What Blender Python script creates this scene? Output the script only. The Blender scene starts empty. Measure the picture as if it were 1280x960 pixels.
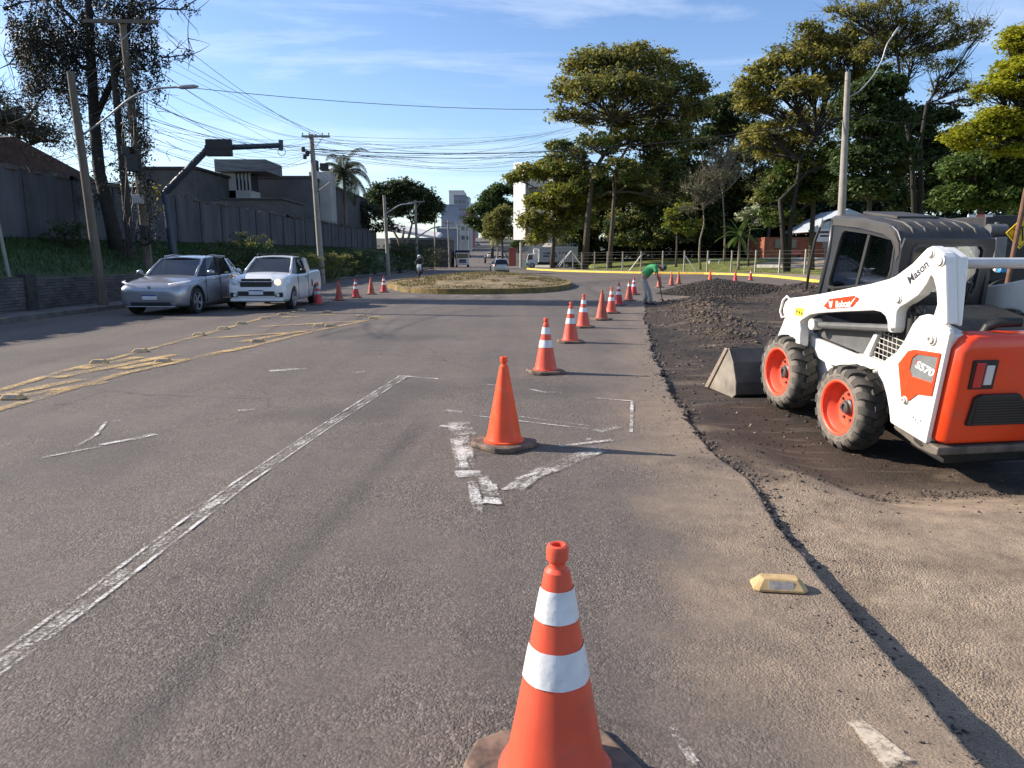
import bpy, bmesh, math, random
import numpy as np
from mathutils import Vector, Matrix, geometry
R=math.radians
rnd=random.Random(7)
S=bpy.context.scene
# ---------------------------------------------------------------- camera
FPX=900.0; HC=1.54; PIT=math.atan((480-323)/FPX)
cam=bpy.data.cameras.new('camera'); co=bpy.data.objects.new('camera',cam); S.collection.objects.link(co)
cam.sensor_width=36; cam.lens=FPX/1280*36; cam.clip_end=6000; cam.clip_start=0.05
co.location=(0,0,HC); co.rotation_euler=(math.pi/2-PIT,0,0); S.camera=co
# ---------------------------------------------------------------- light
SUN_EL=R(28.5); SUN_AZ=math.atan2(-.975,.224)     # clockwise from +Y
W=bpy.data.worlds.new("World"); S.world=W; W.use_nodes=True
nt=W.node_tree; bg=nt.nodes['Background']; bg.inputs[1].default_value=0.112
sky=nt.nodes.new('ShaderNodeTexSky'); sky.sky_type='NISHITA'; sky.sun_disc=False
sky.sun_elevation=SUN_EL; sky.sun_rotation=SUN_AZ; sky.air_density=1.0; sky.dust_density=0.5; sky.ozone_density=3.0
tc=nt.nodes.new('ShaderNodeTexCoord'); mp=nt.nodes.new('ShaderNodeMapping'); mp.inputs['Scale'].default_value=(1.2,2.6,9.0); mp.inputs['Rotation'].default_value=(0.1,0.12,0.35)
nz=nt.nodes.new('ShaderNodeTexNoise'); nz.inputs['Scale'].default_value=1.6; nz.inputs['Detail'].default_value=9; nz.inputs['Roughness'].default_value=.62; nz.inputs['Distortion'].default_value=.6
cr=nt.nodes.new('ShaderNodeValToRGB'); cr.color_ramp.elements[0].position=.46; cr.color_ramp.elements[0].color=(0,0,0,1); cr.color_ramp.elements[1].position=.85; cr.color_ramp.elements[1].color=(.6,.6,.6,1)
mx=nt.nodes.new('ShaderNodeMix'); mx.data_type='RGBA'; mx.inputs[7].default_value=(6.3,6.8,7.4,1)
L=nt.links
L.new(tc.outputs['Generated'],mp.inputs[0]); L.new(mp.outputs[0],nz.inputs['Vector']); L.new(nz.outputs['Fac'],cr.inputs[0])
L.new(cr.outputs[0],mx.inputs[0]); hs_=nt.nodes.new('ShaderNodeHueSaturation'); hs_.inputs['Saturation'].default_value=1.08; hs_.inputs['Hue'].default_value=.508; L.new(sky.outputs[0],hs_.inputs['Color']); L.new(hs_.outputs[0],mx.inputs[6]); L.new(mx.outputs[2],bg.inputs[0])
sl=bpy.data.lights.new('sun','SUN'); sl.energy=5.0; sl.angle=R(.53); sl.color=(1,.90,.77)
so=bpy.data.objects.new('sun',sl); S.collection.objects.link(so)
sd=Vector((math.sin(SUN_AZ)*math.cos(SUN_EL),math.cos(SUN_AZ)*math.cos(SUN_EL),math.sin(SUN_EL)))
so.rotation_euler=sd.to_track_quat('Z','Y').to_euler(); so.location=(-30,10,30)
S.render.engine='CYCLES'
S.view_settings.view_transform='Standard'; S.view_settings.look='None'; S.view_settings.gamma=1; S.view_settings.exposure=0.88
# ---------------------------------------------------------------- helpers
def ray(px,py):
    dx=(px-640)/FPX; dy=(480-py)/FPX
    return (dx, math.cos(PIT)+dy*math.sin(PIT), -math.sin(PIT)+dy*math.cos(PIT))
def G(px,py,z=0.0):                 # photo pixel -> point on the ground
    v=ray(px,py); t=(z-HC)/v[2]; return (v[0]*t, v[1]*t)
def at(px,py,Y):                    # photo pixel -> point at distance Y
    v=ray(px,py); t=Y/v[1]; return Vector((v[0]*t, Y, HC+v[2]*t))
def tag(o,label=None,cat=None,group=None,kind=None):
    if label: o['label']=label
    if cat: o['category']=cat
    if group: o['group']=group
    if kind: o['kind']=kind
    return o
def link(o,parent=None):
    S.collection.objects.link(o)
    if parent: o.parent=parent
    return o
def empty(name,loc=(0,0,0),rz=0,label=None,cat=None,group=None):
    o=bpy.data.objects.new(name,None); o.location=loc; o.rotation_euler=(0,0,rz); o.empty_display_size=.2
    link(o); return tag(o,label,cat,group)
def copy_tree(o,parent=None):
    c=o.copy(); S.collection.objects.link(c); c.parent=parent
    for ch in o.children: copy_tree(ch,c)
    return c
_M={}
def mat(name,col,rough=.6,metal=0,var=.15,vs=6,bump=0,bs=40,coat=0,col2=None,det=4,emit=None,trans=0,spec=.5,island=0,stretch=None,thr=None,alpha_noise=None,grime=0,grimec=(.17,.12,.08),gs=3.5):
    if name in _M: return _M[name]
    m=bpy.data.materials.new(name); m.use_nodes=True; n=m.node_tree.nodes; l=m.node_tree.links; b=n['Principled BSDF']
    b.inputs['Roughness'].default_value=rough; b.inputs['Metallic'].default_value=metal; b.inputs['Specular IOR Level'].default_value=spec
    if coat: b.inputs['Coat Weight'].default_value=coat; b.inputs['Coat Roughness'].default_value=.05
    c=tuple(col)+(1,)
    t=n.new('ShaderNodeTexCoord'); src=t.outputs['Object']
    if stretch:
        mpn=n.new('ShaderNodeMapping'); mpn.inputs['Scale'].default_value=stretch; l.new(src,mpn.inputs[0]); src=mpn.outputs[0]
    if var or col2:
        z=n.new('ShaderNodeTexNoise'); z.inputs['Scale'].default_value=vs; z.inputs['Detail'].default_value=det; z.inputs['Roughness'].default_value=.6
        l.new(src,z.inputs['Vector'])
        r=n.new('ShaderNodeValToRGB'); lo,hi=thr or (.32,.68)
        r.color_ramp.elements[0].position=lo; r.color_ramp.elements[1].position=hi
        if col2: a=c; bb=tuple(col2)+(1,)
        else: a=tuple(x*(1-var) for x in col)+(1,); bb=tuple(min(1,x*(1+var)) for x in col)+(1,)
        r.color_ramp.elements[0].color=a; r.color_ramp.elements[1].color=bb
        l.new(z.outputs['Fac'],r.inputs[0]); out=r.outputs[0]
        if island:
            g=n.new('ShaderNodeNewGeometry'); mr=n.new('ShaderNodeMapRange'); mr.inputs[3].default_value=1-island; mr.inputs[4].default_value=1+island
            l.new(g.outputs['Random Per Island'],mr.inputs[0])
            hs=n.new('ShaderNodeHueSaturation'); l.new(out,hs.inputs['Color']); l.new(mr.outputs[0],hs.inputs['Value'])
            mr2=n.new('ShaderNodeMapRange'); mr2.inputs[3].default_value=.5-.035*island; mr2.inputs[4].default_value=.5+.05*island
            ml=n.new('ShaderNodeMath'); ml.operation='FRACT'; ml2=n.new('ShaderNodeMath'); ml2.operation='MULTIPLY'; ml2.inputs[1].default_value=17.3
            l.new(g.outputs['Random Per Island'],ml2.inputs[0]); l.new(ml2.outputs[0],ml.inputs[0]); l.new(ml.outputs[0],mr2.inputs[0]); l.new(mr2.outputs[0],hs.inputs['Hue'])
            out=hs.outputs[0]
        if grime:
            gz=n.new('ShaderNodeTexNoise'); gz.inputs['Scale'].default_value=gs; gz.inputs['Detail'].default_value=10; gz.inputs['Roughness'].default_value=.78; l.new(t.outputs['Object'],gz.inputs['Vector'])
            gr_=n.new('ShaderNodeMapRange'); gr_.inputs[1].default_value=.54; gr_.inputs[2].default_value=.70; gr_.inputs[4].default_value=grime; l.new(gz.outputs['Fac'],gr_.inputs[0])
            gm=n.new('ShaderNodeMix'); gm.data_type='RGBA'; gm.inputs[7].default_value=tuple(grimec)+(1,); l.new(gr_.outputs[0],gm.inputs[0]); l.new(out,gm.inputs[6]); out=gm.outputs[2]
            rr_=n.new('ShaderNodeMath'); rr_.operation='MULTIPLY_ADD'; rr_.inputs[1].default_value=.4; rr_.inputs[2].default_value=rough; l.new(gr_.outputs[0],rr_.inputs[0]); l.new(rr_.outputs[0],b.inputs['Roughness'])
        l.new(out,b.inputs['Base Color'])
    else: b.inputs['Base Color'].default_value=c
    if bump:
        z2=n.new('ShaderNodeTexNoise'); z2.inputs['Scale'].default_value=bs; z2.inputs['Detail'].default_value=5
        l.new(src,z2.inputs['Vector']); bp=n.new('ShaderNodeBump'); bp.inputs['Strength'].default_value=1; bp.inputs['Distance'].default_value=bump
        l.new(z2.outputs['Fac'],bp.inputs['Height']); l.new(bp.outputs[0],b.inputs['Normal'])
    if emit: b.inputs['Emission Color'].default_value=tuple(emit[0])+(1,); b.inputs['Emission Strength'].default_value=emit[1]
    if trans:   # thin leaf translucency
        tr=n.new('ShaderNodeBsdfTranslucent'); ms=n.new('ShaderNodeMixShader'); ms.inputs[0].default_value=trans
        l.new(b.inputs['Base Color'].links[0].from_socket,tr.inputs['Color']); l.new(b.outputs[0],ms.inputs[1]); l.new(tr.outputs[0],ms.inputs[2]); l.new(ms.outputs[0],n['Material Output'].inputs[0])
    if alpha_noise:  # (scale, threshold low, threshold high): worn paint, the bare surface shows through
        za=n.new('ShaderNodeTexNoise'); za.inputs['Scale'].default_value=alpha_noise[0]; za.inputs['Detail'].default_value=6; za.inputs['Roughness'].default_value=.75
        l.new(t.outputs['Object'],za.inputs['Vector']); zb=n.new('ShaderNodeTexNoise'); zb.inputs['Scale'].default_value=alpha_noise[0]*.06; zb.inputs['Detail'].default_value=4; l.new(t.outputs['Object'],zb.inputs['Vector'])
        ad=n.new('ShaderNodeMath'); ad.operation='MULTIPLY_ADD'; ad.inputs[1].default_value=.7; l.new(zb.outputs['Fac'],ad.inputs[0]); l.new(za.outputs['Fac'],ad.inputs[2])
        mr=n.new('ShaderNodeMapRange'); mr.inputs[1].default_value=alpha_noise[1]; mr.inputs[2].default_value=alpha_noise[2]; cv=n.new('ShaderNodeAttribute'); cv.attribute_name='cov'; c2_=n.new('ShaderNodeMath'); c2_.operation='MULTIPLY_ADD'; c2_.inputs[1].default_value=.36; l.new(cv.outputs['Fac'],c2_.inputs[0]); l.new(ad.outputs[0],c2_.inputs[2]); c3_=n.new('ShaderNodeMath'); c3_.operation='SUBTRACT'; c3_.inputs[1].default_value=.36; l.new(c2_.outputs[0],c3_.inputs[0]); l.new(c3_.outputs[0],mr.inputs[0]); l.new(mr.outputs[0],b.inputs['Alpha'])
    _M[name]=m; return m
def glass(name='window_glass',tint=(.012,.014,.017)):
    if name in _M: return _M[name]
    return mat(name,tint,.05,0,.0,spec=.5,coat=.25)
def clear_glass(name,tint=(.5,.55,.55),f=.7):
    if name in _M: return _M[name]
    m=bpy.data.materials.new(name); m.use_nodes=True; n=m.node_tree.nodes; l=m.node_tree.links
    t=n.new('ShaderNodeBsdfTransparent'); t.inputs[0].default_value=tint+(1,); g=n.new('ShaderNodeBsdfGlossy'); g.inputs['Roughness'].default_value=.03; g.inputs[0].default_value=(.8,.85,.9,1)
    fr=n.new('ShaderNodeFresnel'); fr.inputs[0].default_value=1.5; mxs=n.new('ShaderNodeMixShader'); ad=n.new('ShaderNodeMath'); ad.operation='ADD'; ad.inputs[1].default_value=.12
    l.new(fr.outputs[0],ad.inputs[0]); l.new(ad.outputs[0],mxs.inputs[0]); l.new(t.outputs[0],mxs.inputs[1]); l.new(g.outputs[0],mxs.inputs[2]); l.new(mxs.outputs[0],n['Material Output'].inputs[0])
    _M[name]=m; return m
class MB:
    def __init__(s): s.v=[]; s.f=[]; s.mi=[]
    def add(s,vs,fs,mi=0):
        o=len(s.v); s.v+= [tuple(v) for v in vs]; s.f+=[tuple(i+o for i in f) for f in fs]; s.mi+=[mi]*len(fs); return s
    def box(s,x0,x1,y0,y1,z0,z1,mi=0,M=None):
        vs=[(x,y,z) for x in(x0,x1) for y in(y0,y1) for z in(z0,z1)]
        if M: vs=[M@Vector(v) for v in vs]
        return s.add(vs,[(0,1,3,2),(4,6,7,5),(0,4,5,1),(2,3,7,6),(0,2,6,4),(1,5,7,3)],mi)
    def tube(s,pts,rad,n=8,mi=0,cap=True):
        pts=[Vector(p) for p in pts]; k=len(pts)
        if not hasattr(rad,'__len__'): rad=[rad]*k
        vs=[];fs=[]; up=Vector((0,0,1))
        for i,p in enumerate(pts):
            d=(pts[min(i+1,k-1)]-pts[max(i-1,0)]).normalized()
            if i==0:
                a=d.cross(up if abs(d.z)<.95 else Vector((1,0,0))).normalized()
            else: a=(a-d*a.dot(d)).normalized()
            b=d.cross(a)
            for j in range(n):
                t=2*math.pi*j/n; vs.append(p+(a*math.cos(t)+b*math.sin(t))*rad[i])
        for i in range(k-1):
            for j in range(n):
                fs.append((i*n+j,i*n+(j+1)%n,(i+1)*n+(j+1)%n,(i+1)*n+j))
        if cap: fs.append(tuple(range(n))[::-1]); fs.append(tuple((k-1)*n+j for j in range(n)))
        return s.add(vs,fs,mi)
    def lathe(s,prof,n=24,axis='z',c=(0,0,0),mi=0,rf=None,M=None,cap=True):
        vs=[];fs=[];k=len(prof)
        for r,h in prof:
            for j in range(n):
                t=2*math.pi*j/n; q=r*(rf(t,h) if rf else 1)
                x,y=q*math.cos(t),q*math.sin(t)
                v={'z':(x,y,h),'y':(x,h,y),'x':(h,x,y)}[axis]; v=Vector(v)+Vector(c)
                if M: v=M@v
                vs.append(v)
        for i in range(k-1):
            for j in range(n): fs.append((i*n+j,i*n+(j+1)%n,(i+1)*n+(j+1)%n,(i+1)*n+j))
        if cap and prof[0][0]>1e-6: fs.append(tuple(range(n))[::-1])
        if cap and prof[-1][0]>1e-6: fs.append(tuple((k-1)*n+j for j in range(n)))
        return s.add(vs,fs,mi)
    def prism(s,out,a,b,axis='y',holes=(),mi=0):     # outline in the plane across axis, thickness a..b
        loops=[list(out)]+[list(h) for h in holes]
        def P(p,h): return {'y':(p[0],h,p[1]),'x':(h,p[0],p[1]),'z':(p[0],p[1],h)}[axis]
        flat=[p for lp in loops for p in lp]; N=len(flat)
        if holes: tris=geometry.tessellate_polygon([[Vector((p[0],p[1],0)) for p in lp] for lp in loops])
        else: tris=[tuple(range(N))]
        vs=[P(p,a) for p in flat]+[P(p,b) for p in flat]
        fs=[tuple(t) for t in tris]+[tuple(i+N for i in t)[::-1] for t in tris]
        o=0
        for lp in loops:
            k=len(lp)
            for i in range(k): fs.append((o+i,o+(i+1)%k,N+o+(i+1)%k,N+o+i))
            o+=k
        return s.add(vs,fs,mi)
    def sheet(s,pts,z=None,mi=0):
        return s.add([(p[0],p[1],(p[2] if z is None else z)) for p in pts],[tuple(range(len(pts)))],mi)
    def build(s,name,mats,parent=None,smooth=False,bevel=0,label=None,cat=None,group=None,kind=None,sub=0,seg=2,fixn=True,ang=35,loc=None):
        me=bpy.data.meshes.new(name); me.from_pydata(s.v,[],s.f)
        if not isinstance(mats,(list,tuple)): mats=[mats]
        for m in mats: me.materials.append(m)
        me.polygons.foreach_set('material_index',s.mi)
        if fixn:
            bm=bmesh.new(); bm.from_mesh(me)
            if sub or bevel: bmesh.ops.remove_doubles(bm,verts=bm.verts,dist=1e-5)
            bmesh.ops.recalc_face_normals(bm,faces=bm.faces); bm.to_mesh(me); bm.free()
        if smooth:
            if smooth=='auto': me.shade_smooth(); me.set_sharp_from_angle(angle=R(ang))
            else: me.shade_smooth()
        me.update()
        o=bpy.data.objects.new(name,me); link(o,parent)
        if loc: o.location=loc
        if sub: q=o.modifiers.new('s','SUBSURF'); q.levels=sub; q.render_levels=sub
        if bevel:
            q=o.modifiers.new('b','BEVEL'); q.width=bevel; q.segments=seg; q.limit_method='ANGLE'; q.angle_limit=R(40)
        return tag(o,label,cat,group,kind)
def npmesh(name,verts,faces,mats,parent=None,smooth=False,attr=None,**kw):   # verts (N,3), faces (M,k) arrays
    me=bpy.data.meshes.new(name); N=len(verts); Mf,k=faces.shape
    me.vertices.add(N); me.vertices.foreach_set('co',np.asarray(verts,dtype=np.float32).ravel())
    me.loops.add(Mf*k); me.loops.foreach_set('vertex_index',faces.astype(np.int32).ravel())
    me.polygons.add(Mf); me.polygons.foreach_set('loop_start',np.arange(0,Mf*k,k,dtype=np.int32)); me.polygons.foreach_set('loop_total',np.full(Mf,k,dtype=np.int32))
    if not isinstance(mats,(list,tuple)): mats=[mats]
    for m in mats: me.materials.append(m)
    me.update(calc_edges=True)
    if smooth: me.shade_smooth()
    if attr is not None:
        for nm,arr in attr.items():
            A=me.attributes.new(nm,'FLOAT','POINT'); A.data.foreach_set('value',np.asarray(arr,dtype=np.float32).ravel())
    o=bpy.data.objects.new(name,me); link(o,parent); return tag(o,**kw)
def evald(o):        # bake the modifiers into plain mesh data
    dg=bpy.context.evaluated_depsgraph_get(); me=bpy.data.meshes.new_from_object(o.evaluated_get(dg)); o.modifiers.clear(); o.data=me; return o
def skin(name,V,Ed,Rd,m,parent=None,sub=2,root=0,**kw):
    me=bpy.data.meshes.new(name); me.from_pydata([tuple(v) for v in V],Ed,[]); me.materials.append(m)
    o=bpy.data.objects.new(name,me); link(o,parent)
    o.modifiers.new('k','SKIN'); q=o.modifiers.new('s','SUBSURF'); q.levels=sub; q.render_levels=sub
    for i,r in enumerate(Rd):
        sv=me.skin_vertices[0].data[i]; sv.radius=(r,r) if not hasattr(r,'__len__') else r; sv.use_root=(i==root)
    bpy.context.view_layer.update(); evald(o); o.data.shade_smooth()
    if not o.data.materials: o.data.materials.append(m)
    return tag(o,**kw)
def text(name,body,size,m,parent,loc,rot,ext=.001,bold=.0,sx=1,shear=0,font_sp=1,**kw):
    cu=bpy.data.curves.new(name,'FONT'); cu.body=body; cu.size=size; cu.extrude=ext; cu.offset=bold; cu.align_x='CENTER'; cu.align_y='CENTER'; cu.shear=shear; cu.space_character=font_sp
    o=bpy.data.objects.new(name,cu); link(o); bpy.context.view_layer.update()
    dg=bpy.context.evaluated_depsgraph_get(); me=bpy.data.meshes.new_from_object(o.evaluated_get(dg)); bpy.data.objects.remove(o)
    me.materials.clear(); me.materials.append(m); o=bpy.data.objects.new(name,me); link(o,parent); o.location=loc; o.rotation_euler=rot; o.scale=(sx,1,1)
    return tag(o,**kw)
# value noise on a lattice
_rg=np.random.RandomState(5); _LT=_rg.rand(256,256)
def vnoise(x,y):
    xi=np.floor(x).astype(int); yi=np.floor(y).astype(int); fx=x-xi; fy=y-yi; fx=fx*fx*(3-2*fx); fy=fy*fy*(3-2*fy)
    a=_LT[xi%256,yi%256]; b=_LT[(xi+1)%256,yi%256]; c=_LT[xi%256,(yi+1)%256]; d=_LT[(xi+1)%256,(yi+1)%256]
    return (a*(1-fx)+b*fx)*(1-fy)+(c*(1-fx)+d*fx)*fy
def fbm(x,y,o=5,g=.5):
    s=0;a=1;t=0
    for i in range(o): s=s+a*vnoise(x*2**i+i*17.3,y*2**i+i*9.1); t+=a; a*=g
    return s/t
def sstep(a,b,x): t=np.clip((x-a)/(b-a),0,1); return t*t*(3-2*t)
# ================================================================ GROUND
def zt(Y):      # the land rises beyond 150 m
    Y=np.asarray(Y,dtype=float); return .045*np.clip(Y-150,0,330)*sstep(140,220,Y)
RV=np.array([.154,.147]); MO=Vector((3.685,6.484,-.154))        # loader pose
_f=Vector((-math.sin(.154)*math.cos(.147),math.cos(.154)*math.cos(.147),math.sin(.147))); _l=Vector((-math.cos(.154),-math.sin(.154),0)); _u=_f.cross(_l)
MACH=Matrix(((_f.x,_l.x,_u.x,MO.x),(_f.y,_l.y,_u.y,MO.y),(_f.z,_l.z,_u.z,MO.z),(0,0,0,1)))
# --- asphalt material
def asphalt(name,base,dirt=False):
    m=bpy.data.materials.new(name); m.use_nodes=True; n=m.node_tree.nodes; l=m.node_tree.links; b=n['Principled BSDF']; b.inputs['Roughness'].default_value=.82; b.inputs['Specular IOR Level'].default_value=.35
    t=n.new('ShaderNodeTexCoord'); P=t.outputs['Object']
    def noise(s,d=4,r=.6):
        z=n.new('ShaderNodeTexNoise'); z.inputs['Scale'].default_value=s; z.inputs['Detail'].default_value=d; z.inputs['Roughness'].default_value=r; l.new(P,z.inputs['Vector']); return z.outputs['Fac']
    def ramp(src,p0,c0,p1,c1):
        r=n.new('ShaderNodeValToRGB'); r.color_ramp.elements[0].position=p0; r.color_ramp.elements[1].position=p1; r.color_ramp.elements[0].color=(*c0,1); r.color_ramp.elements[1].color=(*c1,1); l.new(src,r.inputs[0]); return r.outputs[0]
    def mixc(f,a,c,mode='MIX'):
        x=n.new('ShaderNodeMix'); x.data_type='RGBA'; x.blend_type=mode
        if isinstance(f,float): x.inputs[0].default_value=f
        else: l.new(f,x.inputs[0])
        for i,q in((6,a),(7,c)):
            if isinstance(q,tuple): x.inputs[i].default_value=(*q,1)
            else: l.new(q,x.inputs[i])
        return x.outputs[2]
    vo=n.new('ShaderNodeTexVoronoi'); vo.inputs['Scale'].default_value=(95 if not dirt else 85) if name!='lawn' else 1.1; l.new(P,vo.inputs['Vector'])
    stone=ramp(vo.outputs['Color'],.2,tuple(c*.62 for c in base),.9,tuple(c*1.45 for c in base))
    big=ramp(noise(.5,5),.3,tuple(c*.8 for c in base),.7,tuple(c*1.18 for c in base))
    c=mixc(.5,big,stone)
    gaps=ramp(vo.outputs['Distance'],.0,(1,1,1),.85,(.45,.43,.42)); c=mixc(.55,c,gaps,'MULTIPLY')
    pit=ramp(noise(38,3,.8),.60,(0,0,0),.72,(1,1,1)); wearz=ramp(noise(1.1,5),.46,(0,0,0),.66,(1,1,1)); pm=mixc(1.0,pit,wearz,'MULTIPLY')
    c=mixc(pm,c,tuple(x*.30 for x in base))
    rp_=ramp(noise(.85,6,.65),.42,(0,0,0),.62,(1,1,1)); ag=ramp(vo.outputs['Color'],.62,(0,0,0),.95,(.75,.75,.75)); agm=mixc(1.0,ag,rp_,'MULTIPLY'); c=mixc(agm,c,tuple(min(1,x*2.1) for x in base))
    c=mixc(.5,c,ramp(noise(4.5,6,.7),.3,(.78,.77,.76),.7,(1.15,1.15,1.15)),'MULTIPLY')
    if name=='asphalt':
        sm=n.new('ShaderNodeMapping'); sm.inputs['Scale'].default_value=(1.1,.07,1); sm.inputs['Rotation'].default_value=(0,0,.10); l.new(P,sm.inputs[0]); zs=n.new('ShaderNodeTexNoise'); zs.inputs['Scale'].default_value=1.0; zs.inputs['Detail'].default_value=6; zs.inputs['Roughness'].default_value=.6; l.new(sm.outputs[0],zs.inputs['Vector'])
        c=mixc(1.0,c,ramp(zs.outputs['Fac'],.32,(.84,.84,.86),.68,(1.12,1.11,1.09)),'MULTIPLY')
        wz=n.new('ShaderNodeTexNoise'); wz.inputs['Scale'].default_value=1.7; wz.inputs['Detail'].default_value=5; l.new(P,wz.inputs['Vector']); wa=n.new('ShaderNodeMix'); wa.data_type='VECTOR'; wa.inputs[0].default_value=.28; l.new(P,wa.inputs[4]); l.new(wz.outputs['Color'],wa.inputs[5])
        ve=n.new('ShaderNodeTexVoronoi'); ve.feature='DISTANCE_TO_EDGE'; ve.inputs['Scale'].default_value=.42; l.new(wa.outputs[1],ve.inputs['Vector'])
        ck=ramp(ve.outputs['Distance'],.0015,(1,1,1),.0045,(0,0,0)); ckm=mixc(1.0,ck,ramp(noise(.33,3),.50,(0,0,0),.60,(.75,.75,.75)),'MULTIPLY'); c=mixc(ckm,c,(.03,.027,.025))
        c=mixc(ramp(noise(2.6,2,.4),.735,(0,0,0),.76,(.5,.5,.5)),c,(.05,.045,.042))
    a1=n.new('ShaderNodeAttribute'); a1.attribute_name='dirt'; a2=n.new('ShaderNodeAttribute'); a2.attribute_name='dark'
    dsp=ramp(v2.outputs['Color'] if False else noise(120,2,.5),.35,(.72,.70,.68),.66,(1.2,1.2,1.2)); dcol=ramp(noise(5,6,.7),.3,(.17,.128,.09) if dirt else (.19,.145,.102),.7,(.37,.285,.20) if dirt else (.39,.295,.205))
    if dirt:
        scr=n.new('ShaderNodeMapping'); scr.inputs['Scale'].default_value=(1.2,9,1); l.new(P,scr.inputs[0]); z=n.new('ShaderNodeTexNoise'); z.inputs['Scale'].default_value=1.3; z.inputs['Detail'].default_value=7; l.new(scr.outputs[0],z.inputs['Vector'])
        c=mixc(ramp(z.outputs['Fac'],.56,(0,0,0),.72,(.45,.45,.45)),c,(.19,.15,.12))
    dcol=mixc(1.0,dcol,dsp,'MULTIPLY'); c=mixc(a1.outputs['Fac'],c,dcol); c=mixc(a2.outputs['Fac'],c,(.035,.033,.034) if not dirt else (.018,.015,.013))
    l.new(c,b.inputs['Base Color'])
    v2=n.new('ShaderNodeTexVoronoi'); v2.inputs['Scale'].default_value=230 if not dirt else 150; l.new(P,v2.inputs['Vector']); v2m=n.new('ShaderNodeMath'); v2m.operation='MULTIPLY_ADD'; v2m.inputs[1].default_value=-.30; l.new(v2.outputs['Distance'],v2m.inputs[0]); l.new(noise(22 if not dirt else 16,3,.5),v2m.inputs[2])
    h=n.new('ShaderNodeMath'); h.operation='MULTIPLY_ADD'; l.new(vo.outputs['Distance'],h.inputs[0]); h.inputs[1].default_value=-.60
    l.new(v2m.outputs[0],h.inputs[2]); h2=n.new('ShaderNodeMath'); h2.operation='SUBTRACT'; l.new(h.outputs[0],h2.inputs[0]); l.new(pm,h2.inputs[1])
    bp=n.new('ShaderNodeBump'); bp.inputs['Distance'].default_value=.0050 if not dirt else .0065; bp.inputs['Strength'].default_value=1; mm_=n.new('ShaderNodeMapRange'); mm_.inputs[3].default_value=.45; mm_.inputs[4].default_value=1.9; l.new(rp_,mm_.inputs[0]); h3=n.new('ShaderNodeMath'); h3.operation='MULTIPLY'; l.new(h2.outputs[0],h3.inputs[0]); l.new(mm_.outputs[0],h3.inputs[1]); l.new(h3.outputs[0],bp.inputs['Height']); l.new(bp.outputs[0],b.inputs['Normal'])
    return m
M_road=asphalt('asphalt',(.152,.128,.110))
M_mill=asphalt('milled_ground',(.054,.037,.026),True)
# edge of the cut, traced on the ground
_ep=[(1234,960),(1180,893),(1120,825),(1040,740),(985,675),(938,600),(905,575),(880,552),(853,510),(835,480),(818,447),(812,420),(806,397),(807,381)]
_eg=[G(*p) for p in _ep]
EY=np.array([-1.0]+[q[1] for q in _eg]+[29,34,40,44,60]); EX=np.array([1.42]+[q[0] for q in _eg]+[7.0,9.5,13,19,21])
def edge(y):
    y=np.asarray(y,float); x=np.interp(y,EY,EX)
    return x+.05*(fbm(y*2.2,y*0+3,4)-.5)*np.clip(y/3,.5,3)+.06*(fbm(y*11,y*0+8,5,.7)-.5)*np.clip(y/5,.6,2.5)
DY=[0,2,3.2,4.1,4.9,5.6,7,9,12,16,25,60]; DD=[.20,.185,.095,.058,.020,.022,.045,.055,.035,.025,.012,.01]
def exc_z(x,y,s):
    d=np.interp(y,DY,DD)
    z=-d-.02*np.clip(s,0,4)*np.clip((5-y)/3,0,1)*.3
    n1=fbm(x*1.3,y*1.3,5)-.5; n2=fbm(x*9+4,y*9,5,.6)-.5
    rough=.35+.65*sstep(4.6,5.6,y+.3*n1)
    lump=.05*n1*rough+.035*n2*rough*(.3+sstep(.45,.75,fbm(x*.9+9,y*.9+3,3)))
    z=z+lump*sstep(0,.15,s)
    # piles and berms
    hp=np.sqrt(((x-9.0)/2.6)**2+((y-32)/2.6)**2); z=z+.80*np.clip(1-hp,0,1)**1.0*(1-.25*np.clip(1-hp,0,1))*1.1+0*hp
    for (cx,cy,rx,ry,h) in [(4.9,17.5,.9,2.6,.20),(4.2,14.2,.7,1.3,.16),(5.9,22.5,1.0,2.4,.2),(7.6,26,1.8,1.6,.16),(12.6,31,2.4,2.5,.4),(10.6,25,1.6,1.6,.2),(7.2,20,1.2,1.0,.1),(3.5,5.15,.9,.16,.05),(2.5,5.0,.8,.2,.03),(15,33,2.5,3,.35)]:
        g=np.exp(-(((x-cx)/rx)**2+((y-cy)/ry)**2)*1.4); z=z+h*g*(.6+.9*fbm(x*3+cx,y*3,4))
    # the loader stands on its own sloping patch
    mx_=_f.x; dx=x-MO.x; dy=y-MO.y
    a=(dx*_f.x+dy*_f.y)/(1-_f.z**2)**.5; b=dx*_l.x+dy*_l.y
    zp=MO.z+np.clip(a,-.9,1.22)*math.tan(.147)*np.where(a<0,.35,1); 
    zp=np.where(a>1.22,np.maximum(zp-(a-1.22)*.12,-.06),zp)
    w=sstep(1.9,1.15,np.abs(b))*sstep(-2.2,-1.2,a)*sstep(3.9,2.9,a)
    return z*(1-w)+(zp+.25*(lump))*w
def rows(y0,y1,k):
    o=[y0]; 
    while o[-1]<y1: o.append(o[-1]+max(.02,abs(o[-1])*k))
    return np.array(o)
def gridmesh(name,X,Y,Z,m,**kw):
    r,c=X.shape; i=np.arange(r*c).reshape(r,c); F=np.stack([i[:-1,:-1],i[:-1,1:],i[1:,1:],i[1:,:-1]],-1).reshape(-1,4)
    return npmesh(name,np.stack([X,Y,Z],-1).reshape(-1,3),F,m,smooth=True,**kw)
yr=rows(.9,48,.0085); ex=edge(yr)
sc=np.concatenate([[0,.012,.03],np.cumsum(.02*1.013**np.arange(190))+.03]); sc=sc[sc<19]
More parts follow.
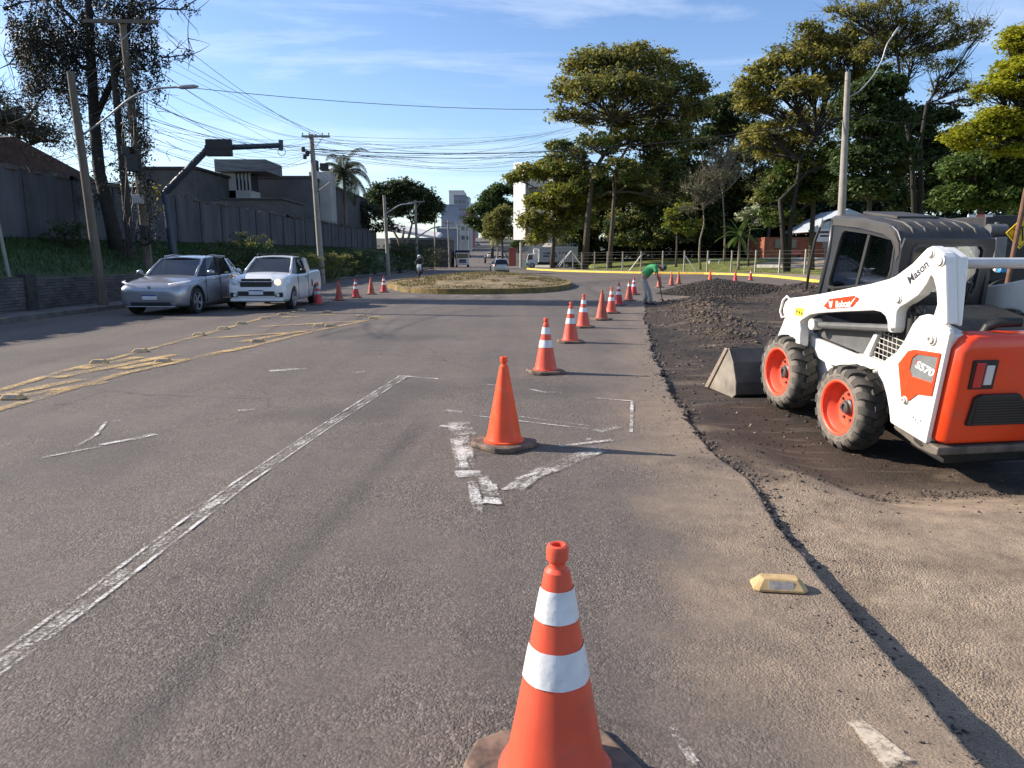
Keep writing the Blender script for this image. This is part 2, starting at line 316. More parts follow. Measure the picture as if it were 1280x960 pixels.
Sg,Yg=np.meshgrid(sc,yr); Xg=Sg+ex[:,None]; Zg=exc_z(Xg,Yg,Sg); Zg[:,0]=-.012; Zg[:,1]=-.02+.6*Zg[:,1]
dm=sstep(5.6,4.7,Yg+.5*(fbm(Xg*1.5,Yg*1.5,4)-.5)+.12*np.clip(Xg-3.2,0,9))*(.75+.35*fbm(Xg*2,Yg*3,3))
dm=np.maximum(dm,.38*sstep(.6,.78,fbm(Xg*1.1+5,Yg*2.7,5))*1.0); dm=np.maximum(dm,.3*sstep(1.6,.2,Sg)*sstep(7,4.5,Yg))
dk=.75*sstep(.5,.75,fbm(Xg*1.9+31,Yg*1.4+7,5))*(1-sstep(.5,1,dm))
dk=np.maximum(dk,.6*np.exp(-(((Xg-9)/2.2)**2+((Yg-32)/2.4)**2)))
gridmesh('excavated_ground',Xg,Yg,Zg,M_mill,kind='structure',attr={'dirt':np.clip(dm,0,1),'dark':np.clip(dk,0,1)})
# road surface up to the cut
XL=-12.2
uc=np.concatenate([-np.cumsum(.03*1.03**np.arange(150))[::-1],[-.012,0]]); 
Xr=ex[:,None]+np.repeat(uc[None],len(yr),0); span=ex-XL; k0=uc[0]
Xr=ex[:,None]+uc[None]*(span/abs(k0))[:,None]*0+np.where(uc[None]>-1,uc[None],-1+(uc[None]+1)*((span-1)/(abs(k0)-1))[:,None])
Yr=np.repeat(yr[:,None],len(uc),1); sr=Xr-ex[:,None]
Zr=.008*(fbm(Xr*.8,Yr*.8,3)-.5)*sstep(0,-.3,sr); Zr=Zr-.006*(1-sstep(-.09,0,-np.abs(sr)))*0
Zr[:,-1]=-.012
dirtR=.85*sstep(-1.05,.0,sr+.9*(fbm(Xr*2.2,Yr*1.6,5)-.5))*sstep(14,3.5,Yr)*.85
dirtR=np.maximum(dirtR,.55*np.exp(-(((Xr-1.45)/.35)**2+((Yr-4.9)/.55)**2)))
dirtR=np.maximum(dirtR,.35*sstep(-1.0,-.05,sr+.5*(fbm(Xr*3,Yr*2,4)-.5)))
# tyre streak: from (525,530) to (150,930)
A_=np.array(G(530,525)); B_=np.array(G(150,940)); dd=(B_-A_); Lg=np.hypot(*dd); dd=dd/Lg; u_=(Xr-A_[0])*dd[0]+(Yr-A_[1])*dd[1]; v_=(Xr-A_[0])*-dd[1]+(Yr-A_[1])*dd[0]
darkR=.50*np.exp(-(v_/.10)**2)*sstep(-.5,.8,u_)*sstep(Lg+2,Lg-.5,u_)*(.5+.7*fbm(u_*1.5,v_*14,4))
darkR+=.22*np.exp(-((v_-.26)/.05)**2)*sstep(0,1,u_)*sstep(2.4,1.2,u_)
darkR=np.maximum(darkR,.25*np.exp(-((Xr-(-8.6-.02*Yr))/.5)**2)*(.4+fbm(Xr*4,Yr*.3,3)));darkR=np.maximum(darkR,.25*np.exp(-((Xr-(-6.9-.02*Yr))/.35)**2)*(.4+fbm(Xr*4,Yr*.3,3)))
darkR=np.maximum(darkR,.55*np.exp(-(((Xr-1.5)/.28)**2+((Yr-5.35)/.22)**2))*(.4+fbm(Xr*5,Yr*5,4))); darkR=np.maximum(darkR,.35*sstep(.62,.8,fbm(Xr*.5,Yr*.35,4)))
gridmesh('road',Xr,Yr,Zr,M_road,kind='structure',attr={'dirt':np.clip(dirtR,0,1),'dark':np.clip(darkR,0,1)})
# far road
kerbpx=[(655.5,336.3),(675,338),(700,339.3),(730,340.2),(760,341),(800,341.8),(840,342.3),(880,342.8),(920,344),(960,346),(1000,350),(1030,355)]
KP=[G(*p) for p in kerbpx]; KP=[(p[0],p[1]) for p in KP]+[(20.6,40),(21,32),(21.3,20),(21.5,5),(21.5,-3)]
mb=MB(); far=[(XL,47.9),(edge(48.0).item(),47.9),(21.6,47.9)]
rr=[(XL,47.9),(22,47.9),(24,75),(2,112),(2,112)]
mb.sheet([(XL,47.95,-.006),(23.8,47.95,-.006),(24.5,66,-.006),(17.5,73,-.006),(11,80,-.006),(6,92,-.006),(2.2,108,-.006),(2.2,112,-.006),(XL,112,-.006)])
mb.sheet([(9,25,-.02),(24,20,-.02),(24.5,47.9,-.02),(6,47.9,-.02)])
yy=list(range(112,700,12)); 
def lx(y): return XL-.065*max(0,y-120)
def rx_(y): return 2.2-.045*max(0,y-120)
for a,b2 in zip(yy[:-1],yy[1:]):
    mb.add([(lx(a),a,zt(a)-.006),(rx_(a),a,zt(a)-.006),(rx_(b2),b2,zt(b2)-.006),(lx(b2),b2,zt(b2)-.006)],[(0,1,2,3)])
mb.build('road',M_road,kind='structure')
# ground to the horizon
M_soil=mat('soil',(.05,.045,.03),.95,var=.3,vs=.3,bump=.05,bs=3)
gx=np.concatenate([[-3000,-1000,-300],np.linspace(-120,120,25),[300,1000,3000]]); gy=np.concatenate([[-300,-50],np.linspace(-20,140,17),np.arange(150,500,25),[700,1500,3000]])
Gx,Gy=np.meshgrid(gx,gy); gridmesh('ground',Gx,Gy,zt(Gy)-.30-.0*Gx,M_soil,kind='structure')
# kerbs and pavements, right
M_yel=mat('kerb_yellow',(.62,.40,.035),.7,var=.3,vs=3,bump=.004,col2=(.75,.52,.08))
M_tan=mat('pavement_tan',(.24,.185,.14),.9,var=.2,vs=1.2,bump=.01,bs=20)
def strip(pts,off0,off1,z0,z1,mb,mi=0,closed=False):
    n=len(pts); o0=[];o1=[]
    for i in range(n):
        a=Vector(pts[max(0,i-1)] if not closed else pts[i-1]); b=Vector(pts[min(n-1,i+1)] if not closed else pts[(i+1)%n]); d=(b-a).normalized(); nn=Vector((-d.y,d.x)); p=Vector(pts[i]); o0.append(p+nn*off0); o1.append(p+nn*off1)
    vs=[];fs=[]
    for i in range(n):
        vs+=[(o0[i].x,o0[i].y,z0),(o0[i].x,o0[i].y,z1),(o1[i].x,o1[i].y,z1),(o1[i].x,o1[i].y,z0)]
    for i in range(n if closed else n-1):
        j=(i+1)%n; 
        for k in range(4): fs.append((i*4+k,i*4+(k+1)%4,j*4+(k+1)%4,j*4+k))
    mb.add(vs,fs,mi); return mb
strip(KP,0,.22,-.05,.17,MB()).build('kerb',M_yel,kind='structure',bevel=.02)
strip(KP,.22,3.0,-.05,.155,MB()).build('pavement',M_tan,kind='structure')
mb=MB(); strip(KP,3.0,5.0,-.05,.15,mb); o=mb.build('verge',mat('verge',(.13,.12,.05),.95,var=.3,vs=1.5,col2=(.24,.19,.11),bump=.03,bs=8),kind='structure')
M_grass=mat('lawn',(.045,.075,.012),.9,var=.3,vs=.35,col2=(.12,.14,.028),bump=.06,bs=9)
off=[]
for i,p in enumerate(KP):
    a=Vector(KP[max(0,i-1)]); b=Vector(KP[min(len(KP)-1,i+1)]); d=(b-a).normalized(); off.append(Vector(p)+Vector((-d.y,d.x))*4.9)
KV=[Vector(p) for p in off]
def _segd(x,y):
    d=np.full(np.shape(x),1e9)
    for i in range(len(KV)-1):
        ax,ay=KV[i]; bx_,by2=KV[i+1]; L2=(bx_-ax)**2+(by2-ay)**2; t=np.clip(((x-ax)*(bx_-ax)+(y-ay)*(by2-ay))/L2,0,1); d=np.minimum(d,np.hypot(x-ax-t*(bx_-ax),y-ay-t*(by2-ay)))
    return d
def lawn_z(x,y): return .145+1.35*sstep(0,24,_segd(np.asarray(x,float),np.asarray(y,float)))
lawn=[(14,135)]+[(q.x,q.y) for q in off[2:]]+[(100,-3),(110,60),(100,135)]
def in_poly(x,y,P):
    c=np.zeros(np.shape(x),bool); n=len(P)
    for i in range(n):
        x1,y1=P[i][:2]; x2,y2=P[(i+1)%n][:2]; c^=((y1>y)!=(y2>y))&(x<(x2-x1)*(y-y1)/(y2-y1+1e-9)+x1)
    return c
Xl,Yl=np.meshgrid(np.linspace(5,105,160),np.linspace(-3,135,180)); keep=in_poly(Xl,Yl,lawn)
Zl=np.where(keep,lawn_z(Xl,Yl),.10); i_=np.arange(Xl.size).reshape(Xl.shape); F_=np.stack([i_[:-1,:-1],i_[:-1,1:],i_[1:,1:],i_[1:,:-1]],-1).reshape(-1,4); kf=keep.reshape(-1)[F_].any(1)
_pp=[at(930,333,84),at(985,326,92),at(1060,322,96),at(1150,322,90),at(1150,330,70),at(1040,333,74),at(985,334,78)]
pa=in_poly(Xl,Yl,[(p.x,p.y) for p in _pp]).astype(float)
M_grass=asphalt('lawn',(.17,.19,.042),False); _r=[n for n in M_grass.node_tree.nodes if n.type=='VALTORGB']
# snap the outer ring of the lawn onto the verge line
for (r_,c_) in zip(*np.where(~keep)):
    nb=keep[max(0,r_-1):r_+2,max(0,c_-1):c_+2]
    if nb.any():
        q=Vector((Xl[r_,c_],Yl[r_,c_])); best=None
        for k_ in range(len(KV)-1):
            A2,B2=KV[k_],KV[k_+1]; t_=max(0,min(1,(q-A2).dot(B2-A2)/(B2-A2).length_squared)); w2=A2.lerp(B2,t_); dd2=(w2-q).length
            if best is None or dd2<best[0]: best=(dd2,w2)
        if best[0]<1.6: Xl[r_,c_],Yl[r_,c_]=best[1]; Zl[r_,c_]=.135
npmesh('lawn',np.stack([Xl,Yl,Zl],-1).reshape(-1,3),F_[kf],M_grass,smooth=True,kind='structure',attr={'dirt':pa.ravel(),'dark':np.zeros(pa.size)})
M_whitek=mat('kerb_white',(.6,.58,.52),.8,var=.25,vs=2)
# left pavement, kerb, bank
M_walk=mat('pavement_grey',(.16,.14,.12),.9,var=.3,vs=1.5,bump=.01,bs=20)
yl=[-2,10,30,48,112]
strip([(XL,y) for y in (-4,20,40,60,112)],0,.16,-.05,.13,MB()).build('kerb',mat('kerb_stone',(.12,.11,.10),.85,var=.3,vs=4,bump=.01),kind='structure',bevel=.015)
MB().box(-13.35,XL-.16,-4,112,-.05,.12).build('pavement',M_walk,kind='structure')
MB().box(-12.75,-12.2+.0,16.2,17.4,.118,.125).build('kerb',M_yel,kind='structure')
by=np.concatenate([np.linspace(-6,60,100),np.linspace(61,118,40)]); bx=np.linspace(0,1,26)
U,YY=np.meshgrid(bx,by); XX=-13.45-4.2*U
zb=np.interp(YY,[-6,34,42,60,118],[1.0,1.0,.35,.15,.15]); ztp=np.interp(YY,[-6,20,95,118],[2.15,2.2,2.8,2.0])
ZZ=zb+(ztp-zb)*(U**.8)+.22*(fbm(XX*.8,YY*.5,4)-.5)*np.sin(np.pi*np.clip(U,0,1))
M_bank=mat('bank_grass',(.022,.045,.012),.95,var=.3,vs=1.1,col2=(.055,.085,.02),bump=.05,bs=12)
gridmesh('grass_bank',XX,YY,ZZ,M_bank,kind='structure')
gridmesh('terrace',np.array([[-17.6,-60.]]*5),np.array([[y,y] for y in(-8.,20.,60.,95.,140.)]),np.array([[z,z+1] for z in(2.1,2.2,2.6,2.8,2.8)]),M_soil,kind='structure')
def bank_z(x,y):
    u=min(1,max(0,(-13.45-x)/4.2)); a=np.interp(y,[-6,34,42,60,118],[1.0,1.0,.35,.15,.15]); b=np.interp(y,[-6,20,95,118],[2.15,2.2,2.8,2.0]); return float(a+(b-a)*u**.8)
# traffic island
isl=[G(*p) for p in [(489,361),(500,365),(530,367.3),(575,368),(620,367.6),(665,366.6),(700,363.5),(714,360),(716,356.5),(700,352.3)]]
isl+=[(2.6,50),(1.6,57),(.3,63),(-1.6,67),(-3.6,65),(-5.2,58),(-6.4,50),(-7.0,44),(-7.1,40)]
def smooth_loop(p,it=2):
    for _ in range(it):
        q=[]
        for i in range(len(p)):
            a=p[i];b=p[(i+1)%len(p)]; q+=[(a[0]*.75+b[0]*.25,a[1]*.75+b[1]*.25),(a[0]*.25+b[0]*.75,a[1]*.25+b[1]*.75)]
        p=q
    return p
isl=smooth_loop(isl)
M_oldk=mat('mossy_kerb',(.07,.06,.035),.9,var=.3,vs=1.2,col2=(.30,.20,.05),bump=.03,bs=10)
strip(isl,0,.25,-.05,.24,MB(),closed=True).build('island_kerb',M_oldk,kind='structure',bevel=.03)
cx=sum(p[0] for p in isl)/len(isl); cy=sum(p[1] for p in isl)/len(isl)
rings=[]; 
for k in range(14):
    t=1-k/13; h=.22+.36*(1-t**2); rings.append([(cx+(p[0]-cx)*t*.985,cy+(p[1]-cy)*t*.99,h+.10*(fbm(np.array(p[0]*t*1.3+5),np.array(p[1]*t*1.3),3).item()-.5)*(k>0)) for p in isl])
mb=MB(); n_=len(isl)
for r in rings: mb.v+=r
for k in range(13):
    for j in range(n_): mb.f.append((k*n_+j,k*n_+(j+1)%n_,(k+1)*n_+(j+1)%n_,(k+1)*n_+j)); mb.mi.append(0)
M_isl=mat('island_soil',(.11,.08,.035),.95,var=.3,vs=.9,col2=(.30,.22,.11),bump=.05,bs=9)
mb.build('traffic_island',M_isl,kind='structure',smooth=True,fixn=False)
# ---------------------------------------------------------------- painted markings
M_white=mat('road_paint_white',(.62,.60,.56),.7,var=.15,vs=20,alpha_noise=(60,.76,1.0))
M_white2=mat('road_paint_worn',(.60,.57,.52),.75,var=.15,vs=20,alpha_noise=(55,.80,1.06))
M_yp=mat('road_paint_yellow',(.50,.34,.14),.8,var=.2,vs=10,alpha_noise=(26,.71,1.02))
_zc=[0]
def zup():
    _zc[0]+=1; return .0062+_zc[0]*.00012
def mark(rowsL,m,z=.0075):
    z=zup()
    return mark_(rowsL,m,z)
def mark_(rowsL,m,z):        # rows of (left, middle, right): paint cover 0-1-0 so that the rims wear away
    vs=[];cov=[];fs=[]
    for a,c,b in rowsL:
        for q,k in((a,0),(a.lerp(c,.55),1),(b.lerp(c,.55),1),(b,0)): vs.append((q.x,q.y,z)); cov.append(k)
    for i in range(len(rowsL)-1):
        for j in range(3): o=i*4+j; fs.append((o,o+1,o+5,o+4))
    o=MB().add(vs,fs).build('lane_marking',m,kind='structure',fixn=False); A=o.data.attributes.new('cov','FLOAT','POINT'); A.data.foreach_set('value',cov); return o
def ends(pts,w):
    out=[]
    for i,p in enumerate(pts):
        d=(pts[min(len(pts)-1,i+1)]-pts[max(0,i-1)]).normalized(); nn=Vector((-d.y,d.x)); wi=w[i] if hasattr(w,'__len__') else w; out.append((p+nn*wi*.62,p,p-nn*wi*.62))
    return out
def line(px,w,m,z=.0075): return mark(ends([Vector(G(*p)) for p in px],w),m,z)
def poly(px,m,z=.0075):
    z=zup(); P=[Vector(G(*p)) for p in px]; c=sum(P,Vector((0,0)))/len(P); n=len(P); vs=[];cov=[]
    for p in P: q=c+(p-c)*1.10; vs.append((q.x,q.y,z)); cov.append(0)
    for p in P: q=c+(p-c)*.72; vs.append((q.x,q.y,z)); cov.append(1)
    fs=[(i,(i+1)%n,n+(i+1)%n,n+i) for i in range(n)]+[tuple(range(n,2*n))]
    o=MB().add(vs,fs).build('lane_marking',m,kind='structure',fixn=False); A=o.data.attributes.new('cov','FLOAT','POINT'); A.data.foreach_set('value',cov); return o
Lp=[(-20,846),(120,743),(300,606),(400,538),(505,470)]
def wline(off,w,m):
    pts=[Vector(G(*p)) for p in Lp]; q=[]
    for i in range(len(pts)-1):
        for k in range(8): q.append(pts[i].lerp(pts[i+1],k/8))
    q.append(pts[-1]); d=(pts[-1]-pts[0]).normalized(); nn=Vector((-d.y,d.x)); mark(ends([p+nn*off for p in q],w),m,.008)
wline(.055,.030,M_white); wline(-.055,.030,M_white); wline(0,.098,mat('road_paint_bare',(.60,.57,.52),.75,var=.15,vs=20,alpha_noise=(55,.84,1.08)))
line([(498,470),(548,474)],.10,M_white)
for a,b,w,m in [((337,464),(383,461),.22,M_white2),((297,514),(321,512),.10,M_white),((437,467),(456,465),.08,M_white2),((285,492),(312,494),.03,M_white2),
  ((125,557),(163,550),.09,M_white),((163,550),(194,543),.14,M_white),((95,559),(120,545),.05,M_white2),((120,545),(133,528),.04,M_white),((133,528),(152,526),.03,M_white),((52,573),(125,559),.06,M_white2),
  ((550,533),(585,536),.10,M_white),((556,514),(577,516),.14,M_white),((590,520),(735,537),.035,M_white),((600,515),(730,532),.03,M_white2),
  ((662,487),(680,491),.07,M_white),((680,491),(702,491),.09,M_white),((742,498),(790,502),.05,M_white),((790,502),(789,541),.045,M_white),((576,480),(620,482),.05,M_white2),
  ((700,559),(765,551),.08,M_white2),((733,550),(765,553),.09,M_white),((632,614),(665,592),.09,M_white2),((665,592),(745,560),.10,M_white2),((645,600),(672,592),.06,M_white),((745,540),(770,534),.2,M_white2),
  ((835,905),(870,960),.05,M_white2)]: line([a,b],w,m)
poly([(563,589),(604,589),(610,597),(567,600)],M_white); poly([(632,616),(660,596),(690,583),(735,562),(762,556),(770,562),(735,574),(700,590),(668,601),(640,622)],M_white2); poly([(556,528),(590,526),(600,545),(560,548)],M_white2); poly([(604,621),(628,624),(629,633),(600,631)],M_white)
poly([(581,597),(596,598),(604,628),(606,650),(588,640)],M_white); poly([(559,545),(588,543),(602,592),(566,592)],M_white2); poly([(566,549),(578,548),(588,588),(574,588)],M_white); poly([(600,604),(622,606),(628,624),(604,622)],M_white2); poly([(596,597),(611,594),(625,622),(600,622)],M_white2)
poly([(1052,900),(1075,897),(1150,958),(1110,972)],mat('road_paint_dirty',(.50,.42,.32),.8,var=.15,vs=20,alpha_noise=(50,.66,.90)))
for x in (500,530,560,592,628): line([(x,370),(x+22,370.5)],.5,M_white2)
line([(690,345),(730,346)],.6,M_white2)
# yellow channelising lines
Y1=[(-15,493),(0,489),(78,465),(137,450),(242,422),(332,397),(377,388),(414,391),(488,398)]
Y2=[(-15,516),(0,512),(59,495),(156,467),(203,457),(312,434),(390,415),(469,399),(488,398)]
line(Y1,.17,M_yp); line(Y2,.2,M_yp)
for a,b in [((-10,497),(102,475)),((20,497),(130,478)),((66,473),(219,444)),((150,462),(219,450)),((222,452),(312,434)),((250,424),(383,415)),((300,428),(392,412)),((324,409),(461,401)),((352,397),(422,393)),((100,462),(175,447))]:
    line([a,b],.28,M_yp)
# ================================================================ SKID STEER LOADER  (local: x forward, y left, z up)
M_wht=mat('machine_white',(.76,.745,.69),.38,var=.05,vs=2.5,coat=.2,grime=.55,gs=4)
M_wht2=mat('machine_white_dusty',(.60,.57,.52),.5,var=.15,vs=5)
M_org=mat('machine_orange',(.76,.055,.010),.33,var=.06,vs=2,coat=.3,grime=.25,gs=5)
M_rim=mat('rim_orange',(.76,.085,.035),.5,var=.14,vs=7,grime=.5,gs=7)
M_cab=mat('cab_charcoal',(.022,.025,.031),.42,var=.25,vs=5,coat=.15)
M_roofd=mat('cab_roof_dusty',(.045,.042,.039),.6,var=.3,vs=4)
M_blk=mat('black_steel',(.018,.018,.018),.55,var=.3,vs=8)
M_gry=mat('grey_steel',(.10,.10,.10),.5,var=.2,vs=6)
M_bump=mat('bumper_dusty',(.05,.045,.04),.7,var=.2,vs=4,col2=(.21,.17,.13))
M_buck=mat('bucket_steel_shaded',(.06,.055,.05),.5,metal=.4,var=.2,vs=3,col2=(.15,.13,.11))  # bucket steel painted darker: shade on the back of the shell is in the colour
M_rub=mat('tyre_rubber',(.028,.026,.024),.85,var=.2,vs=5,col2=(.085,.075,.063))
M_side=mat('tyre_sidewall',(.10,.088,.074),.9,var=.2,vs=5,col2=(.21,.18,.15))
M_hub=mat('hub_dark',(.06,.06,.06),.5,var=.2)
M_chr=mat('steel_bright',(.45,.45,.45),.3,metal=.9,var=.1)
M_txtw=mat('lettering_white',(.8,.8,.8),.5,var=0); M_txtk=mat('lettering_black',(.03,.025,.05),.5,var=0); M_red=mat('red_plastic',(.5,.02,.02),.25,var=0,coat=.5)
M_wg=clear_glass('cab_glass',(.72,.78,.74))
LD=empty('skid_steer_loader',(0,0,0),0,'white and orange skid steer loader with black cab parked on the dug-up ground, bucket down','loader'); LD.matrix_world=MACH
SG=1
def build_wheel(x,s):       # s=+1 left, -1 right
    y0,y1=.55,.80
    mb=MB(); prof=[(.235,.795),(.25,.80),(.30,.803),(.335,.79),(.352,.765),(.356,.72),(.356,.63),(.352,.585),(.33,.56),(.27,.55),(.2,.56)]
    mb.lathe([(r,h*s) for r,h in prof],72,'y',(0,0,0),0,cap=False)
    # the first rings are sidewall
    for i,f in enumerate(mb.f):
        ring=i//72
        mb.mi[i]=1 if ring<4 else 0
    nl=17
    for half in(0,1):
        for k in range(nl):
            a=2*math.pi*(k+.5*half)/nl
            A=[];yo=(.812,.66) if half==0 else (.538,.69)
            # lug: three stations from shoulder to centre, skewed
            st=[(yo[0]+(-.010 if half==0 else .010),.338,.0,.034),(yo[0]+(-.025 if half==0 else .025),.368,.01,.034),((yo[0]+yo[1])/2,.386,.07,.030),(yo[1],.382,.15,.026)]
            vs=[];fs=[]
            for (yy_,rr_,da,hw) in st:
                for (dr,w_) in ((-.06,1.25),(0,1.0)):
                    for sg in(-1,1):
                        t=a+da+sg*hw*w_/.36; r_=rr_+dr
                        vs.append((r_*math.cos(t),yy_*s,r_*math.sin(t)))
            for q in range(3):
                o=q*4; fs+=[(o+2,o+3,o+7,o+6),(o,o+2,o+6,o+4),(o+1,o+5,o+7,o+3)]
            fs+=[(0,1,3,2),(12,14,15,13)]
            mb.add(vs,fs,0)
    wh=mb.build('wheel',[M_rub,M_side],LD,smooth='auto',loc=(x,0,.385),ang=50)
    wh.rotation_euler=(0,rnd.uniform(0,6),0)
    r=MB(); r.lathe([(.2,.56*s),(.24,.57*s),(.248,.792*s),(.252,.800*s),(.240,.803*s),(.228,.795*s),(.222,.76*s),(.205,.745*s),(.185,.70*s),(.170,.68*s),(.165,.675*s),(.06,.672*s),(0,.672*s)],48,'y',mi=0,cap=False)
    for k in range(8):
        t=2*math.pi*k/8; 
        r.lathe([(.014,.67*s),(.014,.69*s),(.0,.692*s)],6,'y',(.118*math.cos(t),0,.118*math.sin(t)),1)
        r.lathe([(.011,.690*s),(0,.6905*s)],6,'y',(.145*math.cos(t+.2),-.015*s,.145*math.sin(t+.2)),1)
    rim=r.build('rim',[M_rim,M_hub],wh,smooth='auto')
    h=MB(); h.lathe([(.075,.672*s),(.072,.70*s),(.055,.71*s),(.052,.73*s),(.03,.735*s),(.028,.72*s),(0,.72*s)],24,'y'); h.build('hub',M_hub,wh,smooth='auto')
for x in (0,1.08):
    for s in (1,-1): build_wheel(x,s)
# chassis
mb=MB(); 
mb.prism([(-.30,.42),(1.28,.20),(1.42,.30),(1.36,.70),(1.20,.80),(1.02,.80),(.90,.72),(.55,.62),(.28,.70),(.05,.78),(-.30,.80)],.40,.50,'y')
mb.prism([(-.30,.42),(1.28,.20),(1.42,.30),(1.36,.70),(1.20,.80),(1.02,.80),(.90,.72),(.55,.62),(.28,.70),(.05,.78),(-.30,.80)],-.50,-.40,'y')
mb.box(-.3,1.3,-.40,.40,.24,.5)
mb.build('chassis',M_wht,LD,bevel=.012)
# slanted white fender frame between the wheels and the arm, with its triangular opening
for s in(1,-1):
    mb=MB(); mb.prism([(1.40,.62),(1.36,.93),(1.10,1.0),(1.02,.80),(.90,.79),(.13,.81),(.02,1.06),(-.03,1.06),(.04,.84),(-.28,.84),(-.12,.78),(.03,.72),(.29,.66),(.6,.60),(.90,.62),(1.2,.66)],.50*s,.555*s,'y'); mb.build('fender_frame',M_wht,LD,bevel=.01)
    mb=MB(); mb.prism([(.95,.80),(.90,1.02),(-.0,1.08),(.12,.82)],.455*s,.50*s,'y'); mb.build('side_cover',M_gry,LD,bevel=.008)
    mb=MB(); mb.prism([(1.15,.96),(.85,1.05),(-.30,1.30),(-.6,1.30),(-.6,.8),(1.1,.8)],.35*s,.45*s,'y'); mb.build('inner_panel',M_blk,LD)
    mb=MB()   # wire screen
    for k in range(6): x=-.28+k*.055; mb.tube([(x,.52*s,.83),(x+.05,.52*s,1.1)],.004,5)
    for k in range(6): z=.85+k*.045; mb.tube([(-.33,.522*s,z),(.06,.522*s,z)],.004,5)
    mb.build('side_screen',M_wht2,LD)
# rear uprights (side plates)
PL=[(-.73,1.40),(-.66,1.37),(-.604,1.293),(-.55,1.148),(-.484,1.033),(-.355,.917),(-.269,.84),(-.33,.79),(-.40,.745),(-.47,.66),(-.53,.56),(-.577,.46),(-1.0,.45),(-1.0,1.319),(-.98,1.345),(-.872,1.384),(-.80,1.402)]
for s in(1,-1):
    mb=MB(); mb.prism(PL,.655*s,.70*s,'y'); mb.prism([(-.60,.45),(-.98,.45),(-.98,1.30),(-.70,1.33),(-.58,1.1),(-.45,.9)],.50*s,.655*s,'y')
    sp=mb.build('side_plate',M_wht,LD,bevel=.012)
    mb=MB(); o=[(-.547,.944),(-.632,1.075),(-.966,1.172),(-.963,.84),(-.816,.794),(-.746,.713),(-.67,.687)]
    o=[(-.547,.955),(-.63,1.085),(-.70,1.115),(-.966,1.16),(-.966,.825),(-.82,.79),(-.746,.713),(-.665,.687)]
    hole=[(-.69,1.045),(-.73,1.085),(-.967+.02,1.125),(-.946,.925),(-.72,.905),(-.685,.95)]
    mb.prism(o,.70*s,.712*s,'y',holes=[hole]); op=mb.build('orange_panel',M_org,sp,bevel=.004)
    mb=MB(); mb.prism(hole,.7005*s,.704*s,'y'); mb.build('badge',mat('badge_grey',(.16,.17,.17),.35,var=.2,vs=3),sp)
    for (x,z,r) in [(-.845,1.235,.032),(-.70,.70,.022),(-.30,.815,.012)]:
        mb=MB(); mb.lathe([(r*1.5,.70*s),(r*1.5,.712*s),(r,.716*s),(r,.728*s),(r*.5,.73*s),(r*.45,.715*s),(0,.715*s)],20,'y',(x,0,z)); mb.build('pin',M_wht2,sp,smooth='auto')
    for (x,z) in [(-.82,.60),(-.85,.59),(-.88,.575),(-.90,.60)]:
        mb=MB(); mb.lathe([(.007,.70*s),(.007,.7015*s),(0,.7015*s)],10,'y',(x,0,z)); mb.build('bolt_hole',M_blk,sp)
def stext(body,x,z,size,m,parent,ang=0,y=.7135,**kw):     # lettering on the left face; reads towards the rear? left side seen from outside: +x is to the left
    Mx=Matrix.Translation((x,y,z))@Matrix(((-1,0,0,0),(0,0,1,0),(0,1,0,0),(0,0,0,1)))@Matrix.Rotation(ang,4,'Z')
    t=text('lettering',body,size,m,parent,(0,0,0),(0,0,0),**kw); 
    sc_=t.scale.copy(); t.matrix_local=Mx@Matrix.Diagonal((sc_.x,1,1,1)); return t
spl=[o for o in LD.children if o.name.startswith('side_plate')][0]
stext('S570',-.83,1.0,.082,M_txtw,spl,ang=-.10,y=.7045,bold=.0022,sx=1.25,shear=.25)
stext('S',-.738,1.024,.045,M_red,spl,ang=-.10,y=.7043,bold=.002,shear=.25)
# lift arms
BM=[(1.22,1.128),(.95,1.20),(.657,1.286),(.221,1.425),(0,1.495),(-.123,1.54),(-.22,1.575),(-.311,1.62),(-.471,1.743),(-.56,1.84),(-.60,1.88),(-.642,1.90),(-.711,1.885),(-.77,1.865),(-.80,1.84),(-.86,1.661),(-.955,1.373),(-.80,1.37),(-.815,1.495),(-.775,1.60),(-.72,1.675),(-.69,1.69),(-.668,1.62),(-.604,1.522),(-.506,1.443),(-.425,1.39),(-.40,1.35),(-.40,1.322),(-.418,1.22),(-.405,1.18),(-.385,1.168),(-.355,1.168),(-.335,1.18),(-.31,1.245),(-.275,1.28),(-.21,1.30),(-.113,1.292),(.30,1.19),(.652,1.098),(.80,1.05),(.88,1.0),(.95,.955),(.965,.93),(.93,.86),(.90,.70),(1.02,.66),(1.12,.76),(1.294,.955),(1.31,1.0),(1.29,1.07)]
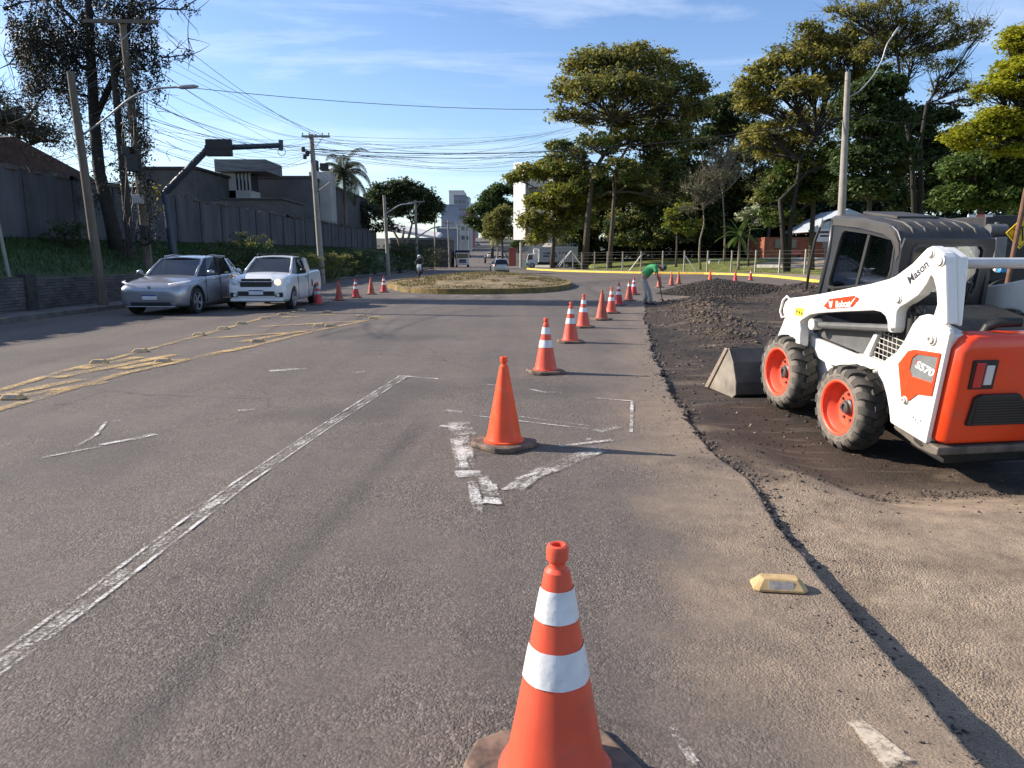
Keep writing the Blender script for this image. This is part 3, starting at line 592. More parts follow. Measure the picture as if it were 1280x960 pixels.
def arm(s):
    mb=MB(); mb.prism(BM,.60*s,.70*s,'y'); 
    # rear face of the tower is a closed box
    mb.prism([(-.642,1.896),(-.80,1.84),(-.965,1.36),(-.80,1.36),(-.812,1.50),(-.72,1.72)],.50*s,.602*s,'y'); mb.v=[(v[0],(.575*s if abs(v[1]-.50*s)<1e-6 and v[2]<1.55 else v[1]),v[2]) for v in mb.v]
    a=mb.build('lift_arm',M_wht,LD,bevel=.014)
    if s>0:
        for (x,z,r) in [(-.655,1.85,.030),(-.764,1.81,.036),(-.399,1.451,.030),(-.391,1.205,.014),(.82,.955,.0)]:
            if not r: continue
            mb=MB(); mb.lathe([(r*1.35,.70*s),(r*1.35,.708*s),(r,.712*s),(r*.98,.722*s),(r*.6,.724*s)] if True else 0,24,'y',(x,0,z)); mb.lathe([(r*.62,.7235*s),(0,.7235*s)],16,'y',(x,0,z),1); mb.build('pin',[M_wht2,M_hub],a,smooth='auto')
        mb=MB(); o=[(.595,1.178),(.52,1.262),(.17,1.362),(.085,1.352),(.165,1.262),(.52,1.165)]
        mb.prism(o,.7,.703,'y',mi=0); i_=[(x*.93+.34*.07,z*.86+1.262*.14) for x,z in o]; mb.prism(i_,.703,.7045,'y',mi=1)
        st=mb.build('sticker',[mat('sticker_dark',(.42,.03,.02),.4,var=0),M_org],a)
        t=stext('Bobcat',.305,1.258,.082,M_txtw,st,ang=.262,y=.7052,bold=.0022,sx=.95)
        mb=MB()  # small head emblem with ears
        M2=Matrix.Translation((.485,0,1.212))@Matrix.Rotation(.262,4,'Y')
        for pg in [[(.026,.02),(.03,.045),(.014,.03),(-.014,.03),(-.03,.045),(-.026,.02),(-.02,-.012),(0,-.03),(.02,-.012)]]:
            mb.prism([((M2@Vector((p[0],0,p[1]))).x,(M2@Vector((p[0],0,p[1]))).z) for p in pg],.7047,.7057,'y',holes=[[((M2@Vector((p[0],0,p[1]))).x,(M2@Vector((p[0],0,p[1]))).z) for p in [(.016,.008),(.010,.014),(.006,.004)]],[((M2@Vector((p[0],0,p[1]))).x,(M2@Vector((p[0],0,p[1]))).z) for p in [(-.016,.008),(-.010,.014),(-.006,.004)]]])
        mb.build('emblem',M_txtw,st)
        mb=MB(); mb.prism([(.158,1.372-.03),(.145,1.372-.03),(.205,1.258),(.222,1.258)],.7047,.7055,'y'); mb.build('stripe',M_txtw,st)
        stext('Mason',-.555,1.688,.092,M_txtk,a,ang=.80,y=.7008,bold=.0022)
        mb=MB(); mb.prism([(1.073,1.058),(.92,1.085),(.915,1.003),(1.066,.985)],.7,.7015,'y',mi=0); 
        for k in range(3): mb.prism([(1.045-k*.045,1.04),(1.02-k*.045,1.045),(1.02-k*.045,1.02),(1.045-k*.045,1.015)],.7015,.7022,'y',mi=1)
        mb.build('warning_label',[mat('label_yellow',(.75,.60,.02),.5,var=.05),M_blk],a)
        mb=MB(); mb.tube([(.16,.700,1.40-.06),(.02,.700,1.435),(-.18,.7,1.475),(-.23,.7,1.47)],.004,6); mb.tube([(.16,.700,1.34),(.12,.7,1.305),(-.13,.7,1.335),(-.25,.70,1.345)],.004,6); mb.build('pressed_edge',M_wht2,a)
    # front elbow, going down to the bucket hitch
    mb=MB(); mb.prism([(1.15,.80),(1.30,.96),(1.36,.80),(1.52,.42),(1.50,.30),(1.36,.28),(1.22,.50),(1.02,.66)],.56*s,.66*s,'y'); mb.build('arm_elbow',M_wht,a,bevel=.012)
    # grab bar on the front
    mb=MB(); mb.tube([(1.24,.66*s,1.10),(1.30,.68*s,1.13),(1.345,.69*s,1.08),(1.37,.69*s,.96),(1.34,.68*s,.90),(1.27,.66*s,.93)],.012,8); mb.build('grab_bar',M_wht,a,smooth=True)
    # link bar and cylinder
    mb=MB(); mb.tube([(-.40,.60*s,1.20),(-.36,.60*s,1.195),(.76,.60*s,.955),(.82,.60*s,.95)],[.03,.033,.033,.03],10); mb.box(-.36,.76,.58*s,.63*s,-.03,.03,M=None) if 0 else None; mb.build('control_link',M_gry,LD,smooth='auto')
    mb=MB(); mb.lathe([(.055,.57*s),(.055,.66*s),(.03,.665*s),(0,.665*s)],20,'y',(.82,0,.95)); mb.build('link_pivot',M_wht2,LD,smooth='auto')
    mb=MB(); mb.tube([(-.50,.57*s,.80),(-.44,.57*s,1.30)],.045,16); mb.tube([(-.44,.57*s,1.28),(-.41,.57*s,1.42)],.022,10); mb.tube([(-.565,.59*s,.9),(-.5,.59*s,1.33)],.018,8); mb.build('lift_cylinder',M_blk,LD,smooth='auto')
arm(1); arm(-1)
mb=MB(); mb.tube([(-.60,-.52,1.765),(-.60,.54,1.765)],.042,20); mb.build('cross_tube',M_gry if 0 else mat('tube_white',(.55,.55,.54),.4,var=.1,vs=6),LD,smooth='auto')
# hoses
mb=MB()
for k in range(6):
    y=.42-.03*k; mb.tube([(-.52,y,1.30+.02*k),(-.60,y+.02,1.42),(-.66,y+.04,1.52+.02*k),(-.60,y+.02,1.62),(-.48,y,1.60-.02*k)],.013,6)
mb.tube([(-.55,.60,1.36),(-.47,.61,1.42),(-.42,.6,1.36),(-.50,.6,1.28)],.012,6); mb.tube([(-.60,.58,1.34),(-.52,.59,1.48),(-.45,.59,1.36)],.010,6)
mb.build('hoses',M_blk,LD,smooth=True)
mb=MB()
for k in range(4): mb.tube([(-.56,.44-.04*k,1.52),(-.62,.44-.04*k,1.47)],.022,6)
mb.build('hose_fittings',M_chr,LD,smooth='auto')
# cab
CO=[(1.05,1.955),(.80,1.985),(.45,1.985),(.18,1.965),(.10,1.93),(.04,1.86),(.02,1.78),(-.02,1.45),(-.05,1.10),(1.10,1.0),(1.075,1.18),(1.02,1.60),(1.03,1.80)]
WN=[(.88,1.82),(.84,1.85),(.45,1.86),(.16,1.845),(.115,1.80),(.105,1.60),(.12,1.52),(.16,1.48),(.90,1.30),(.96,1.31),(.965,1.36),(.90,1.75)]
WN2=[(.97,1.27),(.97,1.24),(.98,1.12),(.60,1.16),(.50,1.36)]
for s in(1,-1):
    y0,y1=(.41,.45) if s>0 else (-.45+.02,-.41+.02)
    mb=MB(); mb.prism(CO,y0,y1,'y',holes=[WN,WN2]); cs=mb.build('cab_side',M_cab,LD,bevel=.008)
    yc=(y0+y1)/2
    mb=MB(); mb.prism(WN,yc-.004,yc+.004,'y'); mb.build('window_pane',M_wg,cs)
    mb=MB()
    for k in range(15): x=.14+.055*k; mb.tube([(x,yc-.03,1.2),(x,yc-.03,1.84)],.005,4)
    for k in range(12): z=1.25+k*.05; mb.tube([(.1,yc-.03,z),(.95,yc-.03,z)],.005,4)
    mb.build('window_mesh',mat('mesh_grey',(.16,.17,.17),.5,var=0),cs)
    mb=MB(); mb.box(.50,.535,yc+.0,yc+.012,1.30,1.86,M=Matrix.Translation((.52,0,1.6))@Matrix.Rotation(-.12,4,'Y')@Matrix.Translation((-.52,0,-1.6))); mb.build('window_divider',M_blk,cs)
    mb=MB(); r0=[(x*1.0+(.0),z) for x,z in WN]; 
    cxw=sum(p[0] for p in WN)/len(WN); czw=sum(p[1] for p in WN)/len(WN); ro=[(cxw+(x-cxw)*1.05,czw+(z-czw)*1.06) for x,z in WN]; mb.prism(ro,y1 if s>0 else y0-.004,(y1+.004) if s>0 else y0,'y',holes=[WN]); mb.build('window_seal',M_blk,cs)
# roof: shell with rolled edges and ribs
mb=MB(); n=12; st=[]
for i,(x,zc,w) in enumerate([(1.16,1.925,.40),(1.12,1.965,.43),(1.0,1.985,.45),(.6,2.0,.46),(.25,1.985,.46),(.12,1.95,.455),(.05,1.88,.45),(.025,1.78,.445)]):
    sec=[(-w,zc-.10),(-w,zc-.04),(-w+.03,zc-.008),(-w+.08,zc),(-.1,zc+.012),(.1,zc+.012),(w-.08,zc),(w-.03,zc-.008),(w,zc-.04),(w,zc-.10)]
    st.append([(x+(.03*(z<zc-.05)*(i>5)),y+.01,z) for y,z in sec])
k=len(st[0])
for r in st: mb.v+=r
for i in range(len(st)-1):
    for j in range(k-1): mb.f.append((i*k+j,i*k+j+1,(i+1)*k+j+1,(i+1)*k+j)); mb.mi.append(0)
rf=mb.build('cab_roof',M_roofd,LD,smooth='auto')
mb=MB()
for y in(-.30,-.18,-.06,.06,.18,.30): mb.tube([(.055,y+.01,1.86),(.11,y+.01,1.945),(.22,y+.01,1.985),(.5,y+.01,2.0)],[.008,.016,.016,.006],8)
mb.box(.45,.95,-.2,.22,1.998,2.022); mb.build('roof_rib',M_roofd,rf,smooth='auto',bevel=.004)
mb=MB(); ro=[(-.42,1.0),(.44,1.0),(.455,1.80),(.44,1.88),(-.42,1.88),(-.435,1.80)]; ri=[(-.30,1.40),(.32,1.40),(.335,1.45),(.335,1.78),(.30,1.815),(-.28,1.815),(-.315,1.78),(-.315,1.45)]
mb.prism(ro,-.0,.03,'x',holes=[ri]); cr_=mb.build('cab_rear',M_cab,LD,bevel=.01)
mb=MB(); mb.prism(ri,.012,.018,'x'); mb.build('window_pane',M_wg,cr_)
mb=MB(); mb.prism([(y*1.06,1.6+(z-1.6)*1.09) for y,z in ri],-.006,0,'x',holes=[ri]); mb.build('window_seal',mat('seal_grey',(.05,.055,.06),.4,var=0),cr_)
mb=MB(); mb.box(.03,1.05,-.41,.41,.98,1.02); mb.box(.15,.60,-.25,.27,1.02,1.25); mb.box(.12,.22,-.20,.22,1.2,1.5); mb.tube([(.75,.3,1.0),(.78,.3,1.35)],.02,8); mb.tube([(.75,-.3,1.0),(.78,-.3,1.35)],.02,8)
mb.build('cab_interior',M_blk,LD,bevel=.02)
for y in(-.42,.43):
    mb=MB(); mb.tube([(1.10,y,1.0),(1.12,y,1.25),(1.06,y,1.6),(1.08,y,1.93)],.03,8); mb.build('front_pillar',M_cab,LD,smooth=True)
mb=MB(); mb.tube([(1.09,.46,1.93),(1.16,.50,1.90),(1.20,.52,1.72),(1.23,.52,1.40),(1.22,.52,1.22)],.014,8); mb.build('grab_handle',M_blk,LD,smooth=True)
mb=MB(); mb.lathe([(.0,0),(.022,.01),(.03,.05),(.0,.10)],10,'z',(1.17,.50,1.84)); mb.build('work_light',M_wht2,LD,smooth=True)
# engine cover, louvred
mb=MB(); mb.prism([(-.02,1.32),(-.98,1.25),(-1.02,1.18),(-.98,.9),(-.02,.9)],-.48,.50,'y'); ec=mb.build('engine_cover',M_blk,LD,bevel=.02)
mb=MB()
for k in range(24):
    x=-.12-.032*k; z=1.318+(x+.02)*.073; mb.prism([(x,z),(x-.026,z+.0),(x-.006,z+.022)],-.42,.44,'y')
mb.build('cover_louvre',mat('louvre',(.10,.085,.07),.7,var=.4,vs=5),ec)
mb=MB(); mb.tube([(-.86,.30,1.26),(-.87,.28,1.33),(-.89,.22,1.365),(-.92,.06,1.375)],.036,16,cap=False); mb.tube([(-.919,.065,1.375),(-.905,.13,1.373)],.028,12); mb.build('exhaust_pipe',M_blk,LD,smooth='auto')
# tailgate
def tg_sec(ins): return [(-.62+ins,.47),(-.645+ins,.50),(-.645+ins,1.20),(-.60+ins,1.285),(-.52+ins,1.315),(.52-ins,1.315),(.60-ins,1.285),(.645-ins,1.20),(.645-ins,.50),(.62-ins,.47)]
mb=MB(); secs=[]
for x,ins,dz in [(-.93,.0,0),(-1.01,.0,0),(-1.055,.02,-.01),(-1.075,.06,-.03)]:
    q=tg_sec(0); cyy=0; czz=.9; secs.append([(x-.05*(1.0-(z-.47)/.85)*(.5),y*(1-ins/.645),czz+(z-czz)*(1+dz*2)) for y,z in q])
k=10
for r in secs: mb.v+=r
for i in range(3):
    for j in range(k): mb.f.append((i*k+j,i*k+(j+1)%k,(i+1)*k+(j+1)%k,(i+1)*k+j)); mb.mi.append(0)
mb.f.append(tuple(3*k+j for j in range(k))); mb.mi.append(0)
tg=mb.build('tailgate',M_org,LD,smooth='auto',bevel=.022,seg=3,ang=60)
XB=-1.115
def rearbox(y0,y1,z0,z1,m,name,x=0,par=tg,th=.012):
    mb=MB(); xa=-1.075-.05*(1-(((z0+z1)/2)-.47)/.85)*.5
    mb.box(xa-.004-x-th,xa+.01-x,y0,y1,z0,z1); return mb.build(name,m,par,bevel=.004)
for s in(1,-1):
    tl=rearbox(*( (.33,.53) if s>0 else (-.53,-.33)),.915,1.135,M_blk,'tail_lamp')
    rearbox(*( (.44,.51) if s>0 else (-.51,-.44)),.93,1.12,M_red,'red_lens',x=.016,par=tl,th=.006)
    rearbox(*( (.36,.425) if s>0 else (-.425,-.36)),.95,1.10,mat('lens_clear',(.6,.6,.6),.2,var=0,coat=.5),'clear_lens',x=.016,par=tl,th=.006)
mb=MB(); go=[(.495,.635),(.47,.85),(.42,.875),(.10,.875),(.05,.81),(-.05,.81),(-.10,.875),(-.42,.875),(-.47,.85),(-.495,.635)]; mb.prism(go,-1.125,-1.075,'x'); gr=mb.build('grille',M_blk,tg,bevel=.006)
mb=MB()
for k in range(9): z=.650+k*.021; mb.box(-1.132,-1.125,-.46,.46,z,z+.010)
mb.build('grille_bar',mat('grille_bar',(.028,.028,.028),.5,var=0),gr)
mb=MB(); mb.prism([(.035,.735),(.045,.79),(.0,.765),(-.045,.79),(-.035,.735),(0,.70)],-1.145,-1.133,'x'); mb.build('emblem',M_org,gr)
# bumper
mb=MB(); mb.prism([(-.60,.50),(-.60,.42),(-.90,.375),(-1.05,.385),(-1.11,.40),(-1.11,.462),(-1.0,.462)],-.68,.68,'y'); mb.build('rear_bumper',M_bump,LD,bevel=.012)
mb=MB(); mb.prism([(-.84,.440),(-.86,.415),(-.94,.40),(-.96,.42),(-.93,.440)],.68,.683,'y'); mb.build('bumper_slot',M_blk,LD)
mb=MB(); mb.box(-.9,.9,-.42,.42,.22,.46); mb.build('belly_pan',M_blk,LD,bevel=.02)
# bucket and hitch: flat on the ground in front (world frame is level there)
BK=Matrix.Translation((1.40,0,.30))@Matrix.Rotation(0,4,'Y')
q0=MACH.inverted()
def wl(x,y,zw): # point x forward, y left, world height zw -> local coordinates
    p=Vector((x,y,0)); w_=MACH@p; w_.z=zw; l_=q0@w_; return l_
mb=MB(); bo=[(2.62,-.03),(2.60,-.048),(1.95,-.048),(1.72,.06),(1.66,.25),(1.80,.50),(2.02,.56)]   # side outline: forward, world height
BKp=[(x,z) for x,z in bo]
def bside(pts,y0,y1,name,m,par):
    mb=MB(); A=[wl(x,y0,z) for x,z in pts]; B=[wl(x,y1,z) for x,z in pts]; n=len(pts)
    mb.add(A+B,[tuple(range(n)),tuple(range(2*n-1,n-1,-1))]+[(i,(i+1)%n,n+(i+1)%n,n+i) for i in range(n)]); return mb.build(name,m,par,bevel=.006)
SD=[(2.52,-.045),(1.98,-.045),(1.80,.02),(1.76,.30),(2.02,.55),(2.10,.56)]
bk=None
shell=[(2.66,-.052),(1.88,-.052),(1.79,.0),(1.80,.14),(1.90,.36),(2.03,.51)]
inner=[(2.05,.50),(1.925,.35),(1.83,.14),(1.82,.02),(1.90,-.032),(2.66,-.044)]
bk=bside(shell+inner,-.86,.86,'bucket',M_buck,LD)
for s in(1,-1):
    bside([(2.58,-.045),(1.88,-.048),(1.80,.0),(1.815,.14),(1.91,.36),(2.03,.508),(2.10,.50)],.845*s,.862*s,'side_cutter',mat('bucket_dusty_lit',(.16,.14,.115),.55,metal=.3,var=.2,vs=3,col2=(.34,.30,.25)),bk)  # dusty side plates painted lighter than the shell, sunlight put into their colour
    bside([(2.62,-.045),(2.52,-.045),(2.03,.50),(2.10,.51)],.862*s,.880*s,'edge_strip',mat('bucket_edge',(.30,.24,.19),.5,metal=.3,var=.2),bk)
    bside([(1.42,.20),(1.42,.55),(1.55,.60),(1.70,.50),(1.70,.05),(1.5,.02)],.38*s,.50*s,'hitch',M_blk,LD)
bside([(1.50,.05),(1.50,.55),(1.62,.55),(1.68,.40),(1.68,.05)],-.5,.5,'hitch_plate',M_blk,LD)
# ================================================================ CONES
M_cor=mat('cone_coral',(.70,.088,.042),.45,var=.10,vs=5,coat=.05,grime=.5,grimec=(.33,.12,.08),gs=11)
M_bright=mat('cone_bright_orange',(.84,.075,.010),.45,var=.12,vs=7,coat=.05,grime=.55,grimec=(.42,.22,.14),gs=12)
M_dull=mat('cone_faded',(.42,.085,.05),.6,var=.3,vs=6)
M_crim=mat('cone_crimson',(.52,.03,.03),.4,var=.12,vs=6)
M_band=mat('reflective_white',(.70,.71,.72),.35,var=.12,vs=12,bump=.002,bs=35,grime=.6,grimec=(.38,.36,.35),gs=14)
M_band2=mat('reflective_grubby',(.45,.46,.46),.4,var=.2,vs=20)
M_base=mat('cone_base_rubber',(.022,.02,.019),.8,var=.2,vs=12,col2=(.20,.135,.095),thr=(.3,.62))
def cone_rf(t,h):
    a=(t+math.pi/8)%(math.pi/4)-math.pi/8; return .90*(math.cos(math.pi/8)/math.cos(a))*.30/.924+.505*1.44
def cone(px,py,kind,label,rz=0,lean=0,h=.75,z=0,xy=None):
    x,y=xy or G(px,py,z)
    root=empty('traffic_cone',(x,y,z),rz,label,'traffic cone','traffic cones along the works')
    root.rotation_euler=(0,lean,rz)
    body={'s':M_cor,'b':M_bright,'d':M_dull,'c':M_crim}[kind[0]]
    mb=MB(); w=.235; c=.085
    mb.prism([(-w,-w+c),(-w+c,-w),(w-c,-w),(w,-w+c),(w,w-c),(w-c,w),(-w+c,w),(-w,w-c)],0,.045,'z'); mb.build('base',M_base,root,bevel=.012)
    def R_(z): return .150-(.150-.031)*((z-.05)/.65)
    mb=MB(); prof=[(.168,.046),(.168,.056),(.152,.062),(R_(.09),.09)]+[(R_(q),q) for q in (.2,.3,.4,.5,.6,.655,.672)]+[(.025,.682),(.0225,.690),(.0235,.698),(.031,.706),(.032,.735),(.029,.747),(.022,.75),(.016,.748),(.015,.70),(0,.69)]
    prof=[(r,q*h/.75) for r,q in prof]
    mb.lathe(prof,32,'z',rf=cone_rf); b=mb.build('body',body,root,smooth='auto',ang=28)
    if 'B' in kind:
        for z0,z1,on in ((.355,.455,1),(.535,.625,1)):
            if kind.endswith('1') and z0<.5: continue
            mb=MB(); mb.lathe([(R_(z0)+.0025,z0),(R_((z0+z1)/2)+.0035,(z0+z1)/2),(R_(z1)+.0025,z1)],32,'z',rf=cone_rf,cap=False); mb.build('reflective_band',M_band2 if 'g' in kind else M_band,root,smooth=True)
    return root
x1,y1_=.128,1.915
cone(0,0,'sB','striped cone in the foreground with two white bands, cut off by the bottom edge',.5,xy=(x1,y1_))
cone(630,557,'b','plain bright orange cone on old road paint, second from the camera',.75)
cone(682,466,'sB','striped cone third from the camera, right behind the plain bright orange one',.3)
cone(713,428,'sB','striped cone fourth from the camera in the long row',.1)
cone(729,409.5,'sB','striped cone fifth in the row, directly left of the dull plain cone',.2)
cone(752,400,'d','dull brownish plain cone standing in the middle of the long row',.4)
cone(764,391.5,'sB','striped cone immediately behind the dull plain cone',.1)
cone(773,381.5,'cB','red striped cone eighth in the row, two places behind the dull one',.6)
cone(786,376,'dB1','slim orange cone with one white band near its tip, left of the worker',.3)
cone(792,368.5,'cB','farthest striped cone of the long row, left of the worker in green',.9)
cone(824,359.5,'d','dull plain cone partly hidden behind the bending worker',.3)
cone(839,357,'d','left one of two plain cones close together right of the worker',.2)
cone(848,355,'d','right one of two plain cones close together right of the worker',.6)
cone(887.5,351,'b','bright plain cone half hidden behind the heap of dark millings',.2)
cone(919,352,'c','dark crimson cone standing just behind the right slope of the heap',.2)
cone(938,350.5,'cB1','red cone with a white band by the yellow kerb, farthest right of all',.2)
cone(398,380.5,'cBg','red cone with white bands half hidden at the tail of the white pickup',.2)
cone(424,376,'d','plain orange cone with sunlit edge, second from the pickup',.2)
cone(445,372.3,'cB','red cone with two white bands in the middle of the left cluster',.2)
cone(464,368,'d','plain orange cone second from the traffic island in the left cluster',.2)
cone(480,365.6,'cB','red banded cone closest to the kerb of the traffic island',.2)
# ================================================================ RAISED ROAD STUDS
M_st=mat('stud_yellow',(.34,.23,.11),.85,var=.2,vs=14,col2=(.56,.39,.19)); M_ref=mat('stud_reflector',(.30,.27,.24),.4,var=.3,vs=30)
def stud(px,py,rz,label):
    x,y=G(px,py); s=empty('road_stud',(x,y,.003),rz,label,'road stud','yellow raised road studs')
    a,b,c,d,h=.125,.06,.085,.025,.055
    mb=MB(); lo=[(-a,-b+.02),(-a+.025,-b),(a-.025,-b),(a,-b+.02),(a,b-.02),(a-.025,b),(-a+.025,b),(-a,b-.02)]; hi=[(-c,-d+.01),(-c+.01,-d),(c-.01,-d),(c,-d+.01),(c,d-.01),(c-.01,d),(-c+.01,d),(-c,d-.01)]
    vs=[(p[0],p[1],0) for p in lo]+[(p[0],p[1],.012) for p in lo]+[(p[0]*1.0,p[1]*1.25,h) for p in hi]
    fs=[tuple(range(7,-1,-1)),tuple(range(16,24))]+[(i,(i+1)%8,8+(i+1)%8,8+i) for i in range(8)]+[(8+i,8+(i+1)%8,16+(i+1)%8,16+i) for i in range(8)]
    mb.add(vs,fs); mb.build('block',M_st,s,bevel=.005)
    for sg in(1,-1):
        mb=MB(); mb.add([(-.055,sg*.0575,.016),(.055,sg*.0575,.016),(.055,sg*.040,.048),(-.055,sg*.040,.048),(-.055,sg*.052,.014),(.055,sg*.052,.014),(.055,sg*.034,.046),(-.055,sg*.034,.046)],[(0,1,2,3),(4,5,6,7),(0,1,5,4),(1,2,6,5),(2,3,7,6),(3,0,4,7)])
        mb.build('reflector',M_ref,s)
stud(973,735,-.12,'yellow road stud alone at the edge of the cut, right of the nearest cone')
for i,(px,py,lab) in enumerate([(16.5,499,'road stud at the far left edge of the photo on the yellow line'),(124,454,'road stud on the left yellow line, second from the left edge'),(176,440,'road stud on the left yellow line, third from the left edge'),(204,453,'road stud on the right yellow line, nearest the camera there'),
  (249,419.5,'road stud on the left yellow line below the silver car'),(322,427.5,'lone road stud halfway along the right yellow line'),(279,411.5,'road stud on the left line left of the pickup bumper'),(302,405.3,'road stud on the left line straight in front of the pickup bumper'),
  (330.5,398.6,'road stud on the left line below the pickup number plate'),(353,393.6,'road stud below the right front wheel of the pickup'),(377,388.4,'road stud below the rear wheel of the pickup'),(409,391,'road stud right of the pickup, farthest on the left line'),
  (398.5,407.5,'left one of a touching pair of road studs'),(412.5,408.3,'right one of a touching pair of road studs'),(452,395.8,'left one of the last two road studs at the tip of the yellow lines'),(466,399,'right one of the last two road studs at the tip of the yellow lines')]):
    stud(px,py,.05+.1*math.sin(i*3),lab)
# ================================================================ VEHICLES
M_tyre=mat('car_tyre',(.02,.02,.02),.8,var=.3,vs=10); M_alloy=mat('alloy',(.55,.56,.58),.3,metal=.8,var=.1); M_dkp=mat('dark_plastic',(.015,.015,.016),.5,var=.2)
M_gl=glass(); M_lampc=mat('lamp_lens',(.62,.64,.66),.12,var=.2,vs=20,coat=1); M_plate=mat('plate_white',(.62,.63,.66),.5,var=.1); M_pb=mat('plate_blue',(.02,.05,.25),.5,var=0)
def car_wheel(root,x,y,s,r=.33,w=.215,spokes=5,rimc=M_alloy):
    mb=MB(); mb.lathe([(r*.68,.0*s),(r*.74,.005*s),(r*.95,.0*s),(r,-.03*s),(r,-.03*s-(w-.06)*s),(r*.94,-w*s),(r*.7,-w*s)],40,'y',cap=False)
    wh=mb.build('wheel',M_tyre,root,smooth='auto',loc=(x,y,r))
    mb=MB(); mb.lathe([(r*.70,.0*s),(r*.70,-.01*s),(r*.66,-.015*s),(r*.62,-.09*s),(0,-.10*s)],32,'y',mi=1,cap=False)
    mb.lathe([(r*.71,-.002*s),(r*.70,.006*s),(r*.66,.004*s),(r*.65,-.02*s)],32,'y',mi=0,cap=False)
    for k in range(spokes):
        t=2*math.pi*k/spokes+.3; M_=Matrix.Rotation(t,4,'Y')
        a=[(0,.16),(.0,-.16)]
        vs=[M_@Vector((r*.12,-.02*s,r*.07)),M_@Vector((r*.66,-.006*s,r*.16)),M_@Vector((r*.66,-.006*s,-r*.10)),M_@Vector((r*.12,-.02*s,-r*.07))]
        vs+=[v+Vector((0,-.03*s,0)) for v in vs]; mb.add(vs,[(0,1,2,3),(4,5,6,7),(0,1,5,4),(1,2,6,5),(2,3,7,6),(3,0,4,7)],0)
    mb.lathe([(r*.16,-.03*s),(r*.15,-.005*s),(0,-.003*s)],16,'y',mi=0)
    mb.build('rim',[rimc,M_dkp],wh,smooth='auto')
def loft_car(st,paint,root,wheels,r_arch,name='body'):
    """st: (x, zbottom, zbelt, halfwidth, half width at the belt, crown)"""
    mb=MB(); k=None
    for (x,zb,zt_,w,wt,cr_) in st:
        mid=zb+(zt_-zb)*.45; sec=[(0,zb),(w*.80,zb),(w*.95,zb+.04),(w*.985,zb+.16),(w,mid),(w*.995,mid+(zt_-mid)*.45),(w*.96,zt_-.07),(wt,zt_-.005),(wt*.72,zt_+cr_*.6),(0,zt_+cr_)]
        ring=[(x,-y,z) for y,z in sec[::-1]][:-1]+[(x,y,z) for y,z in sec][:-1]
        # order: top centre -> -y side -> bottom centre -> +y side
        ring=[(x,-y,z) for y,z in sec[::-1]]+[(x,y,z) for y,z in sec[1:-1]]
        k=len(ring); mb.v+=ring
    n=len(st)
    for i in range(n-1):
        for j in range(k): mb.f.append((i*k+j,i*k+(j+1)%k,(i+1)*k+(j+1)%k,(i+1)*k+j)); mb.mi.append(0)
    mb.f.append(tuple(range(k))); mb.f.append(tuple((n-1)*k+j for j in range(k))[::-1]); mb.mi+=[0,0]
    o=mb.build(name,paint,None,smooth=True,sub=2)
    bpy.context.view_layer.update(); evald(o)
    # cut the wheel arches
    cu=MB()
    for (x,r) in wheels:
        for s in(1,-1): cu.lathe([(r_arch,.62*s),(r_arch,1.2*s)],32,'y',(x,0,r))
    co_=cu.build('cutter',M_dkp,None); bo=o.modifiers.new('b','BOOLEAN'); bo.operation='DIFFERENCE'; bo.object=co_; bo.solver='EXACT'
    bpy.context.view_layer.update(); evald(o); bpy.data.objects.remove(co_)
    o.data.shade_smooth(); o.data.set_sharp_from_angle(angle=R(38)); o.parent=root
    if len(o.data.materials)<1: o.data.materials.append(paint)
    return o
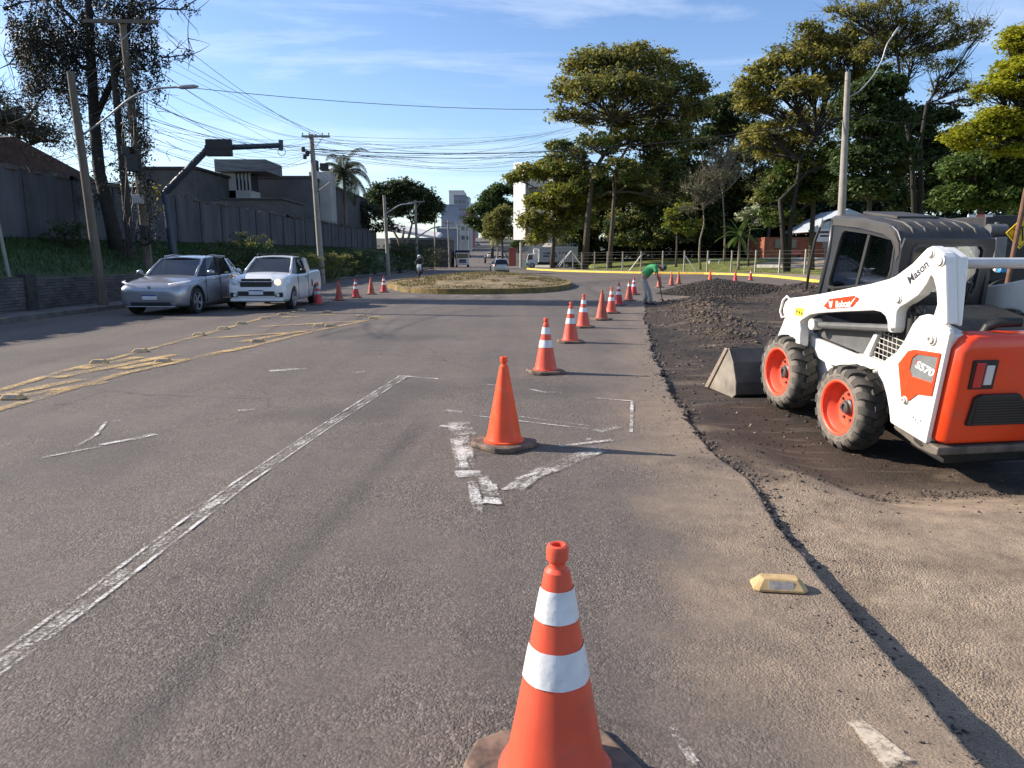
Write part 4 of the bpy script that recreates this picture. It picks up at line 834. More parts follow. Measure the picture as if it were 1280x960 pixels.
def cabin(root,paint,bot,top,zbelt,zroof,crown=.04,pill=((0,1,2,3)),gm=M_gl):
    """bot/top: (x, half width) stations front to back for the glasshouse"""
    n=len(bot); mb=MB(); zb=lambda i: zbelt[i] if hasattr(zbelt,'__len__') else zbelt; zr=lambda i: zroof[i] if hasattr(zroof,'__len__') else zroof
    for s in(1,-1):
        for i in range(n): mb.v.append((bot[i][0],bot[i][1]*s,zb(i)))
        for i in range(n): mb.v.append((top[i][0],top[i][1]*s,zr(i)))
    for q in(0,2*n):
        for i in range(n-1): mb.f.append((q+i,q+i+1,q+n+i+1,q+n+i)); mb.mi.append(0)
    mb.f+= [(0,n,3*n,2*n),(n-1,2*n-1,4*n-1,3*n-1)]; mb.mi+=[0,0]
    g=mb.build('window_glass',gm,root)
    # roof skin
    mb=MB(); m_=7; vs=[]
    for i in range(n):
        for j in range(m_):
            u=-1+2*j/(m_-1); vs.append((top[i][0]+(.03 if i==0 else (-.03 if i==n-1 else 0)),top[i][1]*u*1.01,zr(i)+crown*(1-u*u)+.004*(1-abs(u))))
    vs2=[(v[0],v[1],v[2]-.03) for v in vs]; N=len(vs); fs=[]
    for i in range(n-1):
        for j in range(m_-1): fs+= [(i*m_+j,i*m_+j+1,(i+1)*m_+j+1,(i+1)*m_+j),(N+i*m_+j,N+(i+1)*m_+j,N+(i+1)*m_+j+1,N+i*m_+j+1)]
    for j in range(m_-1): fs+=[(j,N+j,N+j+1,j+1),((n-1)*m_+j,(n-1)*m_+j+1,N+(n-1)*m_+j+1,N+(n-1)*m_+j)]
    for i in range(n-1): fs+=[(i*m_,(i+1)*m_,N+(i+1)*m_,N+i*m_),(i*m_+m_-1,N+i*m_+m_-1,N+(i+1)*m_+m_-1,(i+1)*m_+m_-1)]
    mb.add(vs+vs2,fs); mb.build('roof',paint,root,smooth='auto',bevel=.012)
    for i in pill:
        for s in(1,-1):
            w_=.035 if i in(0,) else .03
            mb=MB(); mb.tube([(bot[i][0],bot[i][1]*s,zb(i)-.02),((bot[i][0]+top[i][0])/2,(bot[i][1]+top[i][1])/2*s*1.01,(zb(i)+zr(i))/2+.01),(top[i][0],top[i][1]*s,zr(i)+.0)],[w_*1.3,w_,w_],6); mb.build('pillar',paint if i in(0,n-1) else M_dkp,root,smooth=True)
    return g
def plate(root,x,z,w=.40,h=.13,y=0,dx=.012):
    mb=MB(); mb.box(x,x+dx,y-w/2,y+w/2,z-h/2,z+h/2,0); mb.box(x+dx,x+dx+math.copysign(.001,dx),y-w/2,y+w/2,z+h/2-.03,z+h/2,1)
    mb.build('number_plate',[M_plate,M_pb],root)
def bits(root,name,m,boxes,bevel=.01,**kw):
    mb=MB()
    for b in boxes: mb.box(*b)
    return mb.build(name,m,root,bevel=bevel,**kw)
M_silver=mat('paint_silver',(.36,.37,.40),.28,metal=.55,var=.03,coat=.8); M_carw=mat('paint_white',(.70,.70,.70),.3,var=.03,coat=.7)
# ---- silver SUV  (x forward)
def suv():
    r=empty('suv',(0,0,0),0,'silver grey electric looking suv waiting beside the white pickup, nearest the left wall','car')
    st=[(2.24,.42,.62,.62,.50,.02),(2.21,.30,.76,.78,.62,.02),(2.10,.22,.86,.89,.72,.03),(1.75,.20,.93,.935,.76,.06),(1.35,.20,.98,.945,.79,.07),(.95,.20,1.03,.945,.80,.07),(.55,.20,1.06,.945,.83,.02),(0,.20,1.07,.945,.86,.0),(-.7,.20,1.09,.945,.86,0),(-1.3,.21,1.12,.945,.85,0),(-1.8,.24,1.14,.935,.80,0),(-2.1,.28,1.12,.90,.74,0),(-2.26,.36,1.02,.82,.66,0),(-2.29,.46,.90,.74,.60,0)]
    b=loft_car(st,M_silver,r,[(1.38,.36),(-1.38,.36)],.41)
    cabin(r,M_silver,[(.98,.72),(.55,.84),(-.35,.86),(-1.25,.84),(-2.0,.74)],[(.18,.60),(.0,.63),(-.5,.66),(-1.2,.64),(-1.72,.56)],[1.04,1.06,1.085,1.12,1.12],[1.53,1.565,1.60,1.58,1.53],pill=(0,2,3,4))
    for x in(1.38,-1.38):
        for s in(1,-1):
            car_wheel(r,x,.93*s,s,r=.36,w=.22)
            mb=MB(); a=[R(q) for q in range(-8,189,14)]; mb.tube([(x+.43*math.cos(t),.925*s,.36+.43*math.sin(t)) for t in a],.028,6); mb.build('arch_trim',M_dkp,r,smooth=True)
    bits(r,'sill',M_dkp,[(-1.0,1.0,.86,.935,.17,.27),(-1.0,1.0,-.935,-.86,.17,.27)]); bits(r,'lower_grille',M_dkp,[(2.14,2.235,-.55,.55,.27,.37)],.02); bits(r,'bumper_lip',M_alloy,[(2.10,2.25,-.66,.66,.235,.262)])
    for s in(1,-1):
        mb=MB(); mb.tube([(2.165,.50*s,.845),(2.12,.68*s,.87),(1.98,.84*s,.90),(1.72,.915*s,.93)],[.014,.026,.026,.012],8); mb.build('headlight',mat('day_light',(.9,.9,.9),.3,var=0,emit=((1,1,1),.12)),r,smooth=True)
        mb=MB(); mb.tube([(2.18,.70*s,.66),(2.12,.80*s,.58),(2.09,.83*s,.46),(2.14,.77*s,.36)],[.012,.03,.03,.012],8); mb.build('air_curtain',M_dkp,r,smooth=True)
        mb=MB(); mb.tube([(.66,.93*s,1.07),(.64,1.03*s,1.12)],.02,6); mb.tube([(.69,.96*s,1.14),(.66,1.05*s,1.15),(.63,1.13*s,1.14)],[.05,.075,.05],10); mb.build('side_mirror',M_silver,r,smooth=True)
        bits(r,'door_handle',M_alloy,[(.02,.22,.94*s-.01,.94*s+.012,.93,.955),(-.98,-.78,.94*s-.01,.94*s+.012,.95,.975)],.008)
        for g_ in [(.78,.79,.937*s-.012,.937*s+.010,.30,1.0),(-.20,-.19,.941*s-.012,.941*s+.007,.30,1.05),(-1.10,-1.09,.941*s-.012,.941*s+.006,.62,1.08)]: bits(r,'door_gap',M_dkp,[g_],0)
        mb=MB(); mb.tube([(.0,.60*s,1.60),(-.5,.62*s,1.645),(-1.5,.58*s,1.61)],.016,6); mb.build('roof_rail',M_alloy,r,smooth=True)
    plate(r,2.245,.50); mb=MB(); mb.lathe([(.05,2.21),(.045,2.225),(0,2.228)],16,'x',(0,0,.76)); mb.build('badge',M_alloy,r)
    bits(r,'tail_light',M_red,[(-2.27,-2.18,-.78,.78,.93,.98)]); mb=MB(); mb.box(-1.85,-1.5,.925,.935,.0,.01,M=Matrix.Translation((0,0,.9))); 
    mb=MB(); mb.lathe([(.0,.95),(.085,.955),(.10,.97),(.085,.985)],16,'y',(-1.75,0,1.02)); 
    return r
sv=suv(); sv.location=(-9.80,21.9,0); sv.rotation_euler=(0,0,-math.pi/2-R(1)); 
# ---- white pickup
def pickup():
    r=empty('pickup_truck',(0,0,0),0,'small white pickup with headlight on and dark roof rack, right of the silver car','pickup')
    st=[(2.16,.44,.60,.60,.5,.01),(2.13,.33,.76,.74,.62,.01),(2.05,.24,.86,.82,.68,.03),(1.7,.21,.95,.855,.72,.06),(1.3,.21,1.0,.86,.74,.07),(.95,.21,1.04,.86,.76,.06),(.6,.21,1.02,.86,.78,.0),(0,.21,1.02,.86,.79,0),(-.55,.21,1.04,.86,.79,0),(-.75,.21,1.07,.86,.80,0),(-1.4,.23,1.09,.86,.81,0),(-2.1,.27,1.11,.855,.81,0),(-2.34,.34,1.10,.83,.78,0),(-2.37,.42,1.06,.80,.76,0)]
    loft_car(st,M_carw,r,[(1.33,.31),(-1.33,.31)],.37)
    cabin(r,M_carw,[(.98,.68),(.60,.77),(-.35,.78),(-.72,.76)],[(.22,.55),(.10,.60),(-.40,.61),(-.62,.58)],[1.05,1.02,1.03,1.05],[1.49,1.515,1.52,1.48],pill=(0,2,3))
    mb=MB(); mb.prism([(-.42,1.03),(-.40,1.49),(-.62,1.46),(-1.05,1.08)],.70,.775,'y'); mb.prism([(-.42,1.03),(-.40,1.49),(-.62,1.46),(-1.05,1.08)],-.775,-.70,'y'); mb.build('rear_quarter',M_carw,r,bevel=.02)
    for x in(1.33,-1.33):
        for s in(1,-1): car_wheel(r,x,.845*s,s,r=.31,w=.2,spokes=6)
    for s in(1,-1):
        mb=MB(); mb.add([(2.13,.48*s,.86),(2.06,.74*s,.89),(1.74,.872*s,.95),(2.155,.50*s,.73),(2.07,.79*s,.70),(1.86,.880*s,.76),(2.0,.48*s,.80),(1.75,.70*s,.80)],[(0,3,4,1),(1,4,5,2),(0,1,7,6),(1,2,7),(3,6,7,4),(4,7,5),(0,6,3),(2,5,7)]); mb.build('headlight',M_lampc,r,smooth=False)
        mb=MB(); mb.lathe([(.085,2.05),(.075,2.135),(.0,2.145)],16,'x',(0,.60*s,.80)); h=mb.build('lamp_bulb',mat('lit_lamp',(.9,.7,.3),.3,var=0,emit=((1,.62,.22),2.6)) if s>0 else M_lampc,r,smooth=True)
        mb=MB(); mb.box(2.02,2.150,(.50 if s>0 else -.74),(.74 if s>0 else -.50),.38,.52); mb.build('fog_recess',M_dkp,r,bevel=.03)
        mb=MB(); mb.lathe([(.05,2.15),(.04,2.165),(0,2.167)],12,'x',(0,.60*s,.44)); mb.build('fog_lamp',M_lampc,r)
        mb=MB(); mb.tube([(.66,.86*s,1.04),(.64,.93*s,1.08)],.02,6); mb.tube([(.68,.90*s,1.11),(.66,.97*s,1.115),(.63,1.04*s,1.10)],[.05,.07,.05],10); mb.build('side_mirror',M_carw if s<0 else M_dkp,r,smooth=True)
        bits(r,'door_handle',M_dkp,[(-.28,-.10,.85*s-.01,.85*s+.02,.90,.925)],.006)
        for g_ in [(.80,.808,.855*s-.01,.855*s+.008,.30,.98),(-.42,-.412,.857*s-.01,.857*s+.008,.30,1.02)]: bits(r,'door_gap',M_dkp,[g_],0)
        bits(r,'side_vent',M_dkp,[(-.98,-.82,.855*s-.02,.855*s+.012,.58,.80)],.02)
        mb=MB(); mb.tube([(.15,.52*s,1.54),(.0,.55*s,1.60),(-.5,.55*s,1.605),(-.72,.53*s,1.52)],.018,6); mb.build('roof_rail',M_dkp,r,smooth=True)
    mb=MB(); mb.tube([(-.05,-.55,1.60),(-.05,.55,1.60)],.016,6); mb.tube([(-.5,-.55,1.605),(-.5,.55,1.605)],.016,6); mb.build('rack_bar',M_dkp,r)
    bits(r,'grille',M_dkp,[(2.05,2.165,-.44,.44,.67,.80),(2.03,2.135,-.42,.42,.84,.90)],.02); bits(r,'grille_bar',M_alloy,[(2.09,2.165,-.46,.46,.805,.835)]); mb=MB(); mb.prism([(-.07,.805),(-.02,.805),(-.02,.79),(.02,.79),(.02,.805),(.07,.805),(.07,.83),(.02,.83),(.02,.845),(-.02,.845),(-.02,.83),(-.07,.83)],2.145,2.155,'x'); mb.build('badge',mat('brass',(.5,.35,.1),.35,metal=.6,var=0),r)
    bits(r,'lower_intake',M_dkp,[(2.10,2.175,-.52,.52,.42,.55)],.02); bits(r,'bumper_lip',M_carw,[(2.0,2.17,-.74,.74,.26,.34)],.03)
    plate(r,2.165,.52); bits(r,'bed_cover',M_dkp,[(-2.28,-1.0,-.74,.74,1.06,1.115)],.02); mb=MB(); mb.tube([(.15,0,1.56),(.05,0,1.64)],.008,5); mb.build('aerial',M_dkp,r)
    return r
pk=pickup(); pk.scale=(1.05,)*3; pk.location=(-7.68,23.8,0); pk.rotation_euler=(0,0,-math.pi/2+R(2))
# ---- hatchback and the cars far down the road
M_beige=mat('paint_champagne',(.40,.40,.38),.3,metal=.5,var=.03,coat=.7)
def hatch(lab,paint=M_beige,x=0,y=0,z=0,rz=math.pi/2):
    r=empty('car',(0,0,0),0,lab,'car')
    st=[(1.85,.42,.60,.55,.45,.01),(1.82,.30,.72,.68,.55,.01),(1.7,.22,.82,.76,.62,.03),(1.3,.2,.92,.80,.66,.05),(.9,.2,.98,.81,.70,.04),(.3,.2,1.0,.81,.73,0),(-.6,.2,1.02,.81,.73,0),(-1.4,.22,1.03,.81,.72,0),(-1.75,.26,1.0,.78,.68,0),(-1.86,.36,.95,.72,.62,0)]
    loft_car(st,paint,r,[(1.2,.3),(-1.2,.3)],.36)
    cabin(r,paint,[(1.0,.62),(.6,.72),(-.4,.73),(-1.1,.72),(-1.75,.64)],[(.25,.52),(.1,.56),(-.5,.58),(-1.1,.56),(-1.55,.50)],[.98,1.0,1.01,1.02,1.0],[1.42,1.45,1.48,1.46,1.42],pill=(0,2,4))
    for xx in(1.2,-1.2):
        for s in(1,-1): car_wheel(r,xx,.80*s,s,r=.3,w=.19)
    for s in(1,-1):
        bits(r,'tail_light',M_red,[(-1.87,-1.70,.58*s-.1,.58*s+.1,.82,.98)],.02); mb=MB(); mb.tube([(.62,.80*s,1.0),(.6,.92*s,1.05)],[.03,.06],8); mb.build('side_mirror',paint,r,smooth=True)
        bits(r,'headlight',M_lampc,[(1.66,1.82,.55*s-.12,.55*s+.12,.66,.80)],.03)
    bits(r,'bumper_trim',M_dkp,[(-1.90,-1.80,-.6,.6,.30,.42)],.02); plate(r,-1.885,.70,dx=-.012)
    r.location=(x,y,z); r.rotation_euler=(0,0,rz); return r
h1=hatch('champagne hatchback driving away just past the traffic island',x=-1.25,y=71.5,z=0,rz=math.pi/2+R(8))
def far_copy(px,Y,lab,rz,ref=h1):
    c=copy_tree(ref); p=at(px,320,Y); c.location=(p.x,Y,float(zt(Y))); c.rotation_euler=(0,0,rz); c['label']=lab; return c
h2=hatch('small pale car far up the hill, right one of the two side by side',mat('paint_cream',(.6,.58,.5),.35,var=.03,coat=.5),rz=math.pi/2); p=at(624,320,182); h2.location=(p.x,182,float(zt(182)))
h3=far_copy(613,196,'white car far up the hill, left one of the two side by side',-math.pi/2,h2)
h4=far_copy(598,300,'tiny dark parked car farthest up the hill on the left kerb',-math.pi/2,h1)
# ---- tipper truck coming towards the camera
def tipper():
    r=empty('tipper_truck',(0,0,0),0,'white cabbed tipper truck with dark body coming down the far road','truck')
    bits(r,'cab',M_carw,[(.9,2.6,-1.2,1.2,.75,2.55),(2.6,2.85,-1.15,1.15,.55,1.55)],.10); bits(r,'windscreen',M_gl,[(2.58,2.63,-1.05,1.05,1.6,2.4)],.05); bits(r,'side_window',M_gl,[(1.5,2.45,-1.215,1.215,1.6,2.3)],.05)
    bits(r,'grille',M_dkp,[(2.85,2.89,-.6,.6,.75,1.35)],.03); bits(r,'grille_bar',M_alloy,[(2.89,2.91,-.5,.5,1.0,1.05)]); bits(r,'bumper',M_carw,[(2.7,2.95,-1.2,1.2,.38,.68)],.05)
    for s in(1,-1): bits(r,'headlight',M_lampc,[(2.82,2.90,.88*s-.2,.88*s+.2,.78,1.0)],.04); bits(r,'side_mirror',M_dkp,[(2.4,2.5,1.35*s-.1,1.35*s+.1,1.6,2.2)],.03)
    mb=MB(); mb.prism([(.8,1.1),(.8,3.0),(1.2,3.0),(1.2,2.85),(-4.5,2.85),(-4.5,1.1)],-1.25,1.25,'y'); mb.build('tipper_body',mat('tipper_dark',(.035,.038,.045),.6,var=.3),r,bevel=.04); bits(r,'frame',M_dkp,[(-4.4,2.4,-.5,.5,.55,1.1)])
    for x in(1.9,-2.2,-3.5):
        for s in(1,-1): car_wheel(r,x,1.2*s,s,r=.5,w=.3)
    plate(r,2.95,.5); return r
tp=tipper(); p=at(578,332,134); tp.location=(p.x,134,0.0); tp.rotation_euler=(0,0,-math.pi/2+R(5))
# ---- box truck
def boxtruck():
    r=empty('box_truck',(0,0,0),0,'white box truck with green bumper half hidden behind the trees and fence','truck')
    mb=MB(); mb.prism([(2.2,.55),(3.9,.50),(4.0,1.2),(3.75,2.25),(2.2,2.3)],-1.0,1.0,'y'); mb.build('cab',M_carw,r,bevel=.08)
    mb=MB(); mb.prism([(3.0,1.35),(3.90,1.32),(3.70,2.1),(3.0,2.1)],-1.008,1.008,'y'); mb.build('side_window',M_gl,r,bevel=.02)
    bits(r,'windscreen',M_gl,[(3.76,3.93,-.9,.9,1.35,2.05)],.03); bits(r,'bumper',mat('green_plastic',(.03,.30,.16),.5,var=.1),[(3.7,4.08,-1.02,1.02,.40,.85)],.05)
    bx=bits(r,'box',mat('box_grey',(.42,.43,.44),.5,var=.08),[(-4.2,2.0,-1.2,1.2,.95,3.35)],.04); bits(r,'wind_deflector',M_carw,[(2.1,2.9,-.9,.9,2.3,3.1)],.1); bits(r,'frame',M_dkp,[(-4.1,3.4,-.45,.45,.5,.95)])
    for x in(3.1,-2.4):
        for s in(1,-1): car_wheel(r,x,1.05*s,s,r=.42,w=.26)
    for (x0,x1,z) in [(1.3,1.05,2.35),(.9,.2,2.35),(.1,-.8,2.35),(-1.1,-1.4,2.35),(-1.6,-2.5,2.35),(1.3,.4,1.9),(.2,-.9,1.9)]:   # lettering too small to read in the photo: soft dark dashes
        bits(bx,'lettering',mat('dark_blue',(.03,.04,.12),.5,var=0),[(x1,x0,1.2,1.206,z-.12,z+.12)],0)
    return r
bt=boxtruck(); bt.location=(6.4,118,0.0); bt.rotation_euler=(0,0,math.pi-R(4))
# ---- motorcycles with riders
M_dk=mat('dark_cloth',(.02,.02,.025),.8,var=.2); M_skin=mat('skin',(.30,.16,.10),.6,var=.08)
def motorcycle(px,py,lab,plab,rz,paint,Y=None,shirt=M_dk,helm=M_carw,grp=None):
    x,y=G(px,py) if Y is None else (at(px,py,Y).x,Y); z=float(zt(y))
    r=empty('motorcycle',(x,y,z),rz,lab,'motorcycle')
    for xx in(.66,-.62):
        mb=MB(); mb.lathe([(.22,-.04),(.30,-.045),(.31,0),(.30,.045),(.22,.04)],24,'y',cap=False); w=mb.build('wheel',M_tyre,r,smooth=True,loc=(xx,0,.31))
        mb=MB(); mb.lathe([(.22,-.03),(.05,-.04),(.05,.04),(.22,.03)],16,'y',cap=False); mb.build('rim',M_alloy,w)
    mb=MB(); mb.tube([(.66,.06,.31),(.45,.06,.95)],.03,6); mb.tube([(.66,-.06,.31),(.45,-.06,.95)],.03,6); mb.tube([(.42,-.36,1.02),(.46,0,.98),(.42,.36,1.02)],.018,6); mb.build('fork',M_dkp,r)
    mb=MB(); mb.prism([(.62,.62),(.70,.80),(.52,1.08),(.36,1.02),(.30,.80),(.35,.45)],-.17,.17,'y'); mb.build('fairing',paint,r,bevel=.05)
    mb=MB(); mb.prism([(.35,.80),(.0,.86),(-.7,.86),(-.78,.80),(-.3,.66),(.30,.62)],-.14,.14,'y'); mb.build('seat',M_dkp,r,bevel=.04); mb=MB(); mb.box(-.15,.3,-.13,.13,.25,.65); mb.tube([(-.1,0,.35),(-.62,.1,.31)],.04,6); mb.build('engine',M_dkp,r,bevel=.03)
    mb=MB(); mb.lathe([(.08,.68),(.06,.71),(0,.72)],12,'x',(0,0,.88)); mb.build('headlight',M_lampc,r)
    # rider: one continuous body
    V=[(-.15,0,.92),(-.10,0,1.15),(-.03,0,1.38),(0,0,1.50),(.02,0,1.60),(.03,0,1.72),(-.04,.2,1.40),(.12,.30,1.18),(.38,.32,1.05),(-.04,-.2,1.40),(.12,-.30,1.18),(.38,-.32,1.05),(-.12,.11,.90),(.28,.20,.78),(.12,.20,.38),(.22,.2,.32),(-.12,-.11,.90),(.28,-.20,.78),(.12,-.20,.38),(.22,-.2,.32)]
    Ed=[(0,1),(1,2),(2,3),(3,4),(4,5),(2,6),(6,7),(7,8),(2,9),(9,10),(10,11),(0,12),(12,13),(13,14),(14,15),(0,16),(16,17),(17,18),(18,19)]
    Rd=[.15,.15,.17,.07,.07,.09,.075,.05,.035,.075,.05,.035,.10,.085,.055,.05,.10,.085,.055,.05]
    p=empty('person',(x,y,z),rz,plab,'person'); skin('body',V,Ed,Rd,shirt,p,sub=2)
    mb=MB(); mb.lathe([(0,1.56),(.10,1.58),(.135,1.66),(.13,1.76),(.08,1.83),(0,1.85)],16,'z',(.03,0,0)); mb.build('helmet',helm,p,smooth=True)
    mb=MB(); mb.box(.10,.17,-.09,.09,1.64,1.73); mb.build('visor',M_dkp,p,bevel=.02); return r
motorcycle(524.5,346.6,'white scooter like motorcycle coming past the left end of the traffic island','rider in black on the white motorcycle left of the traffic island',-math.pi/2+.1,M_carw)
motorcycle(606.5,331.5,'dark motorcycle riding away in the middle of the far road','rider with a pale helmet on the dark motorcycle in the middle of the far road',math.pi/2,M_dkp,helm=M_band2)
# ================================================================ WORKER
wx,wy=G(811,381); WZ=-.02
wk=empty('person',(wx,wy,WZ),R(-12),'worker in green t-shirt, grey trousers and cap, bent over at the edge of the cut','person')
# facing +x (right), local: x forward, y left
V=[(-.22,0,.90),(-.14,0,1.05),(.02,0,1.22),(.17,0,1.30),(.26,0,1.31),(.33,0,1.29),  #0 pelvis..5 head base
   (.40,0,1.25),
   (.17,.19,1.25),(.22,.25,1.00),(.33,.16,.80),(.35,.14,.72),    #7-10 left arm
   (.17,-.19,1.25),(.26,-.25,1.02),(.30,-.12,.86),(.31,-.10,.78),    #11-14 right arm
   (-.20,.12,.86),(-.10,.15,.47),(-.13,.15,.09),(.02,.16,.04),     #15-18
   (-.20,-.12,.86),(-.02,-.14,.48),(.08,-.15,.09),(.23,-.16,.04)]
Ed=[(0,1),(1,2),(2,3),(3,4),(4,5),(5,6),(3,7),(7,8),(8,9),(9,10),(3,11),(11,12),(12,13),(13,14),(0,15),(15,16),(16,17),(17,18),(0,19),(19,20),(20,21),(21,22)]
Rd=[(.13,.15),(.12,.145),(.13,.15),(.12,.16),(.055,.055),(.06,.06),(.085,.08),.055,.045,.032,.028,.055,.045,.032,.028,.085,.062,.045,.04,.085,.062,.045,.04]
skin('body',V,Ed,Rd,M_skin,wk)
def hand(base,dirn,side,par):
    mb=[]; B=Vector(base)
    for k in range(4):
        o=Vector((0,(k-1.5)*.02*side,0)); L_=[.075,.085,.08,.062][k]
        skin('finger',[B+o*.7,B+o+Vector((.01,0,-.04)),B+o+Vector((.03,0,-.05-L_*.35)),B+o+Vector((.015,0,-.055-L_*.6))],[(0,1),(1,2),(2,3)],[.014,.010,.009,.007],M_skin,par,sub=1)
    skin('thumb',[B,B+Vector((-.02,.02*side,-.02)),B+Vector((-.005,.03*side,-.06))],[(0,1),(1,2)],[.014,.010,.008],M_skin,par,sub=1)
hand((.355,.14,.70),0,1,wk); hand((.315,-.10,.76),0,-1,wk)
M_gt=mat('green_shirt',(.05,.30,.11),.85,var=.15,vs=5,bump=.01,bs=14); M_gt2=mat('grey_trousers',(.27,.26,.26),.85,var=.2,vs=5,bump=.01,bs=12)
sV=[(-.20,0,.93),(-.10,0,1.10),(.03,0,1.235),(.17,0,1.30),(.235,0,1.315),(.17,.19,1.25),(.205,.235,1.08),(.17,-.19,1.25),(.235,-.235,1.09)]
skin('shirt',sV,[(0,1),(1,2),(2,3),(3,4),(3,5),(5,6),(3,7),(7,8)],[(.155,.17),(.15,.165),(.15,.175),(.14,.175),.07,.085,.075,.085,.075],M_gt,wk)
tV=[(-.19,0,.99),(-.22,0,.90),(-.20,.12,.84),(-.10,.15,.47),(-.13,.15,.12),(-.20,-.12,.84),(-.02,-.14,.48),(.07,-.15,.12)]
skin('trousers',tV,[(0,1),(1,2),(2,3),(3,4),(1,5),(5,6),(6,7)],[(.14,.15),(.145,.16),.11,.088,.082,.11,.088,.082],M_gt2,wk,root=1)
for (x,y) in((-.05,.155),(.16,-.155)):
    mb=MB(); mb.prism([(x-.11,0),(x-.12,.10),(x-.04,.13),(x+.04,.08),(x+.16,.05),(x+.17,0)],y-.05,y+.05,'y'); mb.build('boot',M_dk,wk,bevel=.025,smooth='auto')
# head: skull, face, cap
mb=MB(); HM=Matrix.Translation((.43,0,1.24))@Matrix.Rotation(R(60),4,'Y')
mb.lathe([(0,-.12),(.05,-.11),(.075,-.06),(.085,0),(.08,.06),(.05,.10),(0,.115)],20,'z',M=HM)
mb.tube([HM@Vector((.08,0,.0)),HM@Vector((.105,0,-.03)),HM@Vector((.08,0,-.04))],[.010,.015,.010],8)
for s in(1,-1): mb.tube([HM@Vector((.0,.082*s,.02)),HM@Vector((-.005,.097*s,0)),HM@Vector((0,.083*s,-.03))],[.012,.014,.008],6)
hd=mb.build('head',M_skin,wk,smooth=True)
mb=MB(); 
for s in(1,-1): mb.lathe([(0,-.012),(.010,0),(0,.012)],8,'z',M=HM@Matrix.Translation((.076,.03*s,.005)))
mb.box(.078,.086,-.022,.022,-.066,-.058,M=HM); mb.build('eyes_and_mouth',M_dk,hd)
mb=MB(); mb.lathe([(.092,.02),(.094,.05),(.075,.10),(.03,.13),(0,.133)],20,'z',M=HM@Matrix.Rotation(R(-8),4,'Y')); mb.prism([(.06,-.07),(.17,-.05),(.185,0),(.17,.05),(.06,.07)],0.03,.038,'z'); 
for i in range(len(mb.v)-10,len(mb.v)): mb.v[i]=tuple(HM@Vector(mb.v[i]))
cp=mb.build('cap',mat('cap_dark',(.05,.07,.07),.8,var=.2),wk,smooth='auto')
Mw=Matrix.Translation((wx,wy,WZ))@Matrix.Rotation(R(-12),4,'Z')
mb=MB(); mb.tube([Mw@Vector(q) for q in [(.27,-.12,.95),(.33,.06,.70),(.42,.15,.28),(.45,.17,.12)]],.016,8)
sh=empty('shovel',Mw@Vector((.45,.17,.02)),R(-12),'shovel held by the bent worker, blade on the ground','shovel'); o=mb.build('handle',mat('shovel_wood',(.10,.06,.035),.7,var=.2),None); bpy.context.view_layer.update(); o.parent=sh; o.matrix_parent_inverse=(Matrix.Translation(Mw@Vector((.45,.17,.02)))@Matrix.Rotation(R(-12),4,'Z')).inverted()
mb=MB(); mb.prism([(-.03,.17),(.02,.17),(.14,.0),(.16,-.0),(.06,.13)],-.11,.11,'y'); mb.build('blade',M_blk,sh,bevel=.01)
# ================================================================ TREES
def leafmat(name,c,isl=.35,tr=.35,rough=.55): return mat(name,c,rough,0,var=.25,vs=.5,island=isl,trans=tr,spec=.3)
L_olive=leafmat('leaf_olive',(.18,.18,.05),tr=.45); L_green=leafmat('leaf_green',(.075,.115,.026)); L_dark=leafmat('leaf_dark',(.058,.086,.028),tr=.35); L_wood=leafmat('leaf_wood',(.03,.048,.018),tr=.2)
L_yel=leafmat('leaf_yellow_green',(.23,.24,.03),tr=.45); L_gold=leafmat('leaf_golden',(.30,.265,.065),tr=.5); L_grey=leafmat('leaf_grey_green',(.085,.092,.05)); L_ivy=leafmat('leaf_ivy',(.022,.024,.016),tr=.15); L_flow=leafmat('blossom_white',(.55,.55,.40))
M_bark=mat('bark',(.075,.058,.042),.9,var=.35,vs=5,bump=.02,bs=14); M_barkl=mat('bark_pale',(.20,.165,.125),.9,var=.3,vs=4,bump=.02,bs=12); M_barkd=mat('bark_dark',(.028,.024,.02),.9,var=.3,vs=6,bump=.02,bs=14)
def leaves_np(C,rg,size,flat=.6):      # one bent quad per centre
    N=len(C); nrm=rg.normal(size=(N,3)); nrm[:,2]=np.abs(nrm[:,2])*1.0+flat; nrm/=np.linalg.norm(nrm,axis=1)[:,None]
    t=rg.normal(size=(N,3)); a=np.cross(nrm,t); a/=np.linalg.norm(a,axis=1)[:,None]; b=np.cross(nrm,a)
    s=(size*rg.uniform(.4,1.45,N)*.92)[:,None]; w=s*.52
    p0=C-a*s; p1=C+b*w+nrm*s*.12; p2=C+a*s-nrm*s*.15; p3=C-b*w+nrm*s*.12
    return np.stack([p0,p1,p2,p3],1).reshape(-1,3)
def crown(name,clumps,rg,per,size,m,parent,cr=.8,flat=.6,hang=0,**kw):
    C=np.repeat(clumps,per,0); d=rg.normal(size=C.shape); d/=np.linalg.norm(d,axis=1)[:,None]; rr=rg.rand(len(C))[:,None]**.6*cr*np.repeat(rg.uniform(.6,1.35,len(clumps)),per)[:,None]
    d=d*rr; d[:,2]*=.55
    if hang: d[:,2]-=rg.rand(len(C))**1.5*hang
    V=leaves_np(C+d,rg,size,flat); F=np.arange(len(V)).reshape(-1,4)
    return npmesh(name,V,F,m,parent,**kw)
